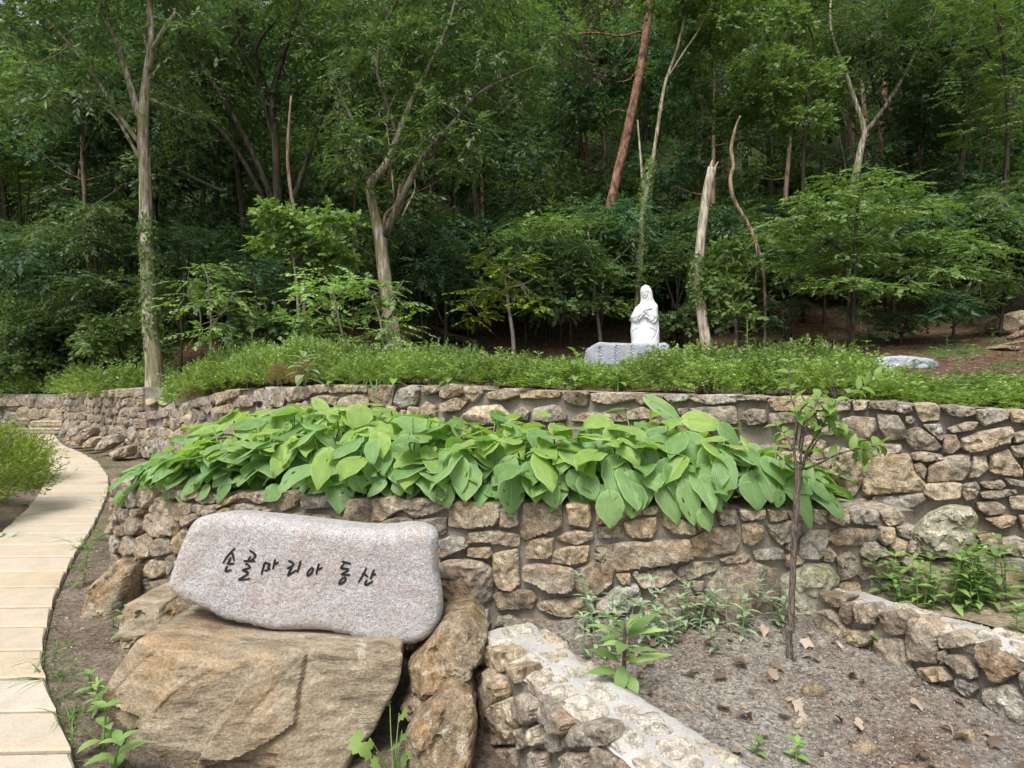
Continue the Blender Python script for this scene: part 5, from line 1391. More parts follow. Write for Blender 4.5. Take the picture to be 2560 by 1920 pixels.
def hero_tree(name, label, cat, d, tubes, clumps=(), leaf='long', lmat=M_LEAF_MID, bark=M_BARK_PALE, dens=1.0, seed=0, limb_slope=0.8, ivy=None, root_down=True, extra_barks=None, twigs=True, wm=0.8, limb_bark=None):
    tubes = [[(p[0], p[1], p[2] * wm) for p in t] for t in tubes]
    r_ = np.random.default_rng(seed + 400)
    base = at(tubes[0][0][0], tubes[0][0][1], d)
    z0 = float(hill_z(base[0], d)[0])
    t0 = [list(p) for p in tubes[0]]
    if root_down and base[2] > z0:          # carry the trunk down to the slope
        py0 = HZ - (z0 - 0.1 - EYE) * FPX / d
        t0 = [[t0[0][0] + (t0[0][0] - t0[1][0]) * 0.1, py0, t0[0][2] * 1.25]] + t0
    base = np.array([base[0], d, min(z0, base[2])])
    root = empty(name, base); tag(root, label, cat)
    limbs = []
    (V, F), P0 = px_tube(t0, d, 0, seed=seed, sides=12)
    part('trunk', V, F, bark, root); limbs.append(P0[len(P0) // 2:])
    for i, s in enumerate(tubes[1:]):
        (V, F), P = px_tube(s, d, r_.uniform(-1, 1) * limb_slope, seed=seed + i, sides=8)
        part('limb', V, F, (extra_barks or {}).get(i, limb_bark or bark), root); limbs.append(P[len(P) // 3:])
    if clumps:
        cl = []; AL = np.vstack(limbs)
        for c in clumps:
            px, py, rx, ry = c[:4]; dd = d + (c[4] if len(c) > 4 else r_.uniform(-0.7, 0.9))
            ctr = at(px, py, dd); k = dd / FPX
            cl.append((ctr, (rx * k, max(rx * k * 0.8, 0.3), ry * k)))
            if twigs:
                j = np.argmin(np.linalg.norm(AL - ctr, axis=1)); a = AL[j]
                mid = (a + ctr) / 2
                for _ in range(2):
                    e = ctr + r_.normal(0, 0.45, 3) * np.array(cl[-1][1])
                    V, F = tube(curve_pts([a, mid + r_.normal(0, 0.06, 3), e], 6), np.linspace(0.013, 0.004, 6), 5)
                    part('branch', V, F, bark, root)
        V, F = crown(r_, cl, dens=dens * 1.9, **LEAFSET[leaf])
        part('crown', V, F, lmat, root, smooth=False)
    if ivy:
        S = np.array(ivy, float); C = curve_pts(S, 40); n = 900
        k = r_.integers(0, 40, n); a = r_.uniform(0, 2 * math.pi, n)
        rad = C[k, 2] * 0.5 * d / FPX * r_.uniform(1.0, 1.25, n)
        cp = np.array([at(C[i, 0], C[i, 1], d) for i in k]); nr = np.column_stack([np.cos(a), np.sin(a), np.zeros(n)])
        cp = cp + nr * rad[:, None] + np.column_stack([np.zeros((n, 2)), r_.uniform(-0.08, 0.08, n)])
        Ls = r_.uniform(0.05, 0.09, n)
        V, F = leaves_mesh(cp, np.column_stack([r_.normal(0, 0.5, n), r_.normal(0, 0.3, n), -np.ones(n)]), nr + r_.normal(0, 0.3, (n, 3)), Ls, Ls * 0.9)
        part('ivy', V, F, M_LEAF_FRESH, root, smooth=False)
    return root

hero_tree('broadleaf_tree', 'tall pale-barked tree with ivy on its lower trunk, near the path', 'tree', 12.0,
    [[(385, 915, 46), (375, 800, 40), (368, 650, 35), (365, 540, 33), (362, 430, 31), (358, 330, 29), (360, 265, 26), (368, 180, 20), (380, 80, 17), (372, 0, 14), (368, -150, 12), (372, -350, 8)],
     [(352, 300, 22), (318, 190, 18), (295, 110, 16), (275, 60, 15), (262, 0, 13), (250, -120, 11), (245, -300, 7)], [(380, 125, 12), (410, 75, 12), (440, 30, 11)], [(348, 358, 13), (300, 290, 11), (245, 205, 9), (170, 105, 7), (90, 20, 5)], [(352, 400, 10), (315, 335, 9), (290, 295, 7), (255, 265, 5)], [(368, 125, 6), (362, 90, 6), (372, 45, 5)]],
    [(150, 70, 130, 55), (210, 40, 110, 45), (110, 160, 130, 48), (190, 235, 90, 30), (60, 240, 110, 40), (40, 60, 110, 70), (440, 20, 60, 35), (455, 250, 60, 22), (500, 285, 45, 18), (420, 130, 40, 30), (300, -60, 160, 50), (100, -80, 180, 70), (480, -70, 140, 50), (140, -220, 260, 90), (420, -250, 250, 90), (300, -390, 260, 70), (230, 150, 60, 22, -1.0), (470, 60, 60, 30, -0.6)],
    'long', M_LEAF_MID, M_BARK_PALE, 0.75, 1, ivy=[(368, 545, 36), (372, 640, 38), (376, 740, 40), (385, 860, 40)], wm=0.88)
hero_tree('broadleaf_tree', 'dark many-stemmed tree spreading above the round-leaved shrub', 'tree', 16.0,
    [[(715, 800, 42), (705, 640, 38), (695, 520, 34), (690, 380, 28), (682, 250, 24), (705, 150, 18), (745, 20, 14), (760, -120, 10)], [(700, 560, 26), (640, 400, 20), (560, 250, 17), (470, 110, 13), (400, 0, 10), (350, -90, 7)], [(705, 560, 24), (755, 440, 20), (790, 330, 18), (835, 215, 15), (862, 90, 12), (900, -60, 8)], [(665, 505, 18), (600, 390, 16), (545, 320, 14), (470, 265, 11), (400, 150, 9), (330, 60, 6)], [(690, 380, 14), (650, 230, 13), (600, 120, 11), (590, 0, 9), (560, -90, 6)], [(560, 480, 14), (440, 420, 11), (370, 350, 8)], [(680, 250, 13), (640, 130, 11), (690, 50, 8)], [(800, 330, 12), (870, 260, 10), (900, 180, 8)]],
    [(430, 130, 120, 60), (540, 90, 130, 60), (650, 60, 110, 60), (770, 110, 110, 60), (500, 230, 110, 45), (620, 260, 90, 45), (760, 250, 80, 50), (560, -40, 200, 60), (760, -50, 180, 70), (850, 60, 80, 60), (400, 300, 90, 40), (480, 360, 80, 35), (850, 330, 70, 40), (380, 20, 100, 50)], 'long', M_LEAF_MID, M_BARK_DARK, 0.6, 2, limb_slope=1.5, wm=0.66)
hero_tree('broadleaf_tree', 'mossy forked tree left of the statue, with dead grey branches in its fork', 'tree', 13.0,
    [[(988, 880, 60), (972, 770, 50), (957, 660, 45), (950, 595, 46), (938, 540, 34), (925, 465, 30), (955, 425, 26), (980, 380, 24), (998, 330, 22), (1030, 250, 17), (1090, 130, 13), (1125, 50, 10), (1150, -60, 7)], [(958, 590, 34), (985, 540, 30), (1012, 480, 25), (1060, 390, 20), (1140, 300, 16), (1190, 240, 13), (1250, 205, 9), (1340, 165, 5)], [(928, 470, 18), (905, 410, 16), (893, 330, 14), (855, 245, 11), (830, 180, 8)], [(992, 340, 15), (965, 250, 14), (945, 180, 12), (955, 80, 10), (1000, -10, 8)], [(962, 580, 14), (985, 545, 17), (1000, 490, 15), (1015, 435, 9)], [(960, 565, 12), (965, 535, 13), (990, 510, 11), (1000, 460, 8)], [(998, 520, 8), (1030, 495, 6), (1048, 500, 4)], [(1005, 540, 7), (1035, 480, 6), (1037, 450, 4)], [(985, 495, 6), (975, 380, 5), (968, 290, 5), (1000, 215, 4)]],
    [(900, 350, 70, 32), (880, 400, 60, 28), (990, 310, 70, 28), (1060, 330, 80, 26), (1100, 420, 70, 22), (1000, 250, 90, 35), (1150, 230, 110, 40), (1230, 150, 120, 50), (1100, 100, 130, 50), (960, 120, 110, 50), (860, 180, 70, 40), (1300, 230, 80, 45), (1150, 20, 170, 50), (930, 20, 130, 50), (1350, 90, 90, 60), (1190, 320, 80, 30), (870, 290, 60, 26), (1000, -90, 220, 60), (1250, -70, 200, 60), (890, 400, 50, 20, -0.7), (1040, 385, 50, 16, -0.7), (880, 330, 50, 22, -0.7), (1100, 250, 60, 20, -0.9), (900, 450, 40, 16, -0.6)], 'long', M_LEAF_MID, M_BARK_PALE, 0.8, 3, extra_barks={4: M_BARK_BROWN, 5: M_BARK_BROWN, 6: M_BARK_DEAD, 7: M_BARK_DEAD, 8: M_BARK_BROWN}, wm=0.70, limb_bark=M_BARK_MID)
hero_tree('pine_tree', 'tall leaning red-barked pine behind the statue', 'tree', 19.0,
    [[(1497, 720, 40), (1500, 620, 40), (1520, 535, 41), (1545, 430, 43), (1575, 300, 41), (1600, 180, 39), (1612, 100, 37), (1625, 0, 35), (1634, -140, 30), (1640, -400, 22)], [(1606, 78, 11), (1550, 90, 9), (1500, 83, 8), (1450, 84, 6), (1390, 95, 4)], [(1602, 92, 10), (1560, 145, 7), (1515, 195, 4)], [(1615, 72, 6), (1655, 62, 5), (1690, 35, 3)], [(1590, 180, 6), (1570, 200, 5), (1540, 205, 3)], [(1570, 280, 5), (1540, 275, 4), (1520, 285, 3)], [(1610, 60, 9), (1570, 30, 7), (1500, -10, 5)]],
    [(1455, 60, 60, 45, 0.3), (1500, 10, 60, 40, 0.0), (1430, 130, 45, 40, 0.5), (1480, 170, 40, 40, 0.0), (1540, -60, 130, 40, 0), (1700, -80, 130, 40, 0), (1650, -250, 240, 70, 0)], 'small', M_NEEDLE, M_BARK_PINE, 0.55, 4, extra_barks={1: M_BARK_DARK, 5: M_BARK_BROWN}, wm=0.54)
hero_tree('broadleaf_tree', 'slender grey tree wrapped in climbing ivy, right beside the leaning pine', 'tree', 17.0,
    [[(1592, 800, 26), (1600, 660, 25), (1605, 560, 23), (1615, 480, 20), (1630, 410, 16), (1640, 350, 14), (1660, 220, 12), (1690, 130, 10), (1715, 30, 8), (1730, -80, 6)], [(1610, 480, 14), (1602, 400, 9), (1594, 300, 6)], [(1672, 190, 8), (1710, 130, 7), (1750, 70, 6), (1785, 0, 5)]],
    [(1730, 60, 70, 40), (1770, 120, 60, 35), (1690, -20, 110, 40), (1830, 60, 80, 40), (1800, -40, 120, 40)], 'round', M_LEAF_FRESH, M_BARK_PALE, 0.6, 5, ivy=[(1597, 680, 34), (1603, 560, 36), (1614, 470, 32), (1628, 400, 24)], wm=0.66)
hero_tree('tree_snag', 'pale broken-off tree trunk standing right of the statue', 'dead tree', 14.0,
    [[(1765, 862, 36), (1755, 790, 31), (1746, 700, 29), (1750, 620, 28), (1764, 500, 27), (1774, 445, 25), (1780, 420, 19)], [(1774, 440, 10), (1778, 412, 8), (1781, 400, 3)], [(1783, 440, 10), (1790, 415, 6), (1796, 404, 2)], [(1768, 450, 9), (1770, 425, 6), (1772, 415, 2)]], (), bark=M_BARK_DEAD, seed=6, limb_slope=0.0, ivy=[(1742, 760, 34), (1740, 700, 36), (1744, 640, 30)], wm=0.80)
hero_tree('dead_tree', 'twisted brown dead stem right of the broken pale trunk', 'dead tree', 15.5,
    [[(1912, 730, 12), (1900, 640, 14), (1872, 565, 16), (1835, 500, 17), (1826, 450, 16), (1833, 415, 15), (1828, 375, 16), (1836, 330, 12), (1850, 290, 8)], [(1880, 575, 8), (1893, 640, 7), (1888, 710, 5)], [(1890, 600, 5), (1850, 640, 4), (1838, 680, 3)]], (), bark=M_BARK_BROWN, seed=7, limb_slope=0.2, wm=0.58)
hero_tree('broadleaf_tree', 'pale double-stemmed tree on the upper right slope', 'tree', 20.0,
    [[(2130, 520, 32), (2140, 440, 29), (2152, 370, 25), (2160, 325, 22), (2130, 230, 16), (2110, 170, 14), (2085, 105, 12), (2075, 40, 9), (2085, -60, 6)], [(2165, 330, 18), (2210, 270, 16), (2255, 200, 14), (2285, 140, 12), (2320, 70, 9), (2360, -20, 6)], [(2080, 95, 6), (2110, 60, 5), (2135, 10, 4)], [(2115, 440, 9), (2108, 390, 8), (2095, 340, 5)]],
    [(2060, 60, 90, 45), (2180, 60, 110, 50), (2320, 60, 100, 50), (2250, 140, 80, 40), (2150, -40, 200, 60), (2400, 120, 90, 50), (2380, -20, 130, 60)], 'long', M_LEAF_MID, M_BARK_PALE, 0.6, 8, wm=0.62, limb_bark=M_BARK_MID)
hero_tree('broadleaf_tree', 'dark crooked tree crossing behind the pale double-stemmed tree', 'tree', 23.0,
    [[(2255, 450, 20), (2245, 370, 19), (2220, 290, 18), (2190, 220, 16), (2165, 120, 14), (2150, 30, 10), (2155, -60, 7)], [(2280, 420, 16), (2272, 350, 15), (2260, 270, 13), (2265, 200, 10), (2270, 100, 7)]], [(2150, 90, 90, 45), (2270, 120, 90, 45), (2200, 0, 140, 50), (2300, 230, 80, 40), (2330, 320, 90, 40)], 'long', M_LEAF_DARK, M_BARK_DARK, 0.6, 9)
hero_tree('pine_tree', 'orange-barked slim pine seen between the upper right trees', 'tree', 26.0, [[(2190, 470, 22), (2198, 380, 20), (2207, 280, 18), (2215, 180, 17), (2218, 80, 15), (2220, -100, 12)]], [(2220, -90, 120, 60)], 'small', M_LEAF_DARK, M_BARK_PINE, 0.5, 10)
hero_tree('broadleaf_tree', 'thin bare-stemmed tree with round bright leaves, right of the leaning pine', 'tree', 18.0,
    [[(2008, 480, 12), (2012, 330, 12), (2022, 235, 12), (2000, 150, 10), (1978, 70, 8), (1968, -20, 6)], [(2020, 240, 7), (2035, 120, 6), (2020, 60, 4)], [(1990, 330, 6), (1950, 220, 6), (1905, 170, 4)], [(1985, 120, 5), (2010, 50, 4)]],
    [(1890, 180, 70, 35), (1950, 150, 60, 30), (2010, 210, 80, 35), (2060, 180, 50, 30), (1960, 60, 70, 40), (1870, 260, 70, 35), (2010, 300, 80, 35), (1940, 230, 60, 30), (1830, 300, 60, 28), (1990, -30, 100, 40)], 'round', M_LEAF_FRESH, M_BARK_DARK, 0.6, 11)
hero_tree('broadleaf_tree', 'slim dark tree at the upper right edge of the picture', 'tree', 17.0, [[(2515, 620, 16), (2515, 470, 14), (2520, 300, 13), (2512, 150, 11), (2490, 30, 8), (2480, -60, 6)], [(2518, 300, 8), (2550, 200, 6), (2580, 120, 4)], [(2516, 220, 7), (2470, 130, 6), (2430, 90, 4)]],
    [(2480, 120, 90, 50), (2540, 60, 90, 60), (2430, 210, 90, 40), (2520, 250, 90, 40), (2450, 330, 90, 35), (2540, 370, 70, 40), (2420, 30, 100, 50), (2500, -60, 160, 60)], 'flat', M_LEAF_FRESH, M_BARK_DARK, 0.6, 12)
hero_tree('broadleaf_tree', 'pair of leaning dark trunks in the wood at far right', 'tree', 21.0, [[(2385, 520, 20), (2400, 440, 18), (2415, 330, 15), (2425, 240, 12), (2430, 120, 8)], [(2440, 480, 14), (2455, 400, 13), (2480, 300, 11), (2500, 240, 8)]], [(2380, 230, 90, 40), (2460, 260, 80, 40), (2340, 330, 70, 35)], 'flat', M_LEAF_MID, M_BARK_DARK, 0.6, 13)
hero_tree('layered_tree', 'small tree with wide flat tiers of leaves, right of the broken trunk', 'tree', 14.0,
    [[(2130, 830, 16), (2134, 720, 13), (2138, 600, 11), (2146, 500, 8), (2150, 430, 5)], [(2120, 830, 10), (2122, 730, 9), (2110, 640, 6)], [(2135, 650, 8), (2050, 590, 5), (1960, 560, 3)], [(2138, 600, 8), (2230, 540, 5), (2330, 520, 3)], [(2132, 740, 8), (2220, 690, 5), (2320, 690, 3)], [(2135, 720, 7), (2060, 690, 5), (1980, 690, 3)]],
    [(2130, 440, 90, 14), (2180, 470, 120, 15), (2060, 500, 110, 15), (2000, 555, 90, 14), (1930, 590, 70, 12), (2160, 540, 130, 16), (2270, 520, 110, 15), (2080, 600, 110, 15), (2230, 600, 120, 15), (2350, 590, 90, 15), (2120, 650, 120, 16), (2290, 660, 110, 16), (2010, 660, 90, 14), (2100, 710, 110, 16), (2220, 720, 110, 16), (2370, 680, 90, 16), (2130, 770, 50, 12), (2440, 620, 80, 18)], 'flat', M_LEAF_FRESH, M_BARK_DARK, 1.0, 14)
# small understorey trees and shrubs with a place of their own
def under(name, label, d, tubes, clumps, leaf, mat, seed, dens=0.9, bark=M_TWIG):
    return hero_tree(name, label, 'shrub', d, tubes, clumps, leaf, mat, bark, dens, seed, limb_slope=0.4)
under('understorey_shrub', 'thin-stemmed shrub with small sparse leaves right of the ivy-clad tree', 10.5, [[(527, 890, 7), (527, 790, 6), (520, 700, 5), (505, 660, 4)], [(527, 820, 5), (560, 780, 4), (590, 760, 3)], [(498, 860, 5), (500, 780, 4), (470, 720, 3)]], [(480, 690, 60, 26), (545, 670, 60, 22), (570, 730, 75, 26), (500, 745, 70, 26), (460, 760, 50, 26), (585, 775, 50, 20), (520, 820, 70, 30)], 'flat', M_LEAF_FRESH, 21, 0.6)
under('understorey_shrub', 'spreading light-green shrub with grey twigs left of the mossy forked tree', 11.0, [[(862, 870, 9), (845, 790, 8), (830, 720, 6), (810, 690, 4)], [(842, 780, 6), (800, 760, 5), (760, 790, 3)], [(838, 750, 5), (880, 700, 4), (900, 690, 3)], [(850, 800, 5), (800, 830, 4), (780, 870, 3)]], [(820, 690, 80, 28), (760, 730, 70, 28), (850, 740, 80, 30), (800, 790, 80, 28), (730, 800, 60, 28), (780, 850, 70, 30)], 'flat', M_LEAF_WEED, 22, 0.8)
under('understorey_shrub', 'bright green drooping shrub in front of the mossy forked trunk', 11.2, [[(960, 890, 8), (950, 800, 6), (930, 740, 5)], [(950, 800, 5), (985, 740, 4), (1010, 700, 3)]], [(950, 720, 70, 28), (1000, 760, 60, 28), (930, 780, 60, 30), (990, 820, 60, 32), (960, 850, 60, 30)], 'flat', M_LEAF_WEED, 23, 0.85)
under('understorey_shrub', 'round-leaved bright shrub around the bare brown stick', 12.0, [[(745, 760, 9), (735, 660, 7), (725, 590, 5)], [(735, 650, 5), (790, 590, 4), (830, 560, 3)], [(735, 640, 5), (690, 570, 4), (670, 540, 3)]], [(680, 535, 50, 26), (740, 560, 60, 28), (790, 590, 60, 30), (840, 545, 50, 26), (700, 610, 60, 28), (820, 640, 60, 30), (770, 660, 60, 26)], 'round', M_LEAF_FRESH, 24, 0.9)
hero_tree('dead_tree', 'thin bare reddish-brown stick rising above the round-leaved shrub', 'dead tree', 12.4, [[(760, 720, 12), (752, 640, 12), (738, 545, 11), (722, 440, 10), (720, 350, 9), (728, 240, 5)]], (), bark=M_BARK_BROWN, seed=25)
under('understorey_shrub', 'small twisted tree with yellowish tufts between the forked tree and the pine', 14.0, [[(1283, 850, 12), (1272, 770, 10), (1262, 700, 8), (1240, 660, 5)], [(1265, 720, 6), (1310, 710, 5), (1345, 690, 3)], [(1262, 700, 6), (1290, 660, 4), (1320, 640, 3)], [(1268, 740, 5), (1220, 720, 4), (1190, 740, 3)]], [(1225, 645, 55, 18), (1275, 670, 60, 20), (1320, 640, 35, 16), (1210, 735, 70, 24), (1260, 720, 60, 22), (1180, 780, 60, 26), (1330, 760, 60, 26)], 'flat', M_LEAF_YELLOW, 26, 0.7)
under('understorey_shrub', 'leafy shrub at the foot of the leaning pine', 16.6, [[(1500, 840, 12), (1490, 760, 10), (1480, 650, 8), (1470, 580, 5)], [(1485, 700, 7), (1420, 640, 5), (1380, 620, 3)], [(1485, 700, 7), (1550, 640, 5), (1590, 600, 3)]], [(1480, 560, 70, 30), (1420, 610, 70, 30), (1530, 600, 70, 34), (1380, 680, 70, 34), (1460, 680, 80, 34), (1560, 690, 70, 36), (1420, 750, 80, 34), (1530, 760, 70, 30), (1340, 620, 50, 26)], 'flat', M_LEAF_FRESH, 27, 1.0)
under('understorey_shrub', 'bright young shrub between the broken trunk and the twisted dead stem', 14.6, [[(1840, 830, 8), (1830, 740, 6), (1815, 660, 5)], [(1830, 740, 5), (1870, 690, 4)]], [(1810, 630, 60, 24), (1850, 660, 50, 22), (1800, 720, 60, 26), (1830, 780, 60, 28), (1790, 670, 40, 24)], 'round', M_LEAF_FRESH, 28, 0.8)
for k, (cx, cy, rx, ry, d, mt, lf, lb) in enumerate([(90, 610, 170, 70, 18.5, M_LEAF_MID, 'long', 'dense feathery-leaved bush at the left edge, middle height'), (240, 560, 130, 60, 17.0, M_LEAF_MID, 'long', 'tall leafy bush left of the ivy-clad trunk'), (70, 770, 160, 65, 18.2, M_LEAF_FRESH, 'long', 'bright feathery bush low at the left edge'), (230, 730, 130, 65, 16.4, M_LEAF_MID, 'flat', 'green bush left of the ivy-clad trunk, below the tall one'), (130, 865, 150, 55, 17.6, M_LEAF_MID, 'round', 'round-leaved dark bush at the wood edge near the steps'), (300, 850, 100, 50, 14.2, M_LEAF_FRESH, 'round', 'bright round-leaved bush at the foot of the ivy-clad trunk'), (50, 400, 130, 70, 19.5, M_LEAF_FRESH, 'flat', 'pale bright foliage bush high at the left edge'),
        (450, 620, 110, 50, 14.5, M_LEAF_DARK, 'flat', 'dark shrub behind the sparse small-leaved shrub'), (640, 680, 110, 50, 13.0, M_LEAF_BLUE, 'flat', 'bluish dark bush behind the round-leaved shrub'), (660, 820, 90, 45, 11.6, M_LEAF_MID, 'round', 'round-leaved bush behind the left part of the hedge'), (1110, 680, 90, 45, 15.5, M_LEAF_BLUE, 'long', 'dark drooping bush right of the mossy forked trunk'), (2380, 760, 110, 45, 14.6, M_LEAF_BLUE, 'flat', 'dark bluish bush right of the tiered tree'), (2250, 800, 90, 30, 15.0, M_LEAF_DARK, 'flat', 'dark bush under the tiered tree'), (2500, 720, 90, 45, 15.0, M_LEAF_MID, 'flat', 'green bush at the right edge above the rocks'), (1960, 780, 70, 35, 15.0, M_LEAF_DARK, 'flat', 'small dark bush left of the tiered tree'), (1690, 640, 70, 60, 16.5, M_LEAF_MID, 'flat', 'bush behind the statue and the broken trunk'), (1690, 800, 50, 24, 16.4, M_LEAF_MID, 'round', 'low bush just behind the statue')]):
    r_ = np.random.default_rng(k + 900)
    cl = [(cx + r_.uniform(-0.75, 0.75) * rx, cy + r_.uniform(-0.8, 0.9) * ry, rx * 0.42, ry * 0.42) for _ in range(11)]
    base_py = HZ - (float(hill_z((cx - 1280) * d / FPX, d)[0]) - EYE) * FPX / d
    tb = [[(cx, base_py, 10), (cx + 5, (base_py + cy) / 2, 8), (cx - 5, cy, 5)]] + [[(cx, (base_py * 0.6 + cy * 0.4), 6), (cx + q * rx * 0.3, (base_py * 0.3 + cy * 0.7), 5), (cx + q * rx * 0.6, cy - ry * 0.3, 3)] for q in (-1, 1, 0.4)]
    under('understorey_shrub', lb, d, tb, cl, lf, mt, 40 + k, 0.8, M_BARK_DARK)

# --- shared background trees
def tree_mesh(seed, H, R, leaf, dens):
    r_ = np.random.default_rng(seed); tb = []; cl = []
    lean = r_.uniform(-0.08, 0.08, 2) * H
    tr = curve_pts([(0, 0, -0.4), (lean[0] * 0.3, lean[1] * 0.3, H * 0.35), (lean[0] * 0.8, lean[1] * 0.8, H * 0.7), (lean[0], lean[1], H * 0.97)], 12)
    tr0 = min(0.16, 0.013 * H); tb.append(tube(tr, np.linspace(tr0, tr0 * 0.2, 12), 8, wob=0.05, seed=seed))
    for k in range(13):
        t = r_.uniform(0.30, 0.95); b = tr[int(t * 11)]; a = r_.uniform(0, 2 * math.pi)
        ln = R * r_.uniform(0.55, 1.1) * (1.15 - 0.55 * t)
        e = b + np.array([math.cos(a) * ln, math.sin(a) * ln, ln * r_.uniform(0.25, 0.8)])
        m = (b + e) / 2 + np.array([0, 0, -0.08 * ln])
        tb.append(tube(curve_pts([b, m, e], 6), np.linspace(0.38 * tr0 * (1.2 - t), 0.075 * tr0, 6), 5))
        cl.append((e, (R * r_.uniform(0.32, 0.5), R * r_.uniform(0.32, 0.5), R * r_.uniform(0.16, 0.28))))
        if k % 2: cl.append((m + [0, 0, 0.3], (R * 0.35, R * 0.35, R * 0.16)))
    cl.append((tr[-1], (R * 0.45, R * 0.45, R * 0.4)))
    V, F = join(tb); tm = new_mesh('trunk', V, F); tm.materials.append(M_BARK_DARK)
    V, F = crown(r_, cl, dens=dens, **leaf)
    cm = new_mesh('crown', V, F, smooth=False); cm.materials.append(M_LEAF_MID)
    return tm, cm
BIGL = dict(per=11, length=0.62, L=0.17, Wr=0.36, droop=0.28, flat=0.6, jit=0.3)
BIGR = dict(per=9, length=0.55, L=0.17, Wr=0.62, droop=0.18, flat=0.4, jit=0.4)
BT = [tree_mesh(60, 9.0, 2.5, BIGL, 0.75), tree_mesh(61, 10.5, 2.7, BIGR, 0.75), tree_mesh(62, 8.0, 2.3, BIGL, 0.75), tree_mesh(63, 11.0, 2.6, BIGL, 0.7), tree_mesh(64, 9.5, 2.6, BIGR, 0.75)]
BS = [tree_mesh(70, 2.6, 1.25, LEAFSET['flat'], 0.8), tree_mesh(71, 2.2, 1.3, LEAFSET['round'], 0.9), tree_mesh(72, 3.0, 1.3, LEAFSET['long'], 0.8)]
MATS = [M_LEAF_DARK, M_LEAF_MID, M_LEAF_MID, M_LEAF_BLUE, M_LEAF_FRESH]
def put_tree(name, label, cat, group, proto, X, Y, sc, rz, mat, bark=None):
    root = empty(name, (X, Y, float(hill_z(X, Y)[0])))
    root.rotation_euler = (0, 0, rz); root.scale = (sc, sc, sc)
    tag(root, label, cat, group)
    for nm, me, m in (('trunk', proto[0], bark), ('crown', proto[1], mat)):
        o = bpy.data.objects.new(nm, me); link(o, root)
        if m is not None:
            o.material_slots[0].link = 'OBJECT'; o.material_slots[0].material = m
def where(px):
    return ['beyond the feathery bushes', 'behind the ivy-clad tree', 'behind the dark many-stemmed tree', 'behind the mossy forked tree', 'left of the leaning pine', 'between the pine and the broken trunk', 'behind the twisted dead stem', 'behind the tiered tree', 'behind the pale double-stemmed tree', 'at the far right edge'][int(min(9, max(0, px // 256)))]
TINT = {M_LEAF_DARK.name: 'dark-leaved', M_LEAF_MID.name: 'green-leaved', M_LEAF_BLUE.name: 'bluish-leaved', M_LEAF_FRESH.name: 'bright-leaved'}
tr_ = random.Random(77)
rows = [(19.5, 2.9, 0.8), (22.5, 3.0, 0.95), (26, 3.1, 1.0), (30, 3.3, 1.05), (34.5, 3.6, 1.1), (39.5, 4.0, 1.15), (45, 4.5, 1.2), (52, 5.2, 1.3), (60, 6.2, 1.4)]
for Yr, sp, sc in rows:
    x = -Yr * 0.98
    while x < Yr * 0.98:
        X = x + tr_.uniform(-0.9, 0.9); Y = Yr + tr_.uniform(-1.3, 1.3); px = 1280 + FPX * X / Y
        x += sp
        if Yr < 21 and (1000 < px < 2600): continue       # open floor behind the statue
        if Yr < 24 and 1480 < px < 1700: continue
        if px < 160 and Yr > 38: continue                  # a little sky at the upper left
        lm = tr_.choice(MATS); zone = 'at the foot of' if Yr < 24 else 'low on' if Yr < 29 else 'halfway up' if Yr < 37 else 'high on' if Yr < 50 else 'at the top of'
        put_tree('woodland_tree', f'{TINT[lm.name]} tree {zone} the wooded slope, {where(px)}', 'tree', 'trees packed together on the wooded slope', tr_.choice(BT), X, Y, sc * tr_.uniform(0.85, 1.2), tr_.uniform(0, 6.28), lm, tr_.choice([M_BARK_DARK, M_BARK_DARK, M_BARK_DARK, M_BARK_BROWN]))
spots = [(tr_.uniform(17.5, 31), tr_.uniform(-60, 2620)) for _ in range(85)] + [(20.2 + 2.2 * (k % 3) / 2 + tr_.uniform(-0.3, 0.3), 1040 + k * 42 + tr_.uniform(-15, 15)) for k in range(37)] + [(16.6 + tr_.uniform(-0.2, 0.8), px + tr_.uniform(-20, 20)) for px in (1080, 1150, 1330, 1400, 1440, 1860, 1960, 2050, 2250, 2330, 2420, 2500)] + [(17.6 + tr_.uniform(-0.3, 0.9), 1100 + k * 95 + tr_.uniform(-30, 30)) for k in range(16)] + [(16.2 + tr_.uniform(-0.5, 0.8), px) for px in (420, 560, 620, 700, 880, 1060)]
for Y, px in spots:
    if Y < 16.3 and 1030 < px < 2560: Y += 4
    X = (px - 1280) * Y / FPX
    lm = tr_.choice([M_LEAF_DARK, M_LEAF_MID, M_LEAF_BLUE, M_LEAF_MID, M_LEAF_FRESH]); zone = 'at the edge' if Y < 21 else 'just inside' if Y < 24 else 'deep in' 
    put_tree('woodland_shrub', f'{TINT[lm.name]} undergrowth shrub {zone} of the wood, {where(px)}'.replace('inside of', 'inside').replace('deep in of', 'deep in'), 'shrub', 'undergrowth shrubs on the wooded slope', tr_.choice(BS), X, Y, tr_.uniform(0.75, 1.25), tr_.uniform(0, 6.28), lm)

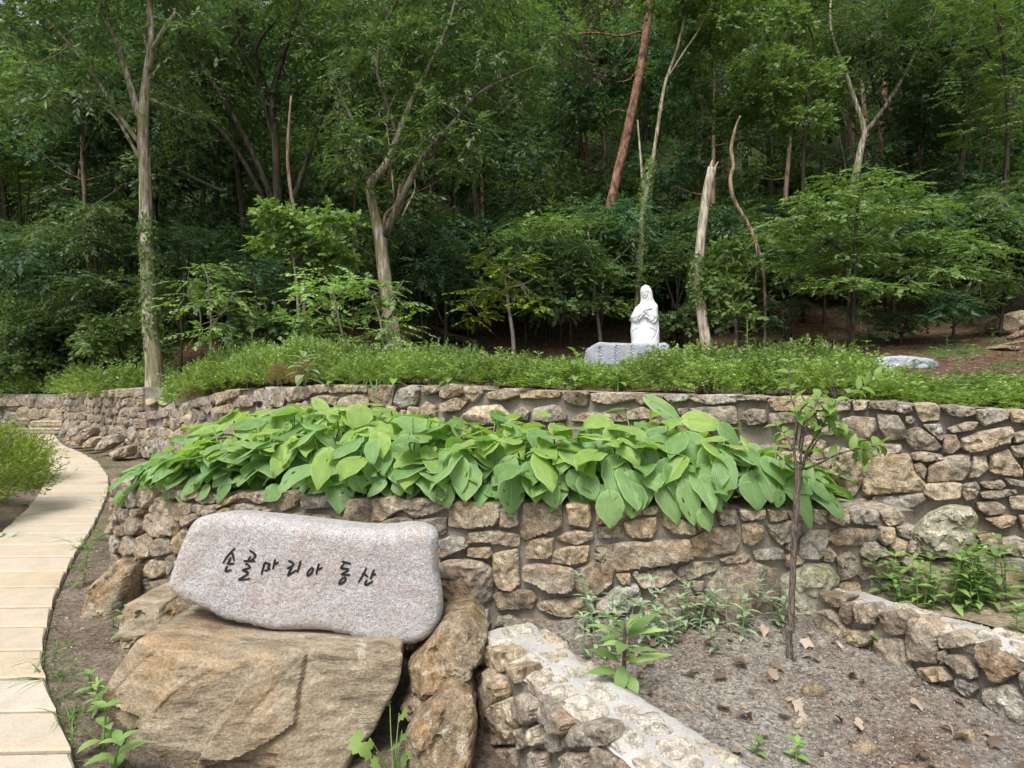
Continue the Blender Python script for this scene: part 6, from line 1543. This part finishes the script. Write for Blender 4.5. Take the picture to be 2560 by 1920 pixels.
# --- fallen logs and sticks on the slope
def log(label, pts, d0, d1, bark, seed, cat='log', name='fallen_log'):
    e0 = slope_depth(pts[0][0], pts[0][1] + pts[0][2] * 0.5); e1 = slope_depth(pts[-1][0], pts[-1][1] + pts[-1][2] * 0.5)
    if abs(e1 - e0) > 2.5 or cat == 'stump': e1 = e0
    C = curve_pts(np.array(pts, float), 14); dd = np.linspace(e0, e1, 14)
    P = np.array([at(c[0], c[1], d) for c, d in zip(C, dd)])
    V, F = tube(P, C[:, 2] * 0.5 * dd / FPX, 9, True, 0.10, seed)
    tag(part(name, V, F, bark), label, cat)
log('dark fallen log lying diagonally right of the mossy forked tree', [(1045, 802, 18), (1090, 815, 20), (1120, 838, 20), (1190, 858, 14)], 15.8, 15.2, M_BARK_BROWN, 1)
log('dark fallen log lying level below the diagonal one', [(1030, 848, 12), (1090, 843, 15), (1150, 850, 15), (1185, 862, 10)], 14.9, 14.8, M_BARK_DARK, 2)
log('short bleached stub of wood standing at the end of the fallen logs', [(1186, 882, 9), (1185, 865, 9), (1190, 850, 7)], 14.4, 14.4, M_BARK_DEAD, 3)
log('pale fallen branch sloping up the bank right of the broken trunk', [(1785, 832, 12), (1840, 805, 12), (1900, 775, 10), (1935, 740, 7)], 15.0, 16.0, M_BARK_DEAD, 4)
log('brown broken wood lying just right of the statue', [(1660, 845, 10), (1700, 830, 12), (1740, 826, 7)], 15.3, 15.6, M_BARK_BROWN, 5)
log('thin grey branch on the slope at the right edge', [(2480, 870, 6), (2520, 860, 7), (2570, 852, 6)], 13.5, 13.8, M_BARK_BROWN, 6)
log('brown rotting log near the rocks at the right edge', [(2525, 845, 14), (2550, 835, 15), (2600, 825, 14)], 14.5, 14.8, M_BARK_BROWN, 7)
log('fallen branch leaning behind the sparse small-leaved shrub', [(545, 855, 7), (600, 830, 7), (665, 790, 6)], 12.0, 13.0, M_BARK_BROWN, 8)
log('broken brown stump behind the green shrubs near the ivy-clad tree', [(505, 935, 28), (506, 915, 24), (510, 902, 14)], 10.2, 10.2, M_BARK_BROWN, 9, 'stump', 'tree_stump')

# ------------------------------------------------------------------ small plants
from mathutils.bvhtree import BVHTree
def bvh_of(name):
    o = bpy.data.objects[name]; off = o.location
    return BVHTree.FromPolygons([v.co + off for v in o.data.vertices], [tuple(p.vertices) for p in o.data.polygons])
BV = {k: bvh_of(k) for k in ('ground', 'gravel_bed', 'terrace_ground', 'planter_soil')}
def top_z(x, y, names=('ground', 'gravel_bed', 'terrace_ground', 'planter_soil')):
    z = -9
    for k in names:
        h = BV[k].ray_cast(Vector((x, y, 5)), Vector((0, 0, -1)))
        if h[0] is not None: z = max(z, h[0].z)
    return z

def strip(B, y, n, L, W, bend=0.3, segs=6, widest=0.4, fold=0.12, power=1.0):
    """one bent lance-shaped leaf -> V, F"""
    x, y, z = basis(np.asarray(y, float), np.asarray(n, float)); V, F = [], []
    p = np.asarray(B, float).copy(); dirv = y.copy()
    for k in range(segs + 1):
        t = k / segs
        w = W * (np.sin(math.pi * t ** (math.log(0.5) / math.log(widest))) ** power if 0 < t < 1 else 0.02) * 0.5
        nn = np.cross(x, dirv)
        V += [p - x * w + nn * w * fold * 2, p.copy(), p + x * w + nn * w * fold * 2]
        if k < segs:
            a = -bend / segs
            dirv = unit(dirv * math.cos(a) + nn * math.sin(a)); p = p + dirv * L / segs
    for k in range(segs):
        a = k * 3
        F += [(a, a + 3, a + 4, a + 1), (a + 1, a + 4, a + 5, a + 2)]
    return np.array(V), F

def weed_mesh(seed, h=0.2, nodes=6, L=0.07, Wr=0.34, mat=M_LEAF_WEED, per=2, stem=M_STALK):
    r_ = np.random.default_rng(seed); ps = []
    lean = r_.normal(0, 0.12, 2) * h
    sp = curve_pts([(0, 0, -0.01), (lean[0] * 0.4, lean[1] * 0.4, h * 0.5), (lean[0], lean[1], h)], 8)
    st = tube(sp, np.linspace(0.0028, 0.0014, 8), 5)
    for k in range(nodes):
        t = (k + 1) / nodes; c = sp[min(7, int(t * 7))]; a0 = k * 1.57 + r_.uniform(-0.3, 0.3)
        for j in range(per if k < nodes - 1 else 4):
            a = a0 + j * 2 * math.pi / (per if k < nodes - 1 else 4); el = 0.25 + 0.5 * t
            l = L * r_.uniform(0.75, 1.2) * (1.0 if k < nodes - 1 else 0.75)
            ps.append(strip(c, (math.cos(a) * math.cos(el), math.sin(a) * math.cos(el), math.sin(el)), (-math.cos(a) * math.sin(el), -math.sin(a) * math.sin(el), math.cos(el) + 0.2), l, l * Wr, 0.8, 5))
    V, F = join([st] + ps)
    me = new_mesh('plant', V, F); me.materials.append(mat); return me

def grass_mesh(seed, n=22, L=0.22, W=0.006, mat=M_GRASS, spread=0.03, bend=1.3, lay=0.5):
    r_ = np.random.default_rng(seed); ps = []
    for _ in range(n):
        a = r_.uniform(0, 2 * math.pi); el = r_.uniform(0.4, 1.4) * (1 - lay * 0.4)
        d = (math.cos(a) * math.cos(el), math.sin(a) * math.cos(el), math.sin(el)); l = L * r_.uniform(0.5, 1.2)
        ps.append(strip((r_.normal(0, spread), r_.normal(0, spread), -0.005), d, (-math.cos(a) * math.sin(el), -math.sin(a) * math.sin(el), math.cos(el) + 0.1), l, W * r_.uniform(0.7, 1.4), r_.uniform(0.5, 1.4) * bend, 5, 0.3))
    V, F = join(ps); me = new_mesh('plant', V, F); me.materials.append(mat); return me

WEED = [weed_mesh(i, h=0.16 + 0.03 * (i % 3), nodes=5 + i % 2, L=0.075) for i in range(5)]
WEED_G = [weed_mesh(10 + i, h=0.13 + 0.03 * i, nodes=5, L=0.06, Wr=0.32, mat=M_LEAF_GREYGREEN) for i in range(4)]
WEED_TALL = [weed_mesh(20 + i, h=0.34, nodes=9, L=0.12, Wr=0.24, mat=M_LEAF_WEED, per=3) for i in range(3)]
GRASS = [grass_mesh(i) for i in range(5)]
GRASS_L = [grass_mesh(10 + i, n=30, L=0.34, W=0.012, lay=0.9, bend=1.7) for i in range(2)]
SMALLW = [weed_mesh(30 + i, h=0.06, nodes=3, L=0.045, Wr=0.5) for i in range(3)]
pr = random.Random(21)
def plant(name, me, X, Y, sc, label, cat, group, z=None, tilt=0.15):
    o = bpy.data.objects.new(name, me)
    o.location = (X, Y, top_z(X, Y) if z is None else z); o.scale = (sc, sc, sc)
    o.rotation_euler = (pr.uniform(-tilt, tilt), pr.uniform(-tilt, tilt), pr.uniform(0, 6.28))
    link(o); return tag(o, label, cat, group)
def gp(px, py, z):
    d = (EYE - z) * FPX / (py - HZ); return (px - 1280) * d / FPX, d
# patch of weeds on the right terrace
n = 0
for k in range(400):
    px, py = pr.uniform(2120, 2640), pr.uniform(1385, 1600)
    e = np.interp(px, [2120, 2264, 2400, 2478, 2640], [1478, 1508, 1545, 1572, 1630])
    if py > e - 4 or (py > 1480 + (px - 2300) * 0.12 and pr.random() < 0.72): continue
    X, Y = gp(px, py, 0.47)
    if Y > uwd(px) - 0.14: continue
    n += 1
    if n > 64: break
    plant('weed', pr.choice(WEED), X, Y, pr.uniform(0.75, 1.3), f'leafy weed on the right terrace, {"along the side wall" if py > e - 45 else "against the terrace wall" if py < 1430 else "mid-patch"}, {"near the planter end" if px < 2230 else "left of the mossy boulder" if px < 2310 else "below the mossy boulder" if px < 2420 else "toward the picture edge"}', 'weed', 'weeds crowding the right-hand terrace')
# pale weeds along the foot of the planter wall
for k in range(54):
    px, py = pr.uniform(1440, 1960), pr.uniform(1545, 1650)
    if py > 1655 - (px - 1440) * 0.12: continue
    X, Y = gp(px, py, 0.14)
    if Y > fwd(px) - 0.1: Y = fwd(px) - 0.12
    plant('weed', pr.choice(WEED_G), X, Y, pr.uniform(0.7, 1.4), f'pale weed at the planter wall foot, {"behind the tall weed" if px < 1620 else "midway to the sapling" if px < 1790 else "close to the sapling"}, {"back" if py < 1590 else "front"} row', 'weed', 'pale weeds at the foot of the planter wall')
for k, (px, py, sc, lb) in enumerate([(1855, 1610, 1.5, 'largest pale-leaved weed in front of the planter wall, nearest the sapling'), (1790, 1640, 1.0, 'small pale weed by itself in front of the others on the gravel'), (2175, 1640, 0.9, 'small round-leaved seedling at the foot of the side wall')]):
    X, Y = gp(px, py, 0.14)
    plant('weed', (WEED_G if k < 2 else SMALLW)[0], X, Y, sc if k < 2 else 2.2, lb, 'weed', None)
for k, (px, py) in enumerate([(1890, 1885), (1990, 1892), (1700, 1600)]):
    X, Y = gp(px, py, 0.12)
    plant('seedling', pr.choice(SMALLW), X, Y, pr.uniform(0.8, 1.3), 'tiny bright green seedling on the gravel bed', 'weed', 'tiny seedlings on the gravel bed')
# the big weed by the low wall: a stem and single leaves
X, Y = gp(1557, 1738, 0.11)
bz = top_z(X, Y)
root = empty('tall_weed', (X, Y, bz)); tag(root, 'tall fleshy weed with long toothed leaves standing beside the low mortared wall', 'weed')
ST_ = [at(1557, 1738, Y), at(1560, 1660, Y), at(1562, 1600, Y), at(1562, 1560, Y)]
ST_[0][2] = bz - 0.01
V, F = tube(curve_pts(ST_, 10), np.linspace(0.011, 0.006, 10), 8); part('stem', V, F, M_PURPLE_STEM, root)
WZ = 500 / 1270.0
for k, (bx, by, tx, ty, w) in enumerate([(412, 520, 485, 640, 85), (402, 460, 380, 640, 85), (388, 455, 235, 365, 60), (420, 465, 690, 398, 50), (395, 515, 200, 515, 60), (415, 385, 605, 368, 34), (408, 330, 395, 350, 85), (400, 290, 205, 320, 50), (395, 270, 215, 205, 36), (412, 300, 580, 140, 60), (415, 285, 670, 240, 40), (408, 250, 530, 120, 38), (400, 250, 340, 140, 40), (404, 260, 400, 165, 40), (408, 270, 440, 150, 36), (400, 420, 470, 430, 70), (404, 330, 300, 330, 40)]):
    b = at(1400 + bx * WZ, 1480 + by * WZ, Y); t = at(1400 + tx * WZ, 1480 + ty * WZ, Y + (0.10 if by < 300 and k % 2 else -0.09))
    if k == 6: t = at(1400 + 392 * WZ, 1480 + 355 * WZ, Y - 0.16)
    v = t - b; L = np.linalg.norm(v) * 1.06
    V, F = strip(b, v + np.array([0, 0, 0.25 * L]), np.array([0, -0.55, 1.0]), L, w * WZ * Y / FPX, 0.7, 9, 0.5, 0.10)
    part('leaf', V, F, M_LEAF_WEED, root)
# weeds and grass along both edges of the path and at the boulder's foot
for k, (px, py, kind, sc, lb) in enumerate([(210, 1470, 't', 0.8, 'broad-leaved weed on the soil beside the path, next to the leaning dark rock'), (285, 1575, 'g', 1.1, 'pale-leaved weed below the dark leaning rock'), (330, 1600, 's', 2.5, 'light green ground weed at the left foot of the tan boulder'), (245, 1780, 't', 0.45, 'single upright weed left of the tan boulder'), (255, 1850, 's', 2.6, 'round-leaved weed at the lower left of the tan boulder'), (285, 1890, 's', 2.4, 'small weed at the bottom left corner of the tan boulder'), (230, 1740, 's', 1.6, 'small weed between the path and the tan boulder')]):
    X, Y = gp(px, py, -0.02)
    plant('weed', {'t': WEED_TALL, 'g': WEED_G, 's': SMALLW}[kind][k % 3], X, Y, sc, lb, 'weed', None)
for k, (px, py) in enumerate([(175, 1465), (205, 1370), (240, 1350), (118, 1570), (110, 1660), (112, 1705), (150, 1740), (165, 1800), (180, 1830), (262, 1255), (285, 1210), (270, 1170), (240, 1145), (300, 1150), (215, 1130), (170, 1105), (320, 1140), (300, 1300), (255, 1330), (140, 1620), (190, 1420), (260, 1240), (150, 1690), (200, 1780)]):
    X, Y = gp(px, py, 0.0)
    plant('grass_tuft', pr.choice(GRASS), X, Y, pr.uniform(0.6, 1.0) * (1.0 if py > 1400 else 1.5), 'small grass tuft on the soil strip between the path and the walls', 'grass', 'grass tufts along the right edge of the path', tilt=0.3)
for k, (px, py, lb) in enumerate([(95, 1215, 'big sprawling grass clump leaning over the left edge of the path, nearer one'), (100, 1140, 'sprawling grass clump at the left path edge, farther one'), (20, 1345, 'long grass runner creeping over the path at the left edge'), (110, 1170, 'small leafy clump between the two sprawling grass clumps'), (70, 1260, 'short grass clump left of the path below the nearer sprawling one')]):
    X, Y = gp(px, py, 0.02)
    plant('grass_clump', GRASS_L[k % 2], X - 0.03, Y, (1.5, 1.7, 1.1, 0.9, 0.8)[k], lb, 'grass', None)
# creeping weed in the gap right of the boulder: stems with broad lobed leaves
X, Y = gp(985, 1905, -0.2)
Y = 2.62; X = (985 - 1280) * Y / FPX
root = empty('creeping_weed', (X, Y, -0.22)); tag(root, 'lobed-leaf weed growing from the gap right of the tan boulder', 'weed')
def lobed(B, y, n, L, W):
    x, y, z = basis(np.asarray(y, float), np.asarray(n, float)); pts = []
    for a, r in [(-2.6, .35), (-2.2, .75), (-1.9, .55), (-1.35, .85), (-1.0, .62), (-0.55, .9), (-0.3, .75), (0, 1.05), (0.3, .75), (0.55, .9), (1.0, .62), (1.35, .85), (1.9, .55), (2.2, .75), (2.6, .35)]:
        pts.append(B + y * L * (0.4 + 0.55 * r * math.cos(a)) + x * W * 0.62 * r * math.sin(a) - z * 0.12 * L * r * r)
    V = np.vstack([[B + y * L * 0.4], pts]); return V, [(0, i, i + 1) for i in range(1, len(pts))]
for k, (px, py, w, d) in enumerate([(925, 1845, 60, 2.60), (998, 1782, 40, 2.72), (975, 1762, 18, 2.75), (1005, 1825, 38, 2.70), (985, 1860, 40, 2.62), (940, 1880, 50, 2.58), (1005, 1875, 36, 2.62), (955, 1905, 40, 2.58), (1000, 1905, 40, 2.6), (1025, 1895, 30, 2.62)]):
    c = at(px, py, d); W = w * d / FPX
    V, F = lobed(c, np.array([(px - 975) / 60.0, -0.5, -0.1 + 0.3 * (k % 3)]), np.array([0.1, -1.0, 0.9]), W, W * 1.05)
    lf = part('leaf', V, F, M_LEAF_FRESH, root)
    V, F = tube(curve_pts([(X, Y, -0.24), (X * 0.4 + c[0] * 0.6, (Y + d) / 2, c[2] * 0.6 - 0.1), tuple(c)], 8), np.linspace(0.004, 0.002, 8), 5)
    part('stalk', V, F, M_STALK, lf)
# leafy plants rising through the hedge
def rosette(px, py, d, label, n=12, L=0.16, Wr=0.34, h=0.18, mat=M_LEAF_WEED, sc=1.0, seed=0):
    p = at(px, py, d); L = L * 1.2; h = h * 1.25; r_ = np.random.default_rng(seed); root = empty('leafy_plant', p); tag(root, label, 'plant')
    V, F = tube(curve_pts([tuple(p - [0, 0, 0.1]), tuple(p + [0, 0, h * 0.6]), tuple(p + [0, 0, h])], 6), np.linspace(0.006, 0.004, 6), 6); part('stem', V, F, M_STALK, root)
    for k in range(n):
        t = k / n; a = k * 2.4 + r_.uniform(-0.3, 0.3); el = 0.05 + 0.95 * t; l = L * r_.uniform(0.8, 1.15) * (1 - 0.35 * t)
        V, F = strip(p + [0, 0, h * t], (math.cos(a) * math.cos(el), math.sin(a) * math.cos(el), math.sin(el)), (-math.cos(a) * math.sin(el), -math.sin(a) * math.sin(el), math.cos(el) + 0.15), l, l * Wr, 0.9, 6, 0.5)
        part('leaf', V, F, mat, root)
rosette(760, 945, 6.5, 'big pale-leaved rosette in front of the left part of the hedge', 16, 0.22, 0.36, 0.20, M_LEAF_GREYGREEN, seed=1)
rosette(985, 955, 5.6, 'broad-leaved plant on the wall top below the mossy forked tree', 9, 0.18, 0.36, 0.10, M_LEAF_SAPLING, seed=2)
rosette(1130, 955, 5.3, 'pointed-leaf plant on the wall top, third from the path end', 9, 0.15, 0.34, 0.12, M_LEAF_SAPLING, seed=3)
rosette(1365, 960, 4.95, 'pointed-leaf plant on the wall top left of the plinth', 10, 0.15, 0.32, 0.14, M_LEAF_SAPLING, seed=4)
rosette(1440, 950, 4.95, 'leafy plant with rounded drooping leaves in front of the plinth', 13, 0.14, 0.42, 0.19, M_LEAF_SAPLING, seed=5)
rosette(1545, 965, 4.7, 'small leafy plant on the wall top below the plinth', 9, 0.11, 0.4, 0.1, M_LEAF_SAPLING, seed=6)
rosette(830, 960, 6.2, 'small leafy sprout between rosette and grass on the wall top', 8, 0.12, 0.36, 0.08, M_LEAF_SAPLING, seed=7)
rosette(630, 935, 7.6, 'upright bottlebrush-like bright sprout at the left end of the hedge', 34, 0.09, 0.14, 0.42, M_LEAF_YELLOW, seed=8)
rosette(1868, 930, 5.2, 'tall narrow-leaved sprout poking above the hedge right of the broken trunk', 30, 0.11, 0.14, 0.36, M_LEAF_FRESH, seed=9)
rosette(2480, 1010, 3.75, 'low leafy plant in the hedge at the right', 12, 0.10, 0.36, 0.06, M_LEAF_FRESH, seed=10)
p = at(930, 950, 5.9)
o = plant('grass_clump', GRASS_L[0], p[0], p[1], 1.25, 'long arching grass clump in the hedge left of the mossy forked tree', 'grass', None, z=p[2], tilt=0.05)
# grass on the far left bank
for k in range(46):
    px = pr.uniform(-20, 260); d = pr.uniform(14.5, 18); X = (px - 1280) * d / FPX
    if d < float(np.interp(X, edge_x, edge_y)) + 0.3: continue
    plant('grass_tuft', pr.choice(GRASS), X, d, pr.uniform(1.6, 2.6), 'grass tuft on the bank above the far wall', 'grass', 'grass tufts on the bank above the far wall', z=float(hill_z(X, d)[0]))
for k in range(60):
    px = pr.uniform(1050, 2560); d = pr.uniform(9, 17); X = (px - 1280) * d / FPX
    plant('low_weed', pr.choice(SMALLW + WEED[:2]), X, d, pr.uniform(1.2, 2.6), 'low green weed scattered on the brown litter behind the hedge', 'weed', 'low weeds on the litter slope', z=float(hill_z(X, d)[0]))

# ------------------------------------------------------------------ sapling on the gravel bed
SAD = 2.875
root = empty('sapling', tuple(at(1975, 1668, SAD))); tag(root, 'young tree with a knobbly bare trunk and a bushy head, on the gravel bed', 'sapling')
TP = [(1975, 1690, 20), (1974, 1640, 20), (1972, 1590, 19), (1974, 1572, 27), (1977, 1560, 22), (1979, 1500, 18), (1983, 1420, 17.5), (1984, 1340, 18), (1986, 1322, 23), (1989, 1300, 18), (1992, 1240, 18), (1995, 1190, 21), (1996, 1165, 26)]
C = curve_pts(np.array(TP, float), 60)
P = np.array([at(c[0], c[1], SAD) for c in C])
V, F = tube(P, C[:, 2] * 0.42 * SAD / FPX, 12, True, 0.05, 3); part('trunk', V, F, M_BARK_SAPLING, root)
BR = [([(1992, 1177), (1985, 1116), (1993, 1041), (1976, 987), (1972, 947), (1973, 905)], 8, 0.10, 6), ([(2007, 1173), (2016, 1131), (2049, 1077), (2076, 1029), (2090, 1003)], 8, -0.15, 7), ([(2076, 1029), (2109, 993), (2145, 975), (2190, 948)], 5, 0.05, 7), ([(2013, 1173), (2055, 1155), (2091, 1137), (2145, 1122), (2165, 1128)], 7, -0.2, 6), ([(1982, 1173), (1961, 1155), (1940, 1133)], 7, -0.12, 2), ([(1982, 1122), (1967, 1095), (1943, 1064)], 6, 0.1, 3), ([(2001, 1161), (2007, 1101), (2008, 1071)], 6, -0.05, 0), ([(2016, 1146), (2049, 1095), (2097, 1071), (2136, 1105), (2160, 1150)], 5, 0.05, 8), ([(2000, 1150), (2012, 1080), (2040, 1010), (2060, 975)], 6, 0.12, 7), ([(1998, 1120), (2010, 1060), (2045, 1040), (2100, 1055)], 5, -0.1, 7), ([(1990, 1100), (2000, 1030), (2030, 1000)], 5, -0.18, 6), ([(2145, 1122), (2200, 1112)], 4, 0.0, 5), ([(2040, 1150), (2075, 1145), (2095, 1165)], 5, -0.1, 1)]
lr = np.random.default_rng(9)
SL = []
for i in range(4):
    V, F = strip((0, 0, 0), (0, 1, 0), (0, 0, 1), 1.0, 0.42, 0.3 + 0.35 * i, 7, 0.42, 0.16)
    me = new_mesh('leaf', V, F); me.materials.append(M_LEAF_SAPLING); SL.append(me)
V, F = strip((0, 0, 0), (0, 1, 0), (0, 0, 1), 1.0, 0.5, 2.4, 7, 0.45, 0.5)
ME_DRY = new_mesh('leaf', V, F); ME_DRY.materials.append(M_DEAD_LEAF)
for pts, w, dd, nl in BR:
    C = curve_pts(np.column_stack([np.array(pts, float)]), 16); ds = SAD + np.linspace(0, dd, 16)
    P = np.array([at(c[0], c[1], d) for c, d in zip(C, ds)])
    V, F = tube(P, np.linspace(w, 2.2, 16) * 0.5 * SAD / FPX, 6, True, 0.05, 2)
    br = part('branch', V, F, M_BARK_SAPLING, root)
    nl = int(nl * 1.15)
    for k in range(nl):
        t = 0.35 + 0.65 * (k + 1) / max(nl, 1); j = min(15, int(t * 15)); T = unit(P[min(15, j + 1)] - P[max(0, j - 1)])
        a0 = lr.uniform(0, 6.28)
        for q in (0, 1):
            a = a0 + q * math.pi; s1 = unit(np.cross(T, [0.2, -1, 0.1])); s2 = np.cross(T, s1)
            y = T * 0.55 + (s1 * math.cos(a) + s2 * math.sin(a)) * 0.9 + np.array([0, 0, 0.05])
            L = lr.uniform(0.055, 0.09)
            place(SL[lr.integers(0, 4)], 'leaf', br, P[j], y, np.array([lr.normal(0, 0.3), -0.35, 1.0]), L, L)
for px, py in ((2085, 1165), (2092, 1150), (2105, 1160), (2098, 1185), (2075, 1170), (2138, 1150)):
    place(ME_DRY, 'dry_leaf', root, at(px, py - 10, SAD - 0.15), np.array([0.2, -0.1, -1.0]), np.array([0.3, -1.0, 0.2]), 0.04, 0.04)

# ------------------------------------------------------------------ litter and gravel
gr = np.random.default_rng(14)
def peb(n, sampler, smin, smax, names, name, label, mat):
    base = np.array([(1, 0, 0), (-1, 0, 0), (0, 1, 0), (0, -1, 0), (0, 0, 1), (0, 0, -1)], float)
    bf = np.array([(0, 2, 4), (2, 1, 4), (1, 3, 4), (3, 0, 4), (2, 0, 5), (1, 2, 5), (3, 1, 5), (0, 3, 5)])
    V, F = [], []
    for i in range(n):
        x, y = sampler(); z = top_z(x, y, names)
        if z < -5: continue
        s = smin + (smax - smin) * gr.random() ** 3
        R = np.linalg.qr(gr.normal(size=(3, 3)))[0]
        V.append((base * np.array([1, gr.uniform(0.6, 1), gr.uniform(0.45, 0.8)]) * s * gr.uniform(0.8, 1.2, (6, 1))) @ R.T + np.array([x, y, z + s * 0.25])); F.append(bf + 6 * (len(V) - 1))
    tag(part(name, np.vstack(V), np.vstack(F), mat, smooth=False), label, kind='stuff')
def pebble_mat():
    t = NT('pebbles'); c = t.ramp(t.isl(), [(0, (0.16, 0.145, 0.13)), (0.3, (0.34, 0.32, 0.29)), (0.6, (0.24, 0.20, 0.165)), (0.85, (0.40, 0.38, 0.35)), (1, (0.46, 0.44, 0.41))])
    return t.done(t.bsdf(c, 0.9, 0.2))
M_PEB = pebble_mat()
def samp_bed():
    while True:
        y = gr.uniform(1.85, 3.3); x = gr.uniform(0.1, 2.2)
        xl = np.interp(y, [1.4, 2.2, 2.45, 2.97, 3.35], [1.05, 0.62, 0.45, 0.2, 0.1]); xr = np.interp(y, [1.7, 2.35, 2.6, 3.1, 3.3], [2.4, 2.03, 1.88, 1.7, 1.65])
        if xl < x < xr: return x, y
peb(12000, samp_bed, 0.0015, 0.0055, ('gravel_bed',), 'gravel', 'fine grey gravel on the bed between the low walls', M_PEB)
def samp_soil():
    while True:
        y = gr.uniform(2.0, 6.0); x = gr.uniform(-5, -1.0)
        if PR(y) + 0.03 < x < PR(y) + 1.3 and x < -0.9: return x, y
peb(2200, samp_soil, 0.002, 0.008, ('ground',), 'soil_crumbs', 'small stones and crumbs on the soil strip beside the path', M_PEB)
DL = []
for i in range(5):
    V, F = strip((0, -0.5, 0), (0, 1, 0.1), (0, 0, 1), 1.0, 0.34 + 0.11 * i, gr.uniform(0.3, 1.5), 9, 0.36 + 0.06 * i, 0.3 * (1 if i % 2 else -0.5))
    V = V + np.column_stack([0.05 * np.sin(V[:, 1] * 11 + i), np.zeros(len(V)), 0.06 * np.sin(V[:, 0] * 14 + i) + 0.05 * np.sin(V[:, 1] * 9)]); V[::3, 0] += gr.normal(0, 0.035, len(V[::3])); V[2::3, 0] += gr.normal(0, 0.035, len(V[2::3]))
    me = new_mesh('dead_leaf', V - [0, 0, V[:, 2].min()], F); me.materials.append(M_DEAD_LEAF); DL.append(me)
nd = 0
while nd < 120:
    x, y = samp_bed(); 
    if y < 2.0 or (y < 2.5 and gr.random() < 0.45): continue
    o = bpy.data.objects.new('dead_leaf', DL[nd % 5]); s = gr.uniform(0.03, 0.085)
    o.location = (x, y, top_z(x, y, ('gravel_bed',)) + 0.002); o.scale = (s, s, s); o.rotation_euler = (gr.normal(0, 0.18), gr.normal(0, 0.18), gr.uniform(0, 6.28))
    link(o); tag(o, f'curled dry leaf on the gravel, {"near the planter wall" if y > 2.9 else "mid-bed" if y > 2.45 else "toward the camera"}, {"by the low wall" if x < 0.85 else "below the sapling" if x < 1.45 else "by the side wall"}', 'leaf', 'dry leaves on the gravel bed'); nd += 1
# short twigs on the bed
for k, (a, b, w) in enumerate([((1790, 1755), (1900, 1800), 0.004), ((2230, 1905), (2380, 1912), 0.011), ((1905, 1735), (1890, 1800), 0.002), ((2060, 1640), (2110, 1670), 0.002), ((1720, 1745), (1790, 1790), 0.003)]):
    A = np.array([*gp(a[0], a[1], 0.14), 0]); B_ = np.array([*gp(b[0], b[1], 0.14), 0]); pts = []
    for t in np.linspace(0, 1, 7):
        q = A * (1 - t) + B_ * t; q[:2] += gr.normal(0, 0.006, 2); q[2] = top_z(q[0], q[1]) + w * 0.8; pts.append(q)
    V, F = tube(pts, np.linspace(w, w * 0.6, 7), 6)
    tag(part('twig', V, F, M_BARK_BROWN), ['thin dark twig lying across the gravel, left of the sapling', 'thick short stick at the bottom edge of the gravel bed', 'short curved pale twig on the gravel', 'fine rootlet at the foot of the side wall', 'thin twig end near the reddish needles'][k], 'twig')
for k, (px, py, s) in enumerate([(2035, 1728, 0.035), (2160, 1855, 0.03), (2000, 1800, 0.02), (2420, 1830, 0.02)]):
    X, Y = gp(px, py, 0.14); a = np.linspace(0, 2 * math.pi, 9, endpoint=False)
    V, F = stone(np.column_stack([X + s * 1.7 * np.cos(a), Y + s * np.sin(a)]), 990 + k, res=8, bulge=s * 0.8, back=0.01, facet=0.4)
    tag(part('clod', np.column_stack([V[:, 0], V[:, 1], V[:, 2] + top_z(X, Y)]), F, M_ROCK), ['dark clod of earth on the gravel in front of the sapling', 'brown clod in the middle of the gravel bed', 'small clod on the gravel left of centre', 'small clod near the side wall'][k], 'clod')
# fine dead-leaf litter on the slope behind the hedge
n = 9000
px = gr.uniform(880, 2640, n); d = gr.uniform(9, 22, n); X = (px - 1280) * d / FPX; Z = hill_z(X, d)
Ls = gr.uniform(0.04, 0.09, n)
V, F = leaves_mesh(np.column_stack([X, d, Z + 0.015]), np.column_stack([gr.normal(0, 1, n), gr.normal(0, 1, n), gr.normal(0, 0.2, n)]), np.column_stack([gr.normal(0, 0.4, n), gr.normal(0, 0.4, n), np.ones(n)]), Ls, Ls * 0.55, 0.3)
tag(part('leaf_litter', V, F, M_DEAD_LEAF, smooth=False), 'dry brown leaf litter on the slope below the wood', kind='stuff')

def bed_litter(n, smin, smax, name, label, mat, seed, sampler=None, sheet='gravel_bed'):
    sampler = sampler or samp_bed
    r_ = np.random.default_rng(seed)
    XY = np.array([sampler() for _ in range(n * 3)])
    XY = XY[fbm(np.column_stack([XY, np.zeros(len(XY))]), 2.2, 3, 0.5, 3) > r_.uniform(-0.5, 0.25, len(XY))][:n]
    C = [(x, y, top_z(x, y, (sheet,)) + 0.004) for x, y in XY]; L = r_.uniform(smin, smax, len(C))
    L = np.array(L); m = len(C)
    V, F = leaves_mesh(np.array(C), np.column_stack([r_.normal(0, 1, m), r_.normal(0, 1, m), r_.normal(0.1, 0.25, m)]), np.column_stack([r_.normal(0, 0.5, m), r_.normal(0, 0.5, m), np.ones(m)]), L, L * r_.uniform(0.15, 0.6, m), 0.3)
    tag(part(name, V, F, mat, smooth=False), label, kind='stuff')
bed_litter(2600, 0.008, 0.03, 'bed_litter', 'crumbled leaf bits and needles on the gravel bed', M_DEAD_LEAF, 5)
bed_litter(1500, 0.008, 0.035, 'soil_litter', 'leaf bits and debris on the soil strip beside the path', M_DEAD_LEAF, 6, samp_soil, 'ground')
